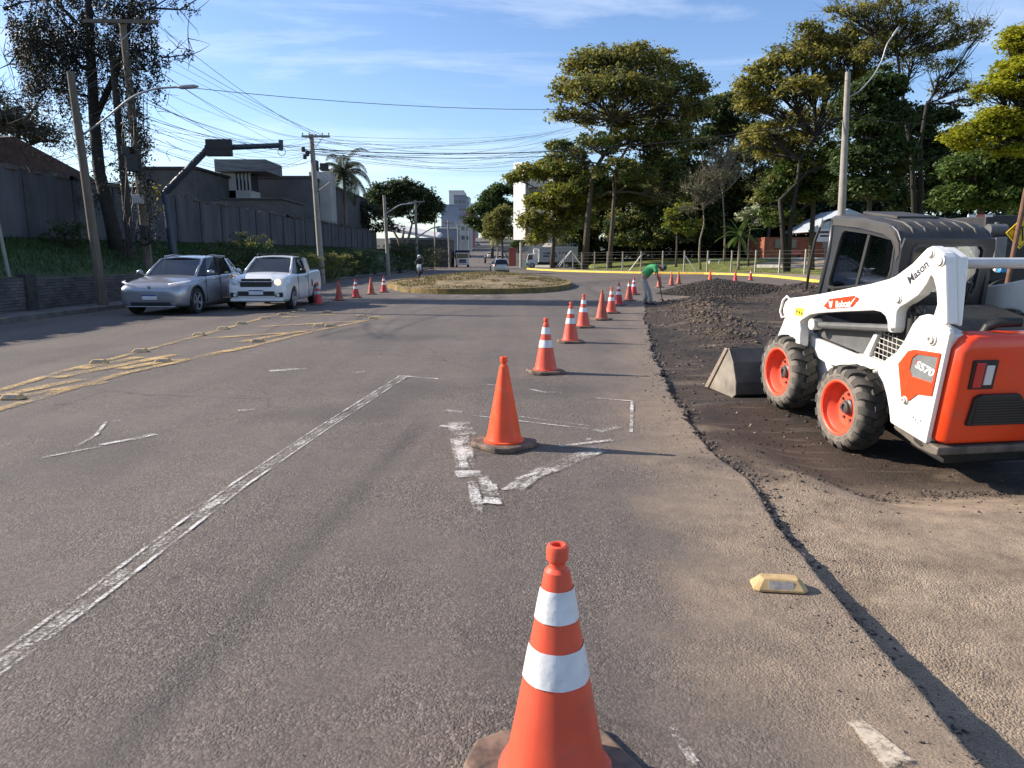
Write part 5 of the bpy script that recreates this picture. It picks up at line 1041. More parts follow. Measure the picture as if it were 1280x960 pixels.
def limb(mb,a,b,r0,r1,rg,n=5,wob=.08,sag=0):
    a=Vector(a); b=Vector(b); L_=(b-a).length; pts=[]; rad=[]
    o=Vector(rg.normal(size=3))*wob*L_
    for i in range(n+1):
        t=i/n; p=a.lerp(b,t)+o*math.sin(math.pi*t)*.6+Vector(rg.normal(size=3))*wob*.25*L_*(0<i<n); p.z+=math.sin(math.pi*t)*sag*L_
        pts.append(p); rad.append(r0+(r1-r0)*t)
    mb.tube(pts,rad,7 if r0>.08 else 5,cap=False); return pts
def tree(name,label,base,trunks,lobes,leaf,per=34,size=.26,cr=.95,bark=M_bark,seed=1,cat='tree',group=None,twig=.3,flat=.5,r0=.3,hang=0,leaf2=None,frac2=.3,bare=0,gap=.0,zup=.15,dens=1.7):
    """trunks: list of point lists (local, metres); lobes: (x,y,z,rx,ry,rz,number of clumps)"""
    rg=np.random.RandomState(seed); root=empty(name,base,0,label,cat,group)
    mb=MB(); tops=[]
    for tr in trunks:
        k=len(tr); mb.tube([Vector(p) for p in tr],[r0*(1-.55*i/(k-1))*(1.25 if i==0 else 1) for i in range(k)],10,cap=True); tops+= [(Vector(tr[-1]),r0*.45)]+[(Vector(tr[i]),r0*(1-.55*i/(k-1))) for i in range(1,k-1) if i>=k//2]
    CL=[]; CL2=[]
    for (x,y,z,rx,ry,rz,n) in lobes:
        n=int(n*dens)
        c=Vector((x,y,z)); cand=[t for t in tops if t[0].z<z+rz*.3] or tops; s=min(cand,key=lambda t:(t[0]-c).length)
        cc=c-Vector((0,0,rz*.25)); pts=limb(mb,s[0],cc,min(s[1]*.75,.05+.06*rx),.05+.01*rx,rg,5,.07)
        d=rg.normal(size=(n,3)); d/=np.linalg.norm(d,axis=1)[:,None]; d[:,2]=np.where(d[:,2]<-.35,-d[:,2]*.6,d[:,2])
        rr=.55+.5*rg.rand(n)**.7; P=d*rr[:,None]*np.array([rx,ry,rz])+np.array([x,y,z])
        P+=rg.normal(size=P.shape)*.18*np.array([1,1,.6])
        for q in P:
            if rg.rand()<twig:
                st=pts[rg.randint(2,len(pts))]; limb(mb,st,q,.045+.004*rx,.012,rg,3,.10)
            if bare and rg.rand()<bare:
                for _ in range(3): limb(mb,q,Vector(q)+Vector(rg.normal(size=3))*.7+Vector((0,0,.3)),.018,.006,rg,2,.15)
        if gap: P=P[rg.rand(len(P))>gap]
        if leaf2 is not None:
            f=rg.rand(len(P))<frac2; CL2.append(P[f]); P=P[~f]
        CL.append(P)
    mb.build('trunk',bark,root,smooth=True,fixn=False)
    C=np.concatenate(CL)
    if len(C): crown('crown',C,rg,int(per*1.15),size,leaf,root,cr,flat,hang)
    if leaf2 is not None and sum(map(len,CL2)): crown('crown',np.concatenate(CL2),rg,per,size,leaf2,root,cr,flat,hang)
    return root
def ptree(name,label,px,py_base,Y,tr_px,lob_px,leaf,zb=None,**kw):
    """lobes given on the photograph: (px,py,half width px,half height px,depth offset m,clumps) at distance Y"""
    b=at(px,py_base,Y); 
    if zb is not None: b.z=zb
    elif px>680 and Y<111: b.z=float(lawn_z(b.x,Y))
    k=Y/FPX
    def loc(x,y,dy=0): p=at(x,y,Y+dy); return (p.x-b.x,dy,p.z-b.z)
    tr=[[(0,0,-.3)]+[loc(*q) for q in t] for t in tr_px]
    lo=[(*loc(x,y,dy),rx*k,max(rx*k*.8,1.2),ry*k,n) for (x,y,rx,ry,dy,n) in lob_px]
    return tree(name,label,b,tr,lo,leaf,**kw)
G2='trees of the park behind the fence'
# the tall broad tree in the middle
ptree('broadleaf_tree','tallest park tree, flat brownish olive umbrella crown rising above the others into the sky',731,322,98,[[(735,270),(742,215),(760,185),(766,150)],],
 [(728,92,26,26,2,34),(755,80,30,20,0,40),(788,78,34,20,0,46),(820,88,32,24,3,44),(850,106,26,22,0,36),(872,112,16,12,0,16),(708,118,18,20,0,24),(740,120,34,26,-3,44),(775,112,34,26,-3,46),(810,122,36,26,-2,48),(842,138,32,24,2,40),(868,140,20,16,3,18),(700,148,12,12,0,9),(722,150,24,16,3,18),(760,150,30,16,4,20),(800,158,40,18,4,38),(838,168,34,18,2,34)],
 L_olive,size=.27,cr=1.25,per=30,seed=3,group=G2,r0=.42,leaf2=L_gold,frac2=.25,twig=.75,gap=.05,bark=M_bark)
ptree('broadleaf_tree','pale leaning trunk with creeper beside the tallest park tree',762,322,96,[[(765,285),(768,240),(772,205),(790,175)]],
 [(712,205,26,24,3,30),(745,185,30,18,0,26),(740,240,26,30,4,44),(775,250,28,34,5,50),(815,215,34,26,4,46),(840,240,30,30,4,46),(790,180,36,20,2,34),(828,185,34,22,3,34),(700,184,16,9,-2,12),(770,215,24,16,-3,20),(800,225,24,18,0,20)],
 L_olive,size=.25,per=42,seed=4,group=G2,r0=.30,leaf2=L_green,frac2=.5,twig=.5,bark=M_bark)
ptree('broadleaf_tree','yellow green tree with drooping low boughs in front of the white tower building',690,332,104,[[(692,300),(694,260),(696,235)]],
 [(664,216,22,12,0,24),(690,212,26,16,2,34),(716,222,26,18,0,36),(700,245,28,18,-3,38),(676,255,20,16,-2,28),(664,278,15,16,-3,24),(690,285,24,20,0,34),(715,270,26,24,2,38),(735,250,20,24,0,26),(640,222,9,4,0,6),(672,296,12,12,-3,14)],
 L_yel,size=.27,per=44,seed=5,group=G2,r0=.3,leaf2=L_olive,frac2=.55,flat=.4,hang=.6)
for i,(px,Y,lob,lf,lab,sd) in enumerate([
 (800,112,[(790,240,30,30,0,55),(815,280,30,30,0,55),(780,290,26,24,0,36),(845,270,28,30,4,46),(800,300,30,14,-2,34),(840,298,24,14,-2,26),(835,215,34,24,4,46)],L_dark,'dark dense tree filling the gap right of the two pale trunks',11),
 (885,116,[(870,190,32,28,0,50),(905,170,30,26,3,44),(895,230,34,30,0,56),(890,295,28,16,0,34),(930,295,18,14,0,20),(870,270,30,26,0,46),(925,250,24,30,0,38),(910,135,24,20,0,34),(935,132,22,20,0,28),(880,150,26,20,0,34),(930,165,24,26,0,34)],L_dark,'dark tree behind the bare branched saplings in mid park',12),
 (745,120,[(740,290,26,22,0,36),(715,300,18,14,0,20),(760,265,22,26,0,36)],L_dark,'low dark tree directly behind the leaning trunks',13),
 (960,112,[(955,230,26,24,0,36),(985,205,22,22,0,30),(950,190,22,18,0,24),(930,205,18,20,0,22)],L_grey,'grey green twiggy tree left of the flowering tree',14)]):
    ptree('park_tree',lab,px,328,Y,[[(px,300),(px+3,270),(px+2,240)]],lob,lf,seed=sd,group=G2,size=.28,per=56,r0=.3,twig=.2,cr=1.2,leaf2=L_olive,frac2=.3)
# wood that reads as one dark mass far behind
ptree('small_tree','small tree with yellow lower leaves on a thin straight trunk behind the fence',845,332,88,[[(846,310),(846,290),(848,272)]],[(842,285,13,9,0,16),(860,290,10,7,0,10),(838,272,9,8,0,9),(852,262,14,10,0,14),(868,280,10,7,0,8)],L_yel,seed=21,group=G2,size=.16,per=34,r0=.13,cr=.6,leaf2=L_green,frac2=.35)
ptree('small_tree','slender grey sapling with wavy trunk and thin pale leaves behind the fence',876,336,82,[[(874,318),(875,300),(880,280),(879,262)]],[(868,240,15,12,0,14),(885,250,16,12,0,14),(895,225,15,12,0,12),(862,262,9,8,0,7),(878,222,15,10,0,12)],L_grey,seed=22,group=G2,size=.13,per=22,r0=.13,cr=.7,bark=M_barkl,twig=.9,bare=.8)
ptree('bare_tree','nearly leafless pale branched tree right of the wavy sapling',905,330,92,[[(906,300),(905,270),(903,240)]],[(890,200,15,18,0,16),(915,195,15,16,0,16),(905,222,15,12,0,14),(925,215,12,12,0,10),(880,225,10,12,0,8)],L_gold,seed=23,group=G2,size=.10,per=7,r0=.13,cr=.8,bark=M_barkl,twig=1,bare=1)
# twisted creeper covered stump
# right hand group
ptree('broadleaf_tree','large spreading golden green tree with black twisting limbs behind the tall concrete pole',985,322,72,[[(988,280),(995,240),(1000,200),(1020,170)],[(975,250),(1010,215),(1035,205)]],
 [(975,190,28,22,4,34),(940,180,20,22,3,22),(1015,180,26,20,4,34),(1045,150,24,24,3,34),(960,105,22,20,0,34),(985,80,28,20,0,46),(1020,62,28,20,2,50),(1050,75,26,20,0,44),(1000,115,28,16,-2,40),(950,135,20,16,0,26),(1035,108,26,16,0,36),(965,165,26,14,0,30),(1000,150,26,16,2,28),(1062,50,18,16,0,24),(945,85,14,9,0,10),(1080,100,16,16,0,20),(930,112,16,14,0,12),(942,128,16,14,0,14),(1085,70,20,18,0,24),(1100,50,18,16,0,18),(1010,40,18,12,0,14)],
 L_gold,size=.20,per=30,seed=31,r0=.26,group=G2,leaf2=L_olive,frac2=.6,twig=.6,gap=.03,bark=M_barkd,cr=1.0)
ptree('bare_tree','tall half bare tree with dark limbs against the sky above the loader cab',1150,300,66,[[(1152,240),(1150,180),(1158,130)],[(1140,200),(1128,120),(1122,70)]],
 [(1095,25,30,18,0,26),(1130,45,26,16,0,20),(1165,30,30,22,0,20),(1205,45,24,20,0,16),(1225,40,14,12,0,6),(1185,85,22,14,0,10),(1060,15,24,14,0,16),(1130,5,30,12,0,16),(1215,130,16,8,0,6),(1100,62,26,18,0,20),(1140,78,26,18,0,16),(1190,110,22,18,0,14),(1170,60,24,20,0,16)],
 L_gold,size=.14,per=30,seed=32,r0=.24,group=G2,twig=1,bare=1.0,bark=M_barkd,cr=.8,leaf2=L_olive,frac2=.4)
for i,(px,Y,lob,lf,lab,sd,kw) in enumerate([
 (1085,64,[(1075,130,26,24,0,46),(1100,115,24,26,0,44),(1085,165,32,24,0,56),(1070,205,26,26,0,50),(1105,200,32,30,0,60),(1080,240,32,24,0,56),(1115,145,22,24,0,30)],L_dark,'dark evergreen with large clumps right behind the tall concrete pole',33,{}),
 (1150,70,[(1140,170,28,26,0,46),(1170,150,22,18,0,26),(1150,215,36,30,0,64),(1190,190,30,26,0,46),(1185,240,32,28,0,54),(1145,255,30,20,0,40)],L_dark,'very dark evergreen mass above the loader cab',34,{}),
 (1225,52,[(1215,215,30,22,0,50),(1250,205,26,22,0,44),(1235,250,36,22,0,60),(1275,240,26,26,0,44),(1195,250,22,20,0,32)],L_green,'mid green leafy tree above the yellow diamond sign',35,{}),
 (1015,74,[(985,225,20,20,0,36),(1010,215,26,22,0,46),(1030,232,20,18,0,36),(965,245,20,18,0,30),(975,275,22,14,0,30),(1020,248,24,14,0,30),(1040,200,18,18,0,22)],L_green,'bushy mid green tree overhanging the red house',36,dict(leaf2=L_olive,frac2=.3)),
 (1330,58,[(1300,280,40,30,0,50),(1340,250,40,40,0,60),(1300,180,30,30,0,40)],L_dark,'dark tree at the right edge of the photo behind the sign',37,{})]):
    ptree('park_tree',lab,px,320,Y,[[(px,290),(px+2,250),(px-2,200)]],lob,lf,seed=sd,group=G2,size=.19,per=64,r0=.3,twig=.15,cr=.85,**kw)
ptree('broadleaf_tree','bright yellow green tree at the upper right edge, lit by the sun',1290,300,46,[[(1292,240),(1285,190),(1275,150)]],
 [(1215,165,18,9,0,22),(1240,150,22,12,0,34),(1268,165,24,14,0,36),(1225,180,12,6,0,12),(1245,115,20,9,0,24),(1272,118,20,12,0,28),(1270,85,18,12,0,24),(1255,95,12,8,0,12),(1275,50,16,18,0,26),(1300,70,30,40,0,50),(1300,140,30,30,0,44),(1195,172,10,6,0,8),(1265,190,16,8,0,14)],
 leafmat('leaf_sunny_yellow',(.32,.32,.028),tr=.5),size=.13,per=48,seed=38,r0=.3,group=G2,twig=.5,cr=.62,flat=1.2,bark=M_barkd)
ptree('flowering_tree','small shrub like tree covered in white blossom between the tree fern and the red house',936,322,84,[[(936,300),(938,285)]],[(930,272,10,9,0,12),(942,266,8,10,0,10),(950,280,9,8,0,8)],L_green,seed=41,size=.14,per=34,r0=.12,cr=.6,leaf2=L_flow,frac2=.6)
# wide mass far behind everything on the right: seen only as darkness between trunks
rg=np.random.RandomState(9); 
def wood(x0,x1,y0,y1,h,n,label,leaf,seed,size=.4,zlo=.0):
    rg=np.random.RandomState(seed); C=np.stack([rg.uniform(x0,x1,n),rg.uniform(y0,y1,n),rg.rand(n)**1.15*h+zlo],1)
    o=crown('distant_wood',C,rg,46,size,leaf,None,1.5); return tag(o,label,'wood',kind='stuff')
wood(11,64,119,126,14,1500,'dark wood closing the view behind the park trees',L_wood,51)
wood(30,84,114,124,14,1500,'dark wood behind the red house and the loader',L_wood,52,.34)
# --- avenue trees in the distance
G3='street trees down the far road'
ptree('umbrella_tree','dark rounded umbrella tree rising behind the left wall, left of the far buildings',505,318,112,[[(503,300),(505,285)],[(510,300),(515,280)],[(498,300),(488,282)]],
 [(480,246,18,14,0,34),(503,238,20,14,0,40),(525,248,18,14,0,34),(540,262,11,14,0,18),(510,260,22,14,0,36),(487,266,20,12,0,30),(530,275,14,10,0,18),(468,258,12,12,0,14)],L_dark,seed=61,size=.24,per=54,r0=.3,twig=.4,bark=M_barkl,leaf2=L_grey,frac2=.2,group=G3,cr=1.1)
ptree('street_tree','loose grey green tree between the palm and the dark umbrella tree',462,312,96,[[(460,290),(462,270)]],[(455,262,14,12,0,16),(470,272,16,12,0,20),(452,282,14,8,0,12),(485,285,14,8,0,14)],L_grey,seed=62,size=.18,per=34,r0=.2,group=G3)
ptree('street_tree','big dark domed tree on the far road, left of the white tower',615,305,190,[[(616,295),(618,275)]],[(612,252,14,12,0,34),(628,240,16,10,0,34),(600,265,12,12,0,28),(606,285,14,12,0,30),(625,265,18,16,0,44),(590,280,8,10,0,14)],L_dark,seed=63,size=.38,per=60,r0=.4,twig=.1,group=G3,cr=1.6,leaf2=L_green,frac2=.25,zb=2)
ptree('street_tree','olive weeping street tree in front of the big dark domed tree',628,312,150,[[(628,300),(628,285)]],[(622,278,16,14,0,34),(634,290,12,12,0,26),(615,292,10,8,0,14),(630,265,12,9,0,18)],L_olive,seed=64,size=.26,per=54,r0=.25,twig=.1,group=G3,cr=1.1,hang=.9,zb=0)
for i,(px,py,Y,w,h,lf,lab) in enumerate([(560,300,230,10,9,L_grey,'small pale tree below the blue grey building'),(575,298,260,8,10,L_grey,'slim bare looking tree right of the tipper truck, far up the road'),(585,297,300,6,6,L_dark,'tiny dark tree beside the far red roof'),(648,305,165,6,7,L_green,'small green tree at the foot of the white tower')]):
    ptree('street_tree',lab,px,py+10,Y,[[(px,py+4),(px,py)]],[(px,py,w,h,0,22),(px-w*.6,py+3,w*.6,h*.6,0,10)],lf,seed=70+i,size=.3,per=34,r0=.2,group=G3)
# --- palms
def palm(name,label,base,h,nf,Lf,seed,lean=.0,droop=1.0,leaf=L_green,r=.18,up=.9,wid=.5,grp=None,nl=22):
    rg=np.random.RandomState(seed); root=empty(name,base,0,label,'palm' if name!='tree_fern' else 'tree fern',grp)
    mb=MB(); pts=[(lean*t*t*h,0,h*t) for t in np.linspace(0,1,7)]; mb.tube(pts,[r*(1.15-.3*t) for t in np.linspace(0,1,7)],10); mb.build('trunk',M_barkl,root,smooth=True)
    top=Vector(pts[-1])
    for k in range(nf):
        az=2*math.pi*(k*.381966)+rg.rand()*.3; el=R(80)-R(105)*(k/nf)**.9; mb=MB(); p=top.copy(); P=[p.copy()]; d=Vector((math.cos(az)*math.cos(el),math.sin(az)*math.cos(el),math.sin(el)))
        n=9; L_=Lf*rg.uniform(.85,1.1)
        for i in range(n):
            p=p+d*(L_/n); P.append(p.copy()); d=(d+Vector((0,0,-.16*droop*(1+i*.12)))).normalized()
        mb.tube(P,[.03*(1-.85*i/n) for i in range(n+1)],5,cap=False)
        for i in range(nl*2):
            t=(i//2+1.5)/(nl+2)*n; j=min(n-1,int(t)); q=P[j].lerp(P[j+1],t-j); dd=(P[j+1]-P[j]).normalized(); side=dd.cross(Vector((0,0,1))).normalized()*(1 if i%2 else -1)
            ln=wid*math.sin(math.pi*min(1,(t/n)*.9+.12))**.6; tip=q+(side*.8+dd*.45+Vector((0,0,-.35*droop))).normalized()*ln; m_=q.lerp(tip,.5)+Vector((0,0,.05)); wv=dd*.028*(1+Lf*.25)
            mb.add([q-wv,q+wv,m_+wv,m_-wv,tip],[(0,1,2,3),(3,2,4)])
        mb.build('frond',leaf,root,smooth=False,fixn=False)
    return root
b=at(432,270,80); palm('palm_tree','tall feathery palm rising behind the concrete wall, right of the pole with crossarm',(b.x,80,2.5),b.z+2.2-2.5+2.2,26,4.3,5,droop=1.55,leaf=L_grey,wid=.95,nl=26)
b=at(923,332,80); palm('tree_fern','tree fern like small palm with arching green fronds behind the park fence',(b.x,80,float(lawn_z(b.x,80))),3.6,16,2.9,6,droop=.75,leaf=L_green,r=.14,wid=.45)
b=at(622,300,175); palm('palm_tree','distant palm in front of the big domed street tree',(b.x,175,1.2),5.5,16,3.6,8,droop=1.3,leaf=L_olive,wid=.9)
# --- the ivy hung old tree on the left bank
def ivy_tree():
    Y=29.5; rg=np.random.RandomState(77); b=at(150,330,Y); zb=bank_z(b.x,Y); base=Vector((b.x,Y,zb)); root=empty('ivy_covered_tree',base,0,'old dark tree smothered in hanging creepers at the upper left, behind the leaning poles','tree')
    def loc(x,y,dy=0): p=at(x,y,Y+dy); return Vector((p.x,Y+dy,p.z))-base
    mb=MB(); mb.tube([Vector((0,0,-.4)),loc(140,280),loc(124,215),loc(118,150),loc(115,90),loc(112,30),loc(108,-60)],[.32,.26,.22,.20,.17,.14,.09],12)
    mb.tube([loc(118,150),loc(150,80),loc(165,10),loc(170,-50)],[.13,.11,.09,.06],8)
    for ps,r in [([(115,60),(80,30),(50,-10)],.1),([(112,90),(70,60),(30,55),(5,70)],.07),([(150,70),(175,62),(205,72),(240,68)],.055),([(160,20),(190,10),(225,12),(255,-6)],.06),([(205,72),(222,60),(235,48)],.02),([(190,10),(215,-5),(235,-15)],.03),([(5,12),(25,3),(50,0)],.06),([(95,28),(78,10),(70,-10)],.09),([(30,55),(12,80),(-10,90)],.04),([(110,120),(60,110),(20,125),(-10,120)],.05),([(60,110),(35,145),(10,155)],.03)]:
        mb.tube([loc(x,y,rg.uniform(-1,1)*.5) for x,y in ps],[r*(1-.75*i/(len(ps)-1)) for i in range(len(ps))],6)
        e=loc(*ps[-1]); 
        for _ in range(7):
            s=loc(*ps[rg.randint(1,len(ps))]); limb(mb,s,s+Vector(rg.normal(size=3))*.55+Vector((.1,0,.1)),.018,.005,rg,3,.12)
    mb.build('trunk',M_barkd,root,smooth=True,fixn=False)
    # thin twigs around
    mb=MB()
    for _ in range(150):
        x=rg.uniform(-30,215); y=rg.uniform(-20,230); s=loc(x,y,rg.uniform(-1.5,1.5)); q=s+Vector((rg.normal()*.7,rg.normal()*.4,rg.normal()*.5)); limb(mb,s,q,.012,.004,rg,3,.2)
    for _ in range(60):
        x=rg.uniform(0,150); y=rg.uniform(130,235); s=loc(x,y,rg.uniform(0,2)); limb(mb,s,s+Vector((rg.normal()*.8,rg.normal()*.4,rg.normal()*.35)),.014,.005,rg,4,.25)
    tag(mb.build('twigs',M_barkd,root,fixn=False),kind='stuff')
    st=[]
    # hanging strands of leaves
    for (x0,x1,y0,y1,n,Ls) in [(15,110,20,60,150,2.2),(30,100,60,110,90,1.8),(100,190,-10,60,130,1.6),(110,200,40,120,80,1.5),(5,60,-20,30,40,1.0),(50,190,-40,10,110,1.2),(140,185,80,230,70,1.0),(95,135,100,260,50,.8),(200,240,60,75,8,.5),(210,250,-8,15,10,.3)]:
        for _ in range(n):
            s=loc(rg.uniform(x0,x1),rg.uniform(y0,y1),rg.uniform(-1.4,1.4)); L_=Ls*rg.uniform(.3,1.1)*.75; k=int(12*L_)+4
            t=rg.rand(k); st.append(np.stack([s.x+rg.normal(size=k)*.05+.12*np.sin(t*4)*rg.normal(),s.y+rg.normal(size=k)*.1,s.z-t*L_],1))
    C=np.concatenate(st); V=leaves_np(np.repeat(C,5,0)+rg.normal(size=(len(C)*5,3))*np.array([.055,.055,.08]),rg,.05,-.6); npmesh('crown',V,np.arange(len(V)).reshape(-1,4),L_ivy,root)
    C=np.array([list(loc(rg.uniform(178,200),rg.uniform(232,262),rg.uniform(-.5,.5))) for _ in range(26)]); V=leaves_np(np.repeat(C,6,0)+rg.normal(size=(156,3))*.12,rg,.06,0); npmesh('crown',V,np.arange(len(V)).reshape(-1,4),L_gold,root)
ivy_tree()
# trees behind the left wall
ptree('backyard_tree','scrubby dark tree behind the wall at the far left edge',20,190,34,[[(22,180),(24,160)]],[(10,160,30,18,0,30),(50,170,24,14,0,20),(-10,140,24,24,0,24)],L_grey,seed=81,size=.10,per=26,r0=.14,cr=.7,bark=M_barkd,twig=.9,bare=.7)
# shrubs on the left bank
G4='shrubs on the left bank'
def shrub(px,py,Y,w,h,lf,lab,seed,lf2=None,per=30):
    p=at(px,py,Y); rg=np.random.RandomState(seed); z=bank_z(p.x,Y) if p.x<-13.4 else 0; root=empty('shrub',(p.x,Y,z),0,lab,'shrub',G4); mb=MB()
    n=int(26*w*h)+8; C=np.stack([rg.normal(size=n)*w*.30,rg.normal(size=n)*w*.25,np.abs(rg.rand(n))**.7*h],1)
    for c in C[:12]: limb(mb,(rg.normal()*.05,0,-.1),c,.02,.006,rg,3,.1)
    mb.build('stem',M_barkd,root,fixn=False); crown('crown',C,rg,per,.055,lf,root,.28,.3)
    if lf2 is not None: crown('crown',C[::4]+np.array([0,0,.12]),rg,16,.05,lf2,root,.26,.3)
for i,(px,py,Y,w,h,lf,lf2,lab) in enumerate([(290,320,36,1.9,1.3,L_dark,L_gold,'golden tipped shrub above the windscreen of the silver car'),(312,315,38,1.6,1.9,L_dark,L_olive,'tall yellowish shrub left of the white pickup roof'),(268,325,33,1.5,.9,L_dark,None,'low dark shrub just right of the blue signal post'),
   (380,320,44,1.6,1.8,L_olive,L_gold,'yellowish shrub left of the pole with the crossarm'),(415,325,50,2.2,1.9,L_olive,L_gold,'rounded brown green shrub right of the pole with the crossarm'),(440,328,58,2.4,2.0,L_dark,L_olive,'dark shrub between the two street poles, nearer one'),(460,330,66,2.6,2.2,L_dark,L_olive,'dark shrub just left of the second street pole'),
   (500,328,78,3.6,3.0,L_dark,L_gold,'large shrub right of the second street pole'),(520,325,92,4.5,3.4,L_dark,L_grey,'large greyish shrub behind the white motorcycle'),(340,325,41,1.6,.8,L_dark,None,'low dark shrub behind the pickup roof'),(85,290,27,1.3,.9,L_dark,None,'small dark bush at the foot of the concrete wall at the left'),
   (540,325,112,4,3,L_grey,L_olive,'pale roadside bush left of the tipper truck'),(400,332,47,1.4,.9,L_dark,L_olive,'low shrub at the foot of the pole with the crossarm')]):
    shrub(px,py,Y,w,h,lf,lab,90+i,lf2)
# grass on the bank, lawn, island and kerb
def tufts(name,label,P,m,h,w,rg,bend=.4):
    N=len(P); az=rg.rand(N)*6.283; d=np.stack([np.cos(az),np.sin(az),np.zeros(N)],1); s=np.stack([-np.sin(az),np.cos(az),np.zeros(N)],1)*w; hh=(h*rg.uniform(.5,1.4,N))[:,None]; up=np.array([[0,0,1.]])
    V=np.stack([P-s,P+s,P+s*.4+up*hh*.6+d*hh*bend*.4,P-s*.0+up*hh+d*hh*bend],1).reshape(-1,3); return npmesh(name,V,np.arange(len(V)).reshape(-1,4),m,label=label,cat='grass',kind='stuff')
rg=np.random.RandomState(101)
n=30000; u=rg.rand(n); Yq=8+rg.rand(n)**1.4*70; Xq=-13.5-4.0*u; a=np.interp(Yq,[-6,34,42,60,118],[1.0,1.0,.35,.15,.15]); b_=np.interp(Yq,[-6,20,95,118],[2.15,2.2,2.8,2.0]); Zq=a+(b_-a)*u**.8+.22*(fbm(Xq*.8,Yq*.5,4)-.5)*np.sin(np.pi*u)-.02
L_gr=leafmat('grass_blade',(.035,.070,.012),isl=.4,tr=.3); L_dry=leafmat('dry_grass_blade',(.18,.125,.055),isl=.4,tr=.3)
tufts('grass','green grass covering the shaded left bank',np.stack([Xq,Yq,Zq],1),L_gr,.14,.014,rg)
n=60000; Xq=rg.uniform(-8,4,n); Yq=rg.uniform(31,68,n); k=in_poly(Xq,Yq,[((p[0]-cx)*.96+cx,(p[1]-cy)*.98+cy) for p in isl]); Xq=Xq[k];Yq=Yq[k]
k=fbm(Xq*.9,Yq*.6,4)>.46; Xq=Xq[k];Yq=Yq[k]
rr_=np.zeros(len(Xq)); 
for s_ in np.linspace(.05,1,20): rr_=np.where(in_poly(Xq,Yq,[((p[0]-cx)*s_+cx,(p[1]-cy)*s_+cy) for p in isl])&(rr_==0),s_,rr_)
Zq=.20+.36*(1-rr_**2)
tufts('grass','dry tan weeds growing on the traffic island',np.stack([Xq,Yq,Zq],1),L_dry,.085,.020,rg,.9)
k=rg.rand(len(Xq))<.25; tufts('grass','sparse green weeds among the dry ones on the traffic island',np.stack([Xq,Yq,Zq],1)[k],leafmat('weed_blade',(.09,.10,.03)),.12,.02,rg)
n=30000; Xq=rg.uniform(6,60,n); Yq=rg.uniform(50,118,n); k=in_poly(Xq,Yq,lawn)&~in_poly(Xq,Yq,[(p.x,p.y) for p in _pp]); tufts('grass','sunlit grass blades of the park lawn behind the fence',np.stack([Xq[k],Yq[k],lawn_z(Xq[k],Yq[k])-.01],1),leafmat('lawn_blade',(.16,.20,.035)),.10,.03,rg)
# ================================================================ LEFT SIDE: walls, buildings, poles
M_brick=mat('old_stone',(.10,.095,.085),.9,var=.3,vs=6,bump=.02,bs=8)
def brickmat(name,c1,c2,mortar,sx,sy,bump=.01):
    m=bpy.data.materials.new(name); m.use_nodes=True; n=m.node_tree.nodes; l=m.node_tree.links; b=n['Principled BSDF']; b.inputs['Roughness'].default_value=.9
    t=n.new('ShaderNodeTexCoord'); sp=n.new('ShaderNodeSeparateXYZ'); cb=n.new('ShaderNodeCombineXYZ'); ad=n.new('ShaderNodeMath'); ad.operation='ADD'
    l.new(t.outputs['Object'],sp.inputs[0]); l.new(sp.outputs[0],ad.inputs[0]); l.new(sp.outputs[1],ad.inputs[1]); l.new(ad.outputs[0],cb.inputs[0]); l.new(sp.outputs[2],cb.inputs[1])
    br=n.new('ShaderNodeTexBrick'); br.inputs['Scale'].default_value=1; br.inputs['Brick Width'].default_value=sx; br.inputs['Row Height'].default_value=sy; br.inputs['Mortar Size'].default_value=sy*.09; br.inputs['Color1'].default_value=(*c1,1); br.inputs['Color2'].default_value=(*c2,1); br.inputs['Mortar'].default_value=(*mortar,1)
    l.new(cb.outputs[0],br.inputs['Vector']); z=n.new('ShaderNodeTexNoise'); z.inputs['Scale'].default_value=1.2; z.inputs['Detail'].default_value=6; l.new(t.outputs['Object'],z.inputs['Vector']); mx=n.new('ShaderNodeMix'); mx.data_type='RGBA'; mx.blend_type='MULTIPLY'; mx.inputs[0].default_value=.6; l.new(br.outputs[0],mx.inputs[6])
    r=n.new('ShaderNodeValToRGB'); r.color_ramp.elements[0].position=.35; r.color_ramp.elements[0].color=(.35,.35,.35,1); r.color_ramp.elements[1].position=.65; l.new(z.outputs[0],r.inputs[0]); l.new(r.outputs[0],mx.inputs[7]); l.new(mx.outputs[2],b.inputs['Base Color'])
    bp=n.new('ShaderNodeBump'); bp.inputs['Distance'].default_value=bump; bp.inputs['Strength'].default_value=1; bp.invert=True; l.new(br.outputs['Fac'],bp.inputs['Height']); l.new(bp.outputs[0],b.inputs['Normal']); return m
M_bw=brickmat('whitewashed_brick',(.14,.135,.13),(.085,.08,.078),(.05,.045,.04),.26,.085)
def walls(name,label,segs,m,cat,t=.25,cap=None,parts=()):
    r=empty(name,(segs[0][0],segs[0][1],0),0,label,cat)
    return r
# low retaining wall
rw=empty('retaining_wall',(-13.4,0,0),0,'low whitewashed brick retaining wall below the grass bank on the left','wall')
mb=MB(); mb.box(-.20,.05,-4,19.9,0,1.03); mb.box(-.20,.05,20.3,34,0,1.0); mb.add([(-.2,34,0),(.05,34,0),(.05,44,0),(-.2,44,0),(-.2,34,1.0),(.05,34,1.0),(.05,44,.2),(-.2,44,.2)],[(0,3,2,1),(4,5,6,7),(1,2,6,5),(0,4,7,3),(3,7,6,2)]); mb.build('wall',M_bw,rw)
mb=MB(); mb.box(-.28,.12,19.88,20.32,0,1.12); mb.build('pillar',mat('dark_stone',(.04,.038,.035),.9,var=.3,vs=6),rw,bevel=.02)
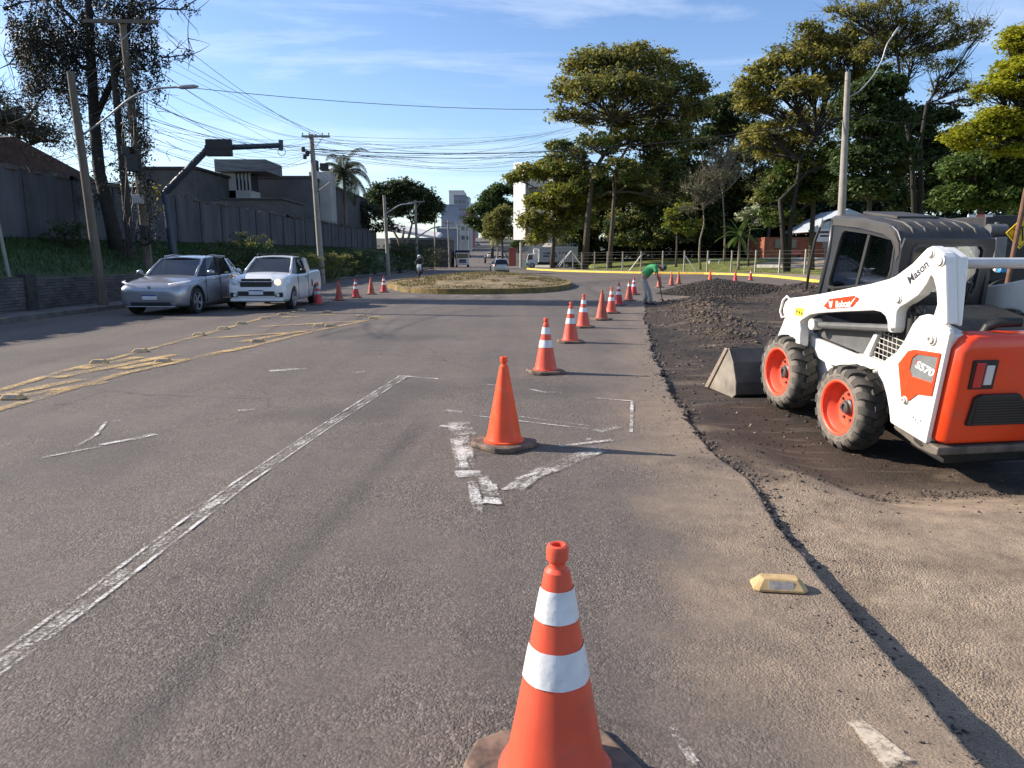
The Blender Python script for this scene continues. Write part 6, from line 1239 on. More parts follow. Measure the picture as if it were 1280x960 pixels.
# tall concrete wall with pillars and rubble coping
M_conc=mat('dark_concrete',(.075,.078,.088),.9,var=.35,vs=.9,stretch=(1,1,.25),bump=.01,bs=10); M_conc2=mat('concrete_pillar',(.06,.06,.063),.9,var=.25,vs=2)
cw=empty('concrete_wall',(-17.7,0,0),0,'tall grey concrete perimeter wall with pillars and a jagged top along the left bank','wall')
def wt(y): return float(np.interp(y,[-6,25,96],[4.55,4.65,4.95]))
mb=MB()
for k in range(34):
    y0=-6+k*3; y1=y0+3; z=wt(y0+1.5); mb.box(-.15,0,y0,y1,1.6,z)
    if k==0: pass
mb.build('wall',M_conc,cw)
for k in range(33):
    y=-3+k*3; mb=MB(); mb.box(-.2,.05,y-.12,y+.12,1.6,wt(y)+.06); mb.build('pillar',M_conc2,cw)
mb=MB(); rg=np.random.RandomState(3)
for k in range(420):
    y=rg.uniform(-4,95); z=wt(y); L_=rg.uniform(.08,.3); a=rg.uniform(0,3.1); mb.add([(-.1+rg.normal()*.06,y-.05,z),(-.05+rg.normal()*.06,y+.06,z),(-.08+rg.normal()*.1,y+rg.normal()*.12,z+L_)],[(0,1,2)])
for k in range(110):
    y=rg.uniform(-4,95); z=wt(y); mb.box(-.25,.08,y,y+rg.uniform(.2,.9),z-.02,z+rg.uniform(.05,.16))
mb.build('coping',mat('rubble',(.10,.09,.08),.9,var=.4,vs=5),cw,fixn=False)
for zz in(.12,.25):
    mb=MB(); mb.tube([(-.08,y,wt(y)+zz+.06*math.sin(y*1.3)) for y in np.arange(-4,95,1.2)],.012,4); mb.build('barbed_wire',M_blk,cw)
# buildings behind the wall
M_tile=mat('old_roof_tile',(.09,.05,.036),.9,var=.4,vs=4,bump=.04,bs=6); M_plas=mat('plaster_grey',(.15,.15,.155),.85,var=.2,vs=.6); M_plasd=mat('plaster_dark',(.07,.068,.066),.85,var=.25,vs=.8); M_plasl=mat('plaster_light',(.42,.40,.37),.85,var=.15,vs=.6); M_wing=mat('window_dark',(.03,.035,.045),.15,var=.2,coat=.5)
def building(label,x0,x1,y0,y1,z0,z1,m,roof=None,rz=0,wins=(),name='building',over=.3,rh=.3,wm=M_wing,frame=M_whitek):
    cxb,cyb=(x0+x1)/2,(y0+y1)/2; r=empty(name,(cxb,cyb,z0),0,label,'building'); a,b=(x1-x0)/2,(y1-y0)/2; h=z1-z0
    mb=MB(); mb.box(-a,a,-b,b,0,h); w=mb.build('wall',m,r,bevel=.03)
    if roof:
        mb=MB()
        if rh>.6: mb.prism([(-b-over,h),(0,h+rh),(b+over,h),(b+over,h-.15),(-b-over,h-.15)],-a-over,a+over,'x')
        else: mb.box(-a-over,a+over,-b-over,b+over,h,h+rh)
        mb.build('roof',roof,r,bevel=.03)
    for (face,u0,u1,v0,v1) in wins:
        mb=MB(); f=MB()
        if face=='s': mb.box(u0,u1,-b-.04,-b+.05,v0,v1); f.box(u0-.08,u1+.08,-b-.07,-b-.005,v0-.1,v0); f.box((u0+u1)/2-.025,(u0+u1)/2+.025,-b-.06,-b-.04,v0,v1)
        elif face=='e': mb.box(a-.05,a+.04,u0,u1,v0,v1); f.box(a+.005,a+.07,u0-.08,u1+.08,v0-.1,v0); f.box(a+.04,a+.06,(u0+u1)/2-.025,(u0+u1)/2+.025,v0,v1)
        wo=mb.build('window',wm,r); f.build('window_frame',frame,wo)
    return r
# tiled roofs at far left
p=at(60,205,36)
building('long low building with an old red tiled roof behind the wall at the far left',-40,-21,24,38,2.2,5.0,M_plasd,M_tile,rh=1.5,over=.5)
building('dark gabled building behind the wall just left of the watch tower',-30.0,-25.4,60,68,2.5,8.6,M_plasd,M_blk,rh=.2,wins=[('s',-.5,1.3,3.2,3.9)],over=.2)
# watch tower
wt_=empty('watch_tower',(-26.2,68,2.6),0,'guard post with flat concrete roof and window band above the left wall','tower')
def xz(px,py,Y=68): p=at(px,py,Y); return p.x+26.2,p.z-2.6
x0,z0=xz(284,243); x1,z1=xz(318,218); _,zr=xz(300,203); 
mb=MB(); mb.box(x0,x0+1.3,-1.3,1.3,0,z1); mb.box(x0,x1,-1.3,1.3,0,z0+.25); mb.build('wall',M_plasl,wt_,bevel=.02)
mb=MB(); mb.box(x0+.2,x1-.08,-1.15,1.15,z0+.25,z1); mb.build('window',M_wing,wt_)
for k in range(5): mb=MB(); x=x0+1.3+(x1-x0-1.3)*k/4; mb.box(x-.06,x+.06,-1.32,-1.2,z0+.25,z1); mb.build('window_frame',M_plasl,wt_)
mb=MB(); mb.box(xz(266,0)[0],xz(331,0)[0],-2.2,2.4,z1,zr); mb.build('roof',M_plas,wt_,bevel=.04)
building('long grey warehouse wall stretching right from the watch tower behind the wall',-27.5,-17.95-1.5,72,100,2.5,at(350,223,72).z,mat('plaster_slate',(.085,.085,.09),.85,var=.2,vs=.6),M_plasd,rh=.25,over=.1)
building('dark brown shed in front of the long grey warehouse',-24.0,-18.6,60,66,2.5,at(380,250,60).z,M_plasd,M_blk,rh=.15,over=.1)
wtk=empty('water_tank',(at(402,232,76).x,76,0),0,'pale rectangular rooftop water tank between the crossarm pole and the palm','water tank')
mb=MB(); zt0=at(400,240,76).z; zt1=at(400,216,76).z; mb.box(-1.0,1.2,-1,1,0,zt1); mb.build('tank',M_plasl,wtk,bevel=.05); mb=MB(); mb.box(-.9,-.3,-.4,.4,zt1,zt1+1.2); mb.box(.0,.7,-.4,.4,zt1+.2,zt1+.9); mb.tube([(.3,0,zt1),(.3,0,zt1+.3)],.05,6); mb.build('antenna_box',M_blk,wtk)
# ---------------------------------------------------------------- poles
M_wood=mat('pole_wood',(.13,.105,.08),.9,var=.3,vs=4,stretch=(6,6,.5),bump=.01,bs=10); M_wood2=mat('pole_wood_dark',(.05,.043,.036),.9,var=.3,vs=4,stretch=(6,6,.5)); M_pc=mat('pole_concrete',(.26,.24,.21),.85,var=.15,vs=3,bump=.005,bs=20); M_blue=mat('post_blue_grey',(.030,.042,.065),.5,var=.2,vs=2); M_cer=mat('insulator',(.12,.05,.03),.3,var=.1,coat=.5); M_gal=mat('galvanised',(.32,.33,.34),.45,metal=.4,var=.1)
def pole(label,pxb,pyb,pxt,pyt,Y,r0,r1,m,Yt=None,arms=(),lamp=None,zb=None,cat='utility pole',name='utility_pole'):
    b=at(pxb,pyb,Y); t=at(pxt,pyt,Yt or Y)
    if zb is None: zb=bank_z(b.x,Y) if b.x<-13.45 else (.12 if b.x<XL else 0)
    # keep the same line, start it in the ground
    d=(t-b); base=b+d*((zb-.02-b.z)/d.z); o=empty(name,base,0,label,cat)
    tl=t-base; mb=MB(); mb.tube([(0,0,0),tl*.5,tl],[r0,(r0+r1)/2,r1],14); mb.build('pole',m,o,smooth='auto')
    for (pa,pb_,dz,nin) in arms:    # crossarm from pixel pa to pixel pb
        A=at(pa[0],pa[1],Yt or Y)-base; B=at(pb_[0],pb_[1],Yt or Y)-base; A.y-=.15; B.y-=.15; mb=MB(); u=(B-A).normalized(); v=Vector((0,0,1)); w=u.cross(v).normalized()
        vs=[]; 
        for q in(A,B):
            for sx_ in(-1,1):
                for sz_ in(-1,1): vs.append(q+w*.05*sx_+Vector((0,0,.06*sz_)))
        mb.add(vs,[(0,1,3,2),(4,6,7,5),(0,4,5,1),(2,3,7,6),(0,2,6,4),(1,5,7,3)]); ca=mb.build('crossarm',m,o)
        for k in range(nin):
            q=A.lerp(B,(k+.15)/(nin-.7)) ; mb=MB(); mb.lathe([(.012,.06),(.02,.10),(.045,.12),(.03,.15),(.045,.17),(.03,.20),(0,.22)],10,'z',q); mb.build('insulator',M_cer,ca,smooth=True)
        mid=(A+B)/2; mb=MB(); mb.tube([A.lerp(mid,.45),Vector((mid.x,mid.y,mid.z-.6))],.02,5); mb.tube([B.lerp(mid,.45),Vector((mid.x,mid.y,mid.z-.6))],.02,5); mb.build('brace',M_gal,ca)
    if lamp:
        pts=[at(x,y,Y+dy)-base for x,y,dy in lamp]; 
        sm=[pts[0]]
        for i in range(len(pts)-1):
            for k in range(1,5): sm.append(pts[i].lerp(pts[i+1],k/4))
        for _ in range(2): sm=[sm[0]]+[(sm[i-1]+sm[i]*2+sm[i+1])/4 for i in range(1,len(sm)-1)]+[sm[-1]]
        sc_=Y/FPX; mb=MB(); mb.tube(sm,[max(.03,1.6*sc_*.5)]*len(sm),8); la=mb.build('lamp_arm',M_gal,o,smooth=True)
        e=sm[-1]; d=(sm[-1]-sm[-3]).normalized(); mb=MB(); mb.tube([e,e+d*.12,e+d*.5,e+d*.62],[.03,.065,.06,.02],10); mb.build('lamp_head',M_gal,la,smooth='auto')
    return o,base,tl
leaner,b_,t_=pole('leaning pale pole with a long street lamp arm, leftmost of the tall poles',130,388,88,90,22.3,.15,.10,M_wood,lamp=[(104,168,0),(130,150,0),(165,120,0),(195,110,0),(222,109,0)])
pole('dark wooden pole without crossarm between the leaning pole and the crossarm pole',165,335,139,52,28.5,.15,.12,M_wood2)
xp,xb,xt=pole('wooden pole with broad crossarm, creeper, junction boxes and coiled cable',186,335,153,26,27.5,.16,.12,M_wood,arms=[((108,28),(200,29),0,5)])
# creeper, boxes and coil on that pole
rg=np.random.RandomState(8); C=np.array([list(at(153+rg.normal()*7+(y-30)*.125,y,27.5+rg.normal()*.22)-xb) for y in list(rg.uniform(70,300,420))]); V=leaves_np(np.repeat(C,5,0)+rg.normal(size=(len(C)*5,3))*.14,rg,.055,-.2); npmesh('creeper',V,np.arange(len(V)).reshape(-1,4),L_ivy,xp)
for (x,y,w,h,m_) in [(177,250,.30,.32,M_plasl),(172,205,.42,.6,M_blk),(186,290,.25,.45,M_blk),(164,190,.3,.3,M_blk)]:
    q=at(x,y,27.5)-xb; mb=MB(); mb.box(q.x-w/2,q.x+w/2,q.y-.42,q.y-.12,q.z-h/2,q.z+h/2); mb.build('junction_box',m_,xp,bevel=.02)
mb=MB(); q=at(184,297,27.5)-xb
for k in range(5): mb.tube([Vector((q.x+.26*math.cos(a)*(1+.04*k),q.y-.3+.02*k,q.z+.26*math.sin(a)*(1+.03*k))) for a in np.linspace(0,6.2832,24)],.018,5)
for k in range(9):
    x=rg.uniform(155,185); mb.tube([at(x+rg.normal()*4,y,27.2+rg.normal()*.1)-xb for y in (120,170,220,260,300,325)],.014,5)
mb.build('coiled_cable',M_blk,xp,fixn=False)
# ivy wrapped on the plain dark pole too
leanp=[o for o in S.objects if o.get('label','').startswith('dark wooden pole')][0]; C=np.array([list(at(139+(y-50)*.092+rg.normal()*3.5,y,28.5+rg.normal()*.15)-leanp.location) for y in rg.uniform(60,320,170)]); V=leaves_np(np.repeat(C,4,0)+rg.normal(size=(len(C)*4,3))*.10,rg,.05,-.2); npmesh('creeper',V,np.arange(len(V)).reshape(-1,4),L_ivy,leanp)
pole('thin short pale post at the left edge of the grass bank',9,335,-8,250,19.6,.05,.04,M_pc,cat='post',name='post')
pole('concrete utility pole with a crossarm right behind the white pickup',403,352,389,168,45,.20,.13,M_pc,arms=[((378,171),(413,171),0,5)])
cp_=[o for o in S.objects if o.get('label','').startswith('concrete utility pole with a crossarm')][0]
for (x,y) in((379,187),(384,192),(381,196)): mb=MB(); q=at(x,y,45)-cp_.location; mb.lathe([(0,-.15),(.12,-.13),(.12,.13),(0,.15)],10,'z',q); mb.tube([q,at(390,190,45)-cp_.location],.03,5); mb.build('cable_box',M_blk,cp_)
mb=MB(); mb.tube([at(396,240,45)-cp_.location,at(412,228,44)-cp_.location],.03,6); mb.build('side_arm',M_pc,cp_)
pole('second utility pole beyond the pickup, with a curved lamp arm reaching right',486,347,480,244,62,.17,.12,M_pc,lamp=[(481,268,0),(490,262,0),(500,256,0),(508,255,0)])
pole('third utility pole with a small crossarm and a lamp arm reaching right',522,341,519,250,80,.16,.12,M_pc,arms=[((511,253),(531,252),0,3)],lamp=[(522,297,0),(530,291,0),(540,285,0),(550,283,0)])
pole('thin far pole just left of the tipper truck',562,333,560,275,125,.16,.12,M_pc,arms=[((555,279),(566,279),0,3)])
pole('short thin far pole between two others left of the tipper truck',573,330,572,281,150,.15,.12,M_pc)
pole('pale pole standing in front of the blue grey building',544,333,543,265,118,.12,.10,M_pc)
pole('farthest thin pole on the left side of the far road',587,318,586,285,210,.16,.12,M_pc,zb=float(zt(210)))
rp,rb_,rt_=pole('tall round concrete pole on the right with a long curved lamp arm reaching up right',1049,330,1060,90,42,.26,.14,M_pc,zb=.15,lamp=[(1060,122,0),(1075,114,0),(1092,95,0),(1103,75,0),(1108,56,0),(1115,46,0)])
# blue traffic signal gantry seen from behind
YG=29.5; b=at(220,330,YG); b.z=bank_z(b.x,YG); sg=empty('signal_gantry',b,0,'dark blue grey signal post whose bent arm carries a black signal box, seen from behind','traffic signal')
def lg(x,y): return at(x,y,YG)-b
mb=MB(); mb.tube([(0,0,-.1),lg(213,290),lg(206,240)],[.15,.15,.14],14); mb.build('post',M_blue,sg,smooth='auto')
mb=MB(); mb.tube([lg(206,243),lg(209,238),lg(262,184)],[.13,.14,.125],14); mb.tube([lg(257,185),lg(268,185),lg(345,182),lg(352,181)],[.125,.11,.10,.10],12); mb.tube([lg(351,175),lg(351,188)],.09,10); mb.build('arm',M_blue,sg,smooth='auto')
q=lg(277,186); mb=MB(); mb.box(q.x-.50,q.x+.50,-.35,-.14,q.z-.32,q.z+.32); sb=mb.build('signal_box',M_blk,sg,bevel=.03)
mb=MB(); mb.box(q.x-.46,q.x+.46,-.37,-.35,q.z-.05,q.z+.28); mb.build('back_plate',M_dkp,sb)
for k in range(3): mb=MB(); mb.lathe([(.10,.0),(.10,.16)],14,'y',(q.x-.3+.3*k,-.14,q.z),cap=False); mb.build('visor',M_blk,sb)
mb=MB(); q=lg(352,188); mb.tube([Vector((q.x+.15*math.cos(a),.0,q.z-.05+.15*math.sin(a))) for a in np.linspace(0,6.28,16)],.012,5); mb.build('cable_loop',M_blk,sg)
# ---------------------------------------------------------------- overhead cables
M_cab_=mat('cable_black',(.012,.012,.013),.6,var=0)
CG='overhead cables crossing the street'
def cable(a,b,sag,r,label='thin black cable of the tangle crossing the sky above the left half of the street',group=CG,n=20):
    a=Vector(a); b=Vector(b); pts=[]
    for i in range(n+1): t=i/n; p=a.lerp(b,t); p.z-=sag*4*t*(1-t); pts.append(p-a)
    mb=MB(); mb.tube(pts,r*.62,5); return mb.build('overhead_cable',M_cab_,None,smooth=True,fixn=False,loc=a,label=label,cat='cable',group=group)
cable(at(222,108,22.3),at(1060,100,42),1.05,.016,'single high cable running alone across the whole sky from left to right')
cable(at(389,186,45),at(1056,146,42),.95,.045,'thick black bundled cable sagging to the tall concrete pole on the right')
cable(at(389,189,45),at(1056,148,42),1.1,.03,'thinner cable hugging the thick bundled cable on its underside')
cable(at(1057,146,42),at(1300,156,47),.25,.035,'thick black cable leaving the tall concrete pole towards the right edge')
rg=np.random.RandomState(12)
ends=[(152,30),(130,30),(110,30),(195,30),(160,60),(158,90),(161,120),(163,140),(165,160),(140,100),(141,130),(142,150),(166,172),(100,120),(104,150)]
for i,(x,y) in enumerate(ends+ends[4:]):     # from the left poles to the crossarm pole
    j=rg.uniform(-1,1); tx,ty=(rg.uniform(380,412),170) if y<50 else (388+rg.normal()*3,rg.uniform(172,205))
    cable(at(x,y+rg.uniform(-4,4),27.5+rg.uniform(-.3,.3)),at(tx,ty,45),rg.uniform(.2,1.1),.011 if i%3 else .016)
for i in range(22):                            # across to the park trees on the right
    y1=rg.uniform(165,200); y2=rg.uniform(150,188)
    cable(at(388+rg.normal()*2,y1,45),at(rg.uniform(690,760),y2,98),rg.uniform(.5,3.0),.015,'thin dark cable of the bunch running right from the crossarm pole to the park trees','cables from the crossarm pole to the park')
for i in range(12):                            # off the left edge
    y1=rg.uniform(60,200); cable(at(-60,rg.uniform(90,190),16),at(150+rg.normal()*8,y1,27.5),rg.uniform(.2,.5),.010,'thin black cable running from the left edge to the leaning poles','cables at the left edge')
for i,(y1,y2) in enumerate([(172,250),(190,262),(200,268),(205,275)]):
    cable(at(389,y1,45),at(481,y2-4,62),.6,.014,['uppermost','second highest','third highest','lowest'][i]+' cable between the crossarm pole and the second utility pole','cables along the left kerb')
    cable(at(481,y2-4,62),at(520,y2,80),.4,.014,['uppermost','second highest','third highest','lowest'][i]+' cable between the second and the third utility pole','cables along the left kerb, farther on')
# ---------------------------------------------------------------- distant buildings
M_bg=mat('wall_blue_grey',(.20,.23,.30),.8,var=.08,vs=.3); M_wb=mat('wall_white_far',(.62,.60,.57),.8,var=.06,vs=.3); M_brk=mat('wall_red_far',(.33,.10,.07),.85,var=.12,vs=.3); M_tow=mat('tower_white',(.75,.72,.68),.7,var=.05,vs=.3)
def fb(label,pl,pr,pt,Y,m,D=14,rows_=0,cols=0,roof=None,pb=None,z0=None):
    a=at(pl,300,Y).x; b2=at(pr,300,Y).x; z1=at(0,pt,Y).z; z0=float(zt(Y))-.3 if z0 is None else z0; w=(b2-a)/2; wins=[]
    h=z1-z0
    for i in range(rows_):
        for j in range(cols):
            cwid=2*w/cols; u0=-w+cwid*(j+.2); wins.append(('s',u0,u0+cwid*.6,h*.96-(i+.75)*2.9,h*.96-(i+.75)*2.9+1.3))
    return building(label,a,b2,Y,Y+D,z0,z1,m,roof or m,wins=[q for q in wins if q[3]>0],rh=.4,over=.15)
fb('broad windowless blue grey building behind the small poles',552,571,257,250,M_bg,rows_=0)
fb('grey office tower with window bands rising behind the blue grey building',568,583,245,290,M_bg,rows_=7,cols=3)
fb('white stepped apartment tower, tallest of the far buildings',562,580,239,340,M_wb,rows_=0,D=20)
fb('slim white building peeping out right of the grey office tower',582,587,247,360,M_wb,rows_=9,cols=2)
fb('low red brick building below the far white blocks',583,592,266,270,M_brk)
fb('pale grey low shop beside the far road on the left',570,588,278,235,M_plasl,rows_=2,cols=3)
fb('tiny pale tower block far away right of the slim white building',588,593,255,480,M_wb,rows_=8,cols=2)
fb('small distant block with flat roof farthest right of the far skyline',593,597,259,520,M_bg)
fb('long low white roofed shed behind the third utility pole',488,562,300,128,M_plasd,D=10,roof=M_plas,z0=0)
sr=empty('canopy_roof',(at(515,290,132).x,132,0),0,'pale slanting shed roof behind the third utility pole','roof'); 
def lr(x,y,dy): return at(x,y,132+dy)-Vector(sr.location)
mb=MB(); A=[lr(484,284,0),lr(546,296,0),lr(548,299,0),lr(484,289,0)]; B=[q+Vector((0,8,1.0)) for q in A]; mb.add(A+B,[(0,1,2,3),(7,6,5,4),(0,4,5,1),(1,5,6,2),(2,6,7,3),(3,7,4,0)]); mb.build('roof_sheet',M_wb,sr)
for x in(492,520,543): q=lr(x,297,1); mb=MB(); mb.tube([(q.x,q.y,0),(q.x,q.y,q.z)],.12,6); mb.build('column',M_pc,sr)
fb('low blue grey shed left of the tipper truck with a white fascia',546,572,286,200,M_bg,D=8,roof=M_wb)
fb('red fronted kiosk by the far kerb right of the hatchback',636,645,312,150,M_brk,D=3)
# white tower on the right of the far road
tw=empty('building',(at(646,300,128).x,128,0),R(-38),'tall white slab fronted building with dark glazing half hidden behind the yellow green tree','building')
k=128/FPX; zt_=at(0,213,128).z; zb_=at(0,300,128).z
x0=at(643,0,128).x-tw.location.x; x1=at(655,0,128).x-tw.location.x; x2=at(700,0,128).x-tw.location.x
x1=x0+2.6; mb=MB(); mb.box(x0,x1,-.4,.8,zb_,zt_+1.2); mb.build('facade_slab',M_tow,tw,bevel=.03); mb=MB(); mb.box(x1-.3,x2,.9,9,0,zt_-.3); mb.build('wall',M_plasl,tw)
for i in range(4):
    z=zb_+.6+i*2.7; mb=MB(); mb.box(x1+.05,x2-.5,-.06,.02,z,z+1.7); wo=mb.build('window',M_wing,tw); mb=MB()
    for j in range(6): x=x1+.05+(x2-.5-x1)*j/5; mb.box(x-.06,x+.06,-.1,-.05,z,z+1.7)
    mb.build('window_frame',M_plas,wo)
mb=MB(); mb.box(x1-.3,x2+.3,-.3,9.3,zt_-.3,zt_+.5); mb.build('roof',M_tow,tw); mb=MB(); mb.tube([(x0+1.2,.2,0),(x0+1.2,.2,zb_)],.25,10); mb.build('column',M_plasl,tw)
# red house under the trees
hs=empty('house',(at(1025,320,104).x,104,1.3),0,'red brick house with a pale corrugated gable roof under the trees behind the loader','house')
M_rb=brickmat('red_brick',(.36,.11,.055),(.28,.085,.045),(.20,.12,.09),.25,.09,.005)
mb=MB(); mb.box(-8,9.5,0,7,0,3.2); mb.build('wall',M_rb,hs)
zr0=at(0,288,104).z-1.2; zr1=at(0,268,104).z-1.2; mb=MB(); mb.prism([(-2.4,zr0-.35),(-2.4,zr0-.1),(3.0,zr1+.6),(11,zr0),(11,zr0-.3)],-1.2,8,'y'); mb.build('roof',mat('roof_sheet_pale',(.42,.47,.52),.5,var=.15,vs=2,metal=.2),hs)
mb=MB(); mb.prism([(-2.1,zr0-.4),(3.0,zr1+.35),(10,zr0-.4)],-.02,.2,'y'); mb.build('gable',mat('gable_blue',(.35,.42,.50),.7,var=.1),hs)
for (a,b2) in((-6.5,-3.5),(.2,1.6),(2.2,5.0)): mb=MB(); mb.box(a,b2,-.06,.04,1.7,2.9); wo=mb.build('window',M_wing,hs); mb=MB(); mb.box((a+b2)/2-.04,(a+b2)/2+.04,-.1,-.06,1.7,2.9); mb.build('window_frame',M_brk,wo)
mb=MB(); mb.box(-3.0,-1.4,-.08,.05,0,2.7); mb.build('door',mat('door_red',(.26,.06,.03),.7,var=.1),hs)
sn=empty('sign',(at(1033,294,92).x,92,1.2),0,'small white rectangular sign with dark print in front of the red house','sign'); q=at(1033,294,92); q.z-=1.1; mb=MB(); mb.box(-1.2,1.2,-.04,.04,q.z-.9,q.z+.7); pl=mb.build('panel',M_tow,sn); mb=MB(); mb.box(-.95,.95,-.046,-.041,q.z+.15,q.z+.40); mb.box(-.8,.9,-.046,-.041,q.z-.3,q.z-.08); mb.build('print',M_dkp,pl); mb=MB(); mb.tube([(0,.06,0),(0,.06,q.z+.6)],.06,6); mb.build('post',M_pc,sn)
for i,(a,b2,Y) in enumerate([((946,331),(1028,337),82),((952,316.5),(1032,320.5),96)]):
    A=at(a[0],a[1],Y); B=at(b2[0],b2[1],Y-4); zk=float(max(lawn_z(A.x,A.y),lawn_z(B.x,B.y))); strip([(A.x,A.y),(B.x,B.y)],0,.25,.1,zk+.16,MB()).build('kerb',M_whitek,kind='structure')
cr0=at(992,308,96); cr_e=empty('red_cart',(cr0.x,96,float(lawn_z(cr0.x,96))),0,'low bright red cart like shape standing before the red house','cart'); mb=MB(); mb.box(-.9,.9,-.4,.4,.45,1.0); mb.build('body',M_red,cr_e,bevel=.1); 
for x in(-.6,.6):
    mb=MB(); mb.lathe([(.22,-.45),(.22,-.38)],14,'y',(x,0,.25)); mb.build('wheel',M_tyre,cr_e)
wb=empty('bench',(at(893,330,90).x,90,float(lawn_z(at(893,330,90).x,90))),0,'white concrete bench on the park lawn','bench'); mb=MB(); mb.box(-.9,.9,-.2,.2,.42,.52); mb.build('seat',M_tow,wb,bevel=.02); 
for x in(-.6,.6): mb=MB(); mb.box(x-.08,x+.08,-.15,.15,0,.42); mb.build('leg',M_tow,wb)
gp=empty('goal_frame',(at(700,330,112).x+2,112,float(lawn_z(at(700,330,112).x+2,112))),0,'small white swing like pipe frame behind the fence near the box truck','frame'); mb=MB(); w_=1.5; mb.tube([(-w_-.6,0,0),(-w_*.2,0,2.4),(w_,0,0)],.06,6); mb.tube([(-w_-.9,1,0),(-w_*.2,1,2.4),(w_,1,0)],.06,6); mb.build('pipe',M_tow,gp)
# ---------------------------------------------------------------- park fence
M_post=mat('fence_post',(.40,.36,.30),.85,var=.15,vs=4)
fpx=[673,681,690,697,705,716,727,743,759,778,801,828,855,884,914,944,974,1006,1040,1080,1125,1180]
fen=empty('fence',(8,88,0),0,'wire fence with slim pale concrete posts around the park lawn','fence')
fpath=[]
def on_path(px):
    # intersect the view direction of a photo column with the fence line
    v=ray(px,337); sl_=v[0]/v[1]
    for i in range(len(KV)-1):
        a,b2=KV[i],KV[i+1]; fa=a.x-sl_*a.y; fb_=b2.x-sl_*b2.y
        if fa*fb_<=0: return a.lerp(b2,fa/(fa-fb_+1e-9))
    return None
FP=[]
for px in fpx:
    q=on_path(px)
    if q is None: continue
    FP.append(q)
for i,q in enumerate(FP):
    h=2.35 if i else 2.6; mb=MB(); mb.add([(q.x-8+dx*w,q.y-88+dy*w,z) for z,w in((.1,.075),(h,.06)) for dx,dy in((-1,-1),(1,-1),(1,1),(-1,1))],[(0,1,2,3),(4,7,6,5),(0,4,5,1),(1,5,6,2),(2,6,7,3),(3,7,4,0)]); mb.build('post',M_post,fen)
for i in(7,9):
    if i<len(FP): q=FP[i]; d=1.1 if i==9 else -1.1; mb=MB(); mb.tube([(q.x-8,q.y-88,1.9),(q.x-8+d*1.2,q.y-88,.15)],.06,6); mb.build('brace',M_tow,fen)
for zz in (.35,.75,1.15,1.55,1.95,2.25):
    mb=MB(); mb.tube([(q.x-8,q.y-88,zz) for q in FP],.006,4); mb.build('wire',mat('wire',(.25,.24,.22),.5,metal=.5,var=0),fen)
# ---------------------------------------------------------------- right edge: sign, parked roadworks lorry
bx,by_=at(1268,330,17).x,17.0
ys=empty('road_sign',(bx,by_,.0),0,'yellow diamond roadworks warning sign on a leaning rusty post at the right edge','sign')
mb=MB(); t=at(1283,235,17)-Vector((bx,by_,0)); mb.tube([at(1262,372,17)-Vector((bx,by_,0))-Vector((.12,0,.0)),t],.055,10); mb.build('post',mat('rusty_post',(.13,.065,.04),.8,var=.3,vs=6),ys,smooth='auto')
q=at(1280,291,17)-Vector((bx,by_,0)); s_=.36; mb=MB(); mb.prism([(q.x-s_,q.z),(q.x,q.z+s_),(q.x+s_,q.z),(q.x,q.z-s_)],.08,.10,'y'); pn=mb.build('panel',mat('sign_yellow',(.85,.55,.01),.4,var=.05),ys); 
s2=.33; s3=.312; mb=MB(); mb.prism([(q.x-s2,q.z),(q.x,q.z+s2),(q.x+s2,q.z),(q.x,q.z-s2)],.076,.079,'y',holes=[[(q.x-s3,q.z),(q.x,q.z+s3),(q.x+s3,q.z),(q.x,q.z-s3)]])
mb.tube([(q.x-.17,.074,q.z-.12),(q.x-.12,.074,q.z+.02)],.014,6); mb.tube([(q.x-.12,.074,q.z-.15),(q.x-.03,.074,q.z)],.016,6); mb.tube([(q.x-.20,.074,q.z+.07),(q.x+.08,.074,q.z+.16)],.014,6); mb.tube([(q.x+.05,.074,q.z-.18),(q.x+.0,.074,q.z+.12),(q.x-.1,.074,q.z+.16)],.016,6); mb.build('pictogram',M_blk,pn)
lr_=empty('flatbed_lorry',(at(1262,330,19).x,19,0),0,'dark works lorry with grey tank and red and white strip, mostly hidden behind the loader','truck')
def lq(x,y,dy=0): return at(x,y,19+dy)-Vector(lr_.location)
a=lq(1243,262); b2=lq(1300,262); z0=lq(0,345).z
mb=MB(); mb.box(a.x,b2.x+1.5,.3,5,.9,lq(0,268).z); mb.build('body',M_blk,lr_,bevel=.05)
za=lq(0,269.5).z; 
for k in range(3): mb=MB(); mb.box(lq(1247+k*11,0).x,lq(1257.5+k*11,0).x,.24,.29,lq(0,270.5).z,lq(0,267.5).z); mb.build('reflective_strip',M_red if k==1 else M_band,lr_)
mb=MB(); q=lq(1242,288); mb.tube([(q.x-.22,-.1,q.z),(q.x+.22,-.1,q.z)],.16,16); mb.lathe([(.05,.15),(.05,.2),(0,.2)],8,'z',(q.x,-.1,q.z)); mb.build('tank',M_gry,lr_,smooth='auto')
mb=MB(); q=lq(1243,310); mb.box(q.x-.15,q.x+.15,-.25,.05,q.z-.28,q.z+.28); mb.build('control_box',mat('box_dusty',(.22,.21,.20),.7,var=.2),lr_,bevel=.02); mb=MB(); q=lq(1238,337); mb.lathe([(0,-.06),(.06,0),(0,.06)],10,'z',(q.x,-.2,q.z)); mb.build('beacon',M_tow,lr_,smooth=True)
mb=MB(); q=lq(1250,338); mb.box(q.x-.12,q.x+.16,-.2,.0,q.z-.06,q.z+.06); mb.build('canister',mat('canister_blue',(.05,.25,.45),.4,var=.1),lr_,bevel=.03); mb=MB(); q=lq(1262,304); mb.box(q.x-.14,q.x+.14,.24,.29,q.z-.02,q.z+.01); mb.build('light_bar',M_plas,lr_)
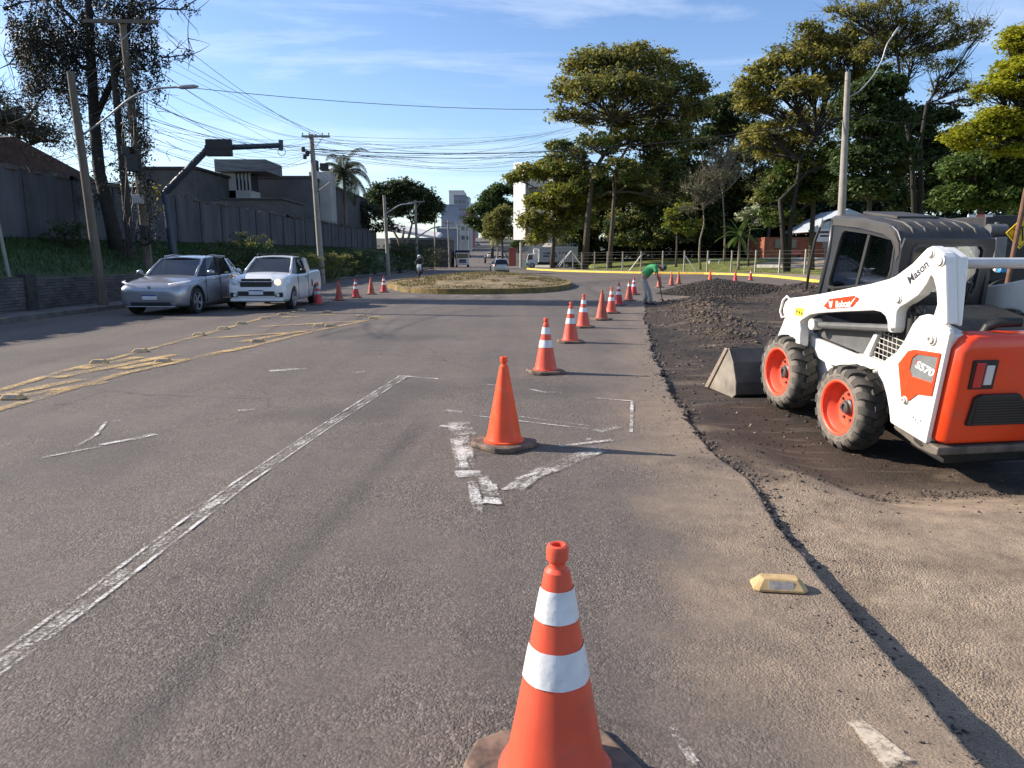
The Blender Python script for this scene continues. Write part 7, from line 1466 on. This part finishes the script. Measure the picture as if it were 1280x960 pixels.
for x in(a.x+.6,b2.x+.5):
    mb=MB(); mb.lathe([(.3,.15),(.5,.15),(.5,.5),(.3,.5)],24,'y',(x,0,.5)); mb.build('wheel',M_tyre,lr_,smooth='auto')
mb=MB(); mb.box(a.x-.1,b2.x+1.4,.35,4.8,.55,.9); mb.build('chassis',M_dkp,lr_)
# ================================================================ LOOSE MATERIAL
rg=np.random.RandomState(55)
def rocks(name,label,P,Sz,m,rg,**kw):
    base=np.array([[1,0,0],[-1,0,0],[0,1,0],[0,-1,0],[0,0,1],[0,0,-1]],float); F=np.array([[0,2,4],[2,1,4],[1,3,4],[3,0,4],[2,0,5],[1,2,5],[3,1,5],[0,3,5]])
    N=len(P); V=base[None]*rg.uniform(.55,1.25,(N,6,1))+rg.normal(size=(N,6,3))*.22; 
    a=rg.rand(N)*6.28; c,s=np.cos(a),np.sin(a); X=V[...,0]*c[:,None]-V[...,1]*s[:,None]; Y=V[...,0]*s[:,None]+V[...,1]*c[:,None]; V=np.stack([X,Y,V[...,2]*.7],-1)*Sz[:,None,None]+P[:,None]
    FF=(F[None]+6*np.arange(N)[:,None,None]).reshape(-1,3); return npmesh(name,V.reshape(-1,3),FF,m,label=label,cat='rubble',kind='stuff',**kw)
def scat(n,xr,yr_,dens):
    y=np.exp(rg.uniform(np.log(yr_[0]),np.log(yr_[1]),n)); s=xr[0]+rg.rand(n)**1.2*(xr[1]-xr[0]); x=edge(y)+s; k=rg.rand(n)<dens(x,y,s); return x[k],y[k],s[k]
M_rk=mat('millings',(.035,.028,.024),.9,var=.4,vs=9,island=.6); M_rk2=mat('dusty_stones',(.20,.155,.11),.9,var=.35,vs=9,island=.5); M_rk3=mat('dark_crumbs',(.03,.028,.027),.85,var=.3,island=.4)
x,y,s=scat(15000,(.02,11),(4.3,40),lambda x,y,s:.25+.75*sstep(.42,.62,fbm(x*1.1,y*.9,4)))
z=exc_z(x,y,s); P=np.stack([x,y,z],1); rocks('millings_rubble','dark crumbly asphalt millings covering the dug-up ground',P,(.005+.017*rg.rand(len(P))**3.5)*np.clip(y/6,.7,2.6),M_rk,rg)
x,y,s=scat(5000,(.02,8),(1.7,30),lambda x,y,s:.2+.8*sstep(.5,.7,fbm(x*1.7+8,y*1.3,4)))
z=exc_z(x,y,s); P=np.stack([x,y,z],1); rocks('stones','pale dusty pebbles strewn over the dug-up ground',P,(.003+.012*rg.rand(len(P))**3)*np.clip(y/5,.6,2.6),M_rk2,rg)
# heap and windrow
n=9000; t=rg.rand(n)**.5; a=rg.rand(n)*6.283; x=9.0+2.6*t*np.cos(a); y=32+2.6*t*np.sin(a); z=exc_z(x,y,x-edge(y)); rocks('millings_heap','rough dark heap of asphalt millings behind the worker',np.stack([x,y,z],1),.02+.05*rg.rand(n)**2.5,M_rk,rg)
xs=[];ys_=[]
for (cx_,cy_,rx,ry,n) in [(4.9,17.5,.8,2.4,1500),(4.2,14.2,.6,1.2,700),(5.9,22.5,.9,2.2,1200),(7.6,26,1.6,1.5,900),(12.6,31,2,2.2,1200),(15,33,2.3,3,1000),(3.5,5.15,.8,.12,700),(2.5,5.0,.7,.14,350)]:
    xs.append(cx_+rg.normal(size=n)*rx*.5); ys_.append(cy_+rg.normal(size=n)*ry*.5)
x=np.concatenate(xs); y=np.concatenate(ys_); z=exc_z(x,y,x-edge(y)); rocks('broken_clods','broken brown clods in low ridges along the dug-up ground',np.stack([x,y,z],1),(.008+.03*rg.rand(len(x))**2.5)*np.clip(y/9,.5,2),mat('clod',(.075,.055,.04),.9,var=.4,vs=5,island=.5),rg)
# crumbs on the road by the cut and the broken lip
n=1700; y=np.exp(rg.uniform(np.log(1.5),np.log(22),n)); s=-np.abs(rg.normal(size=n))**1.5*.10; x=edge(y)+s; rocks('crumbs','dark crumbs along the broken lip of the asphalt',np.stack([x,y,x*0+.002],1),(.002+.007*rg.rand(n)**4)*np.clip(y/4,.8,2.2),M_rk3,rg)
n=500; y=np.exp(rg.uniform(np.log(1.3),np.log(12),n)); x=rg.uniform(-3,1.5,n); k=x<edge(y); rocks('grit','scattered grit on the road surface',np.stack([x,y,x*0+.001],1)[k],(.0016+.003*rg.rand(n)**3)[k]*np.clip(y[k]/4,.8,2),M_rk3,rg)
# dry leaves and litter along the left kerb
n=500; y=rg.uniform(14,50,n); x=-12.15+np.abs(rg.normal(size=n))*.25; V=leaves_np(np.stack([x,y,x*0+.01],1),rg,.04,2); npmesh('fallen_leaves',V,np.arange(len(V)).reshape(-1,4),L_gold,label='dry leaves gathered along the left kerb',cat='leaves',kind='stuff')

n=2600; y=np.exp(rg.uniform(np.log(1.6),np.log(14),n)); s=.01+np.abs(rg.normal(size=n))*.07; x=edge(y)+s; k=fbm(y*3+2,y*0+5,4)>.40; x=x[k];y=y[k];s=s[k]; z=exc_z(x,y,s)*sstep(0,.05,s)
rocks('broken_edge','small broken lumps of asphalt fallen along the foot of the cut edge',np.stack([x,y,z],1),(.004+.018*rg.rand(len(x))**3.2)*np.clip(y/5,.8,2.2),mat('broken_asphalt',(.085,.07,.06),.9,var=.3,vs=8,island=.5),rg)
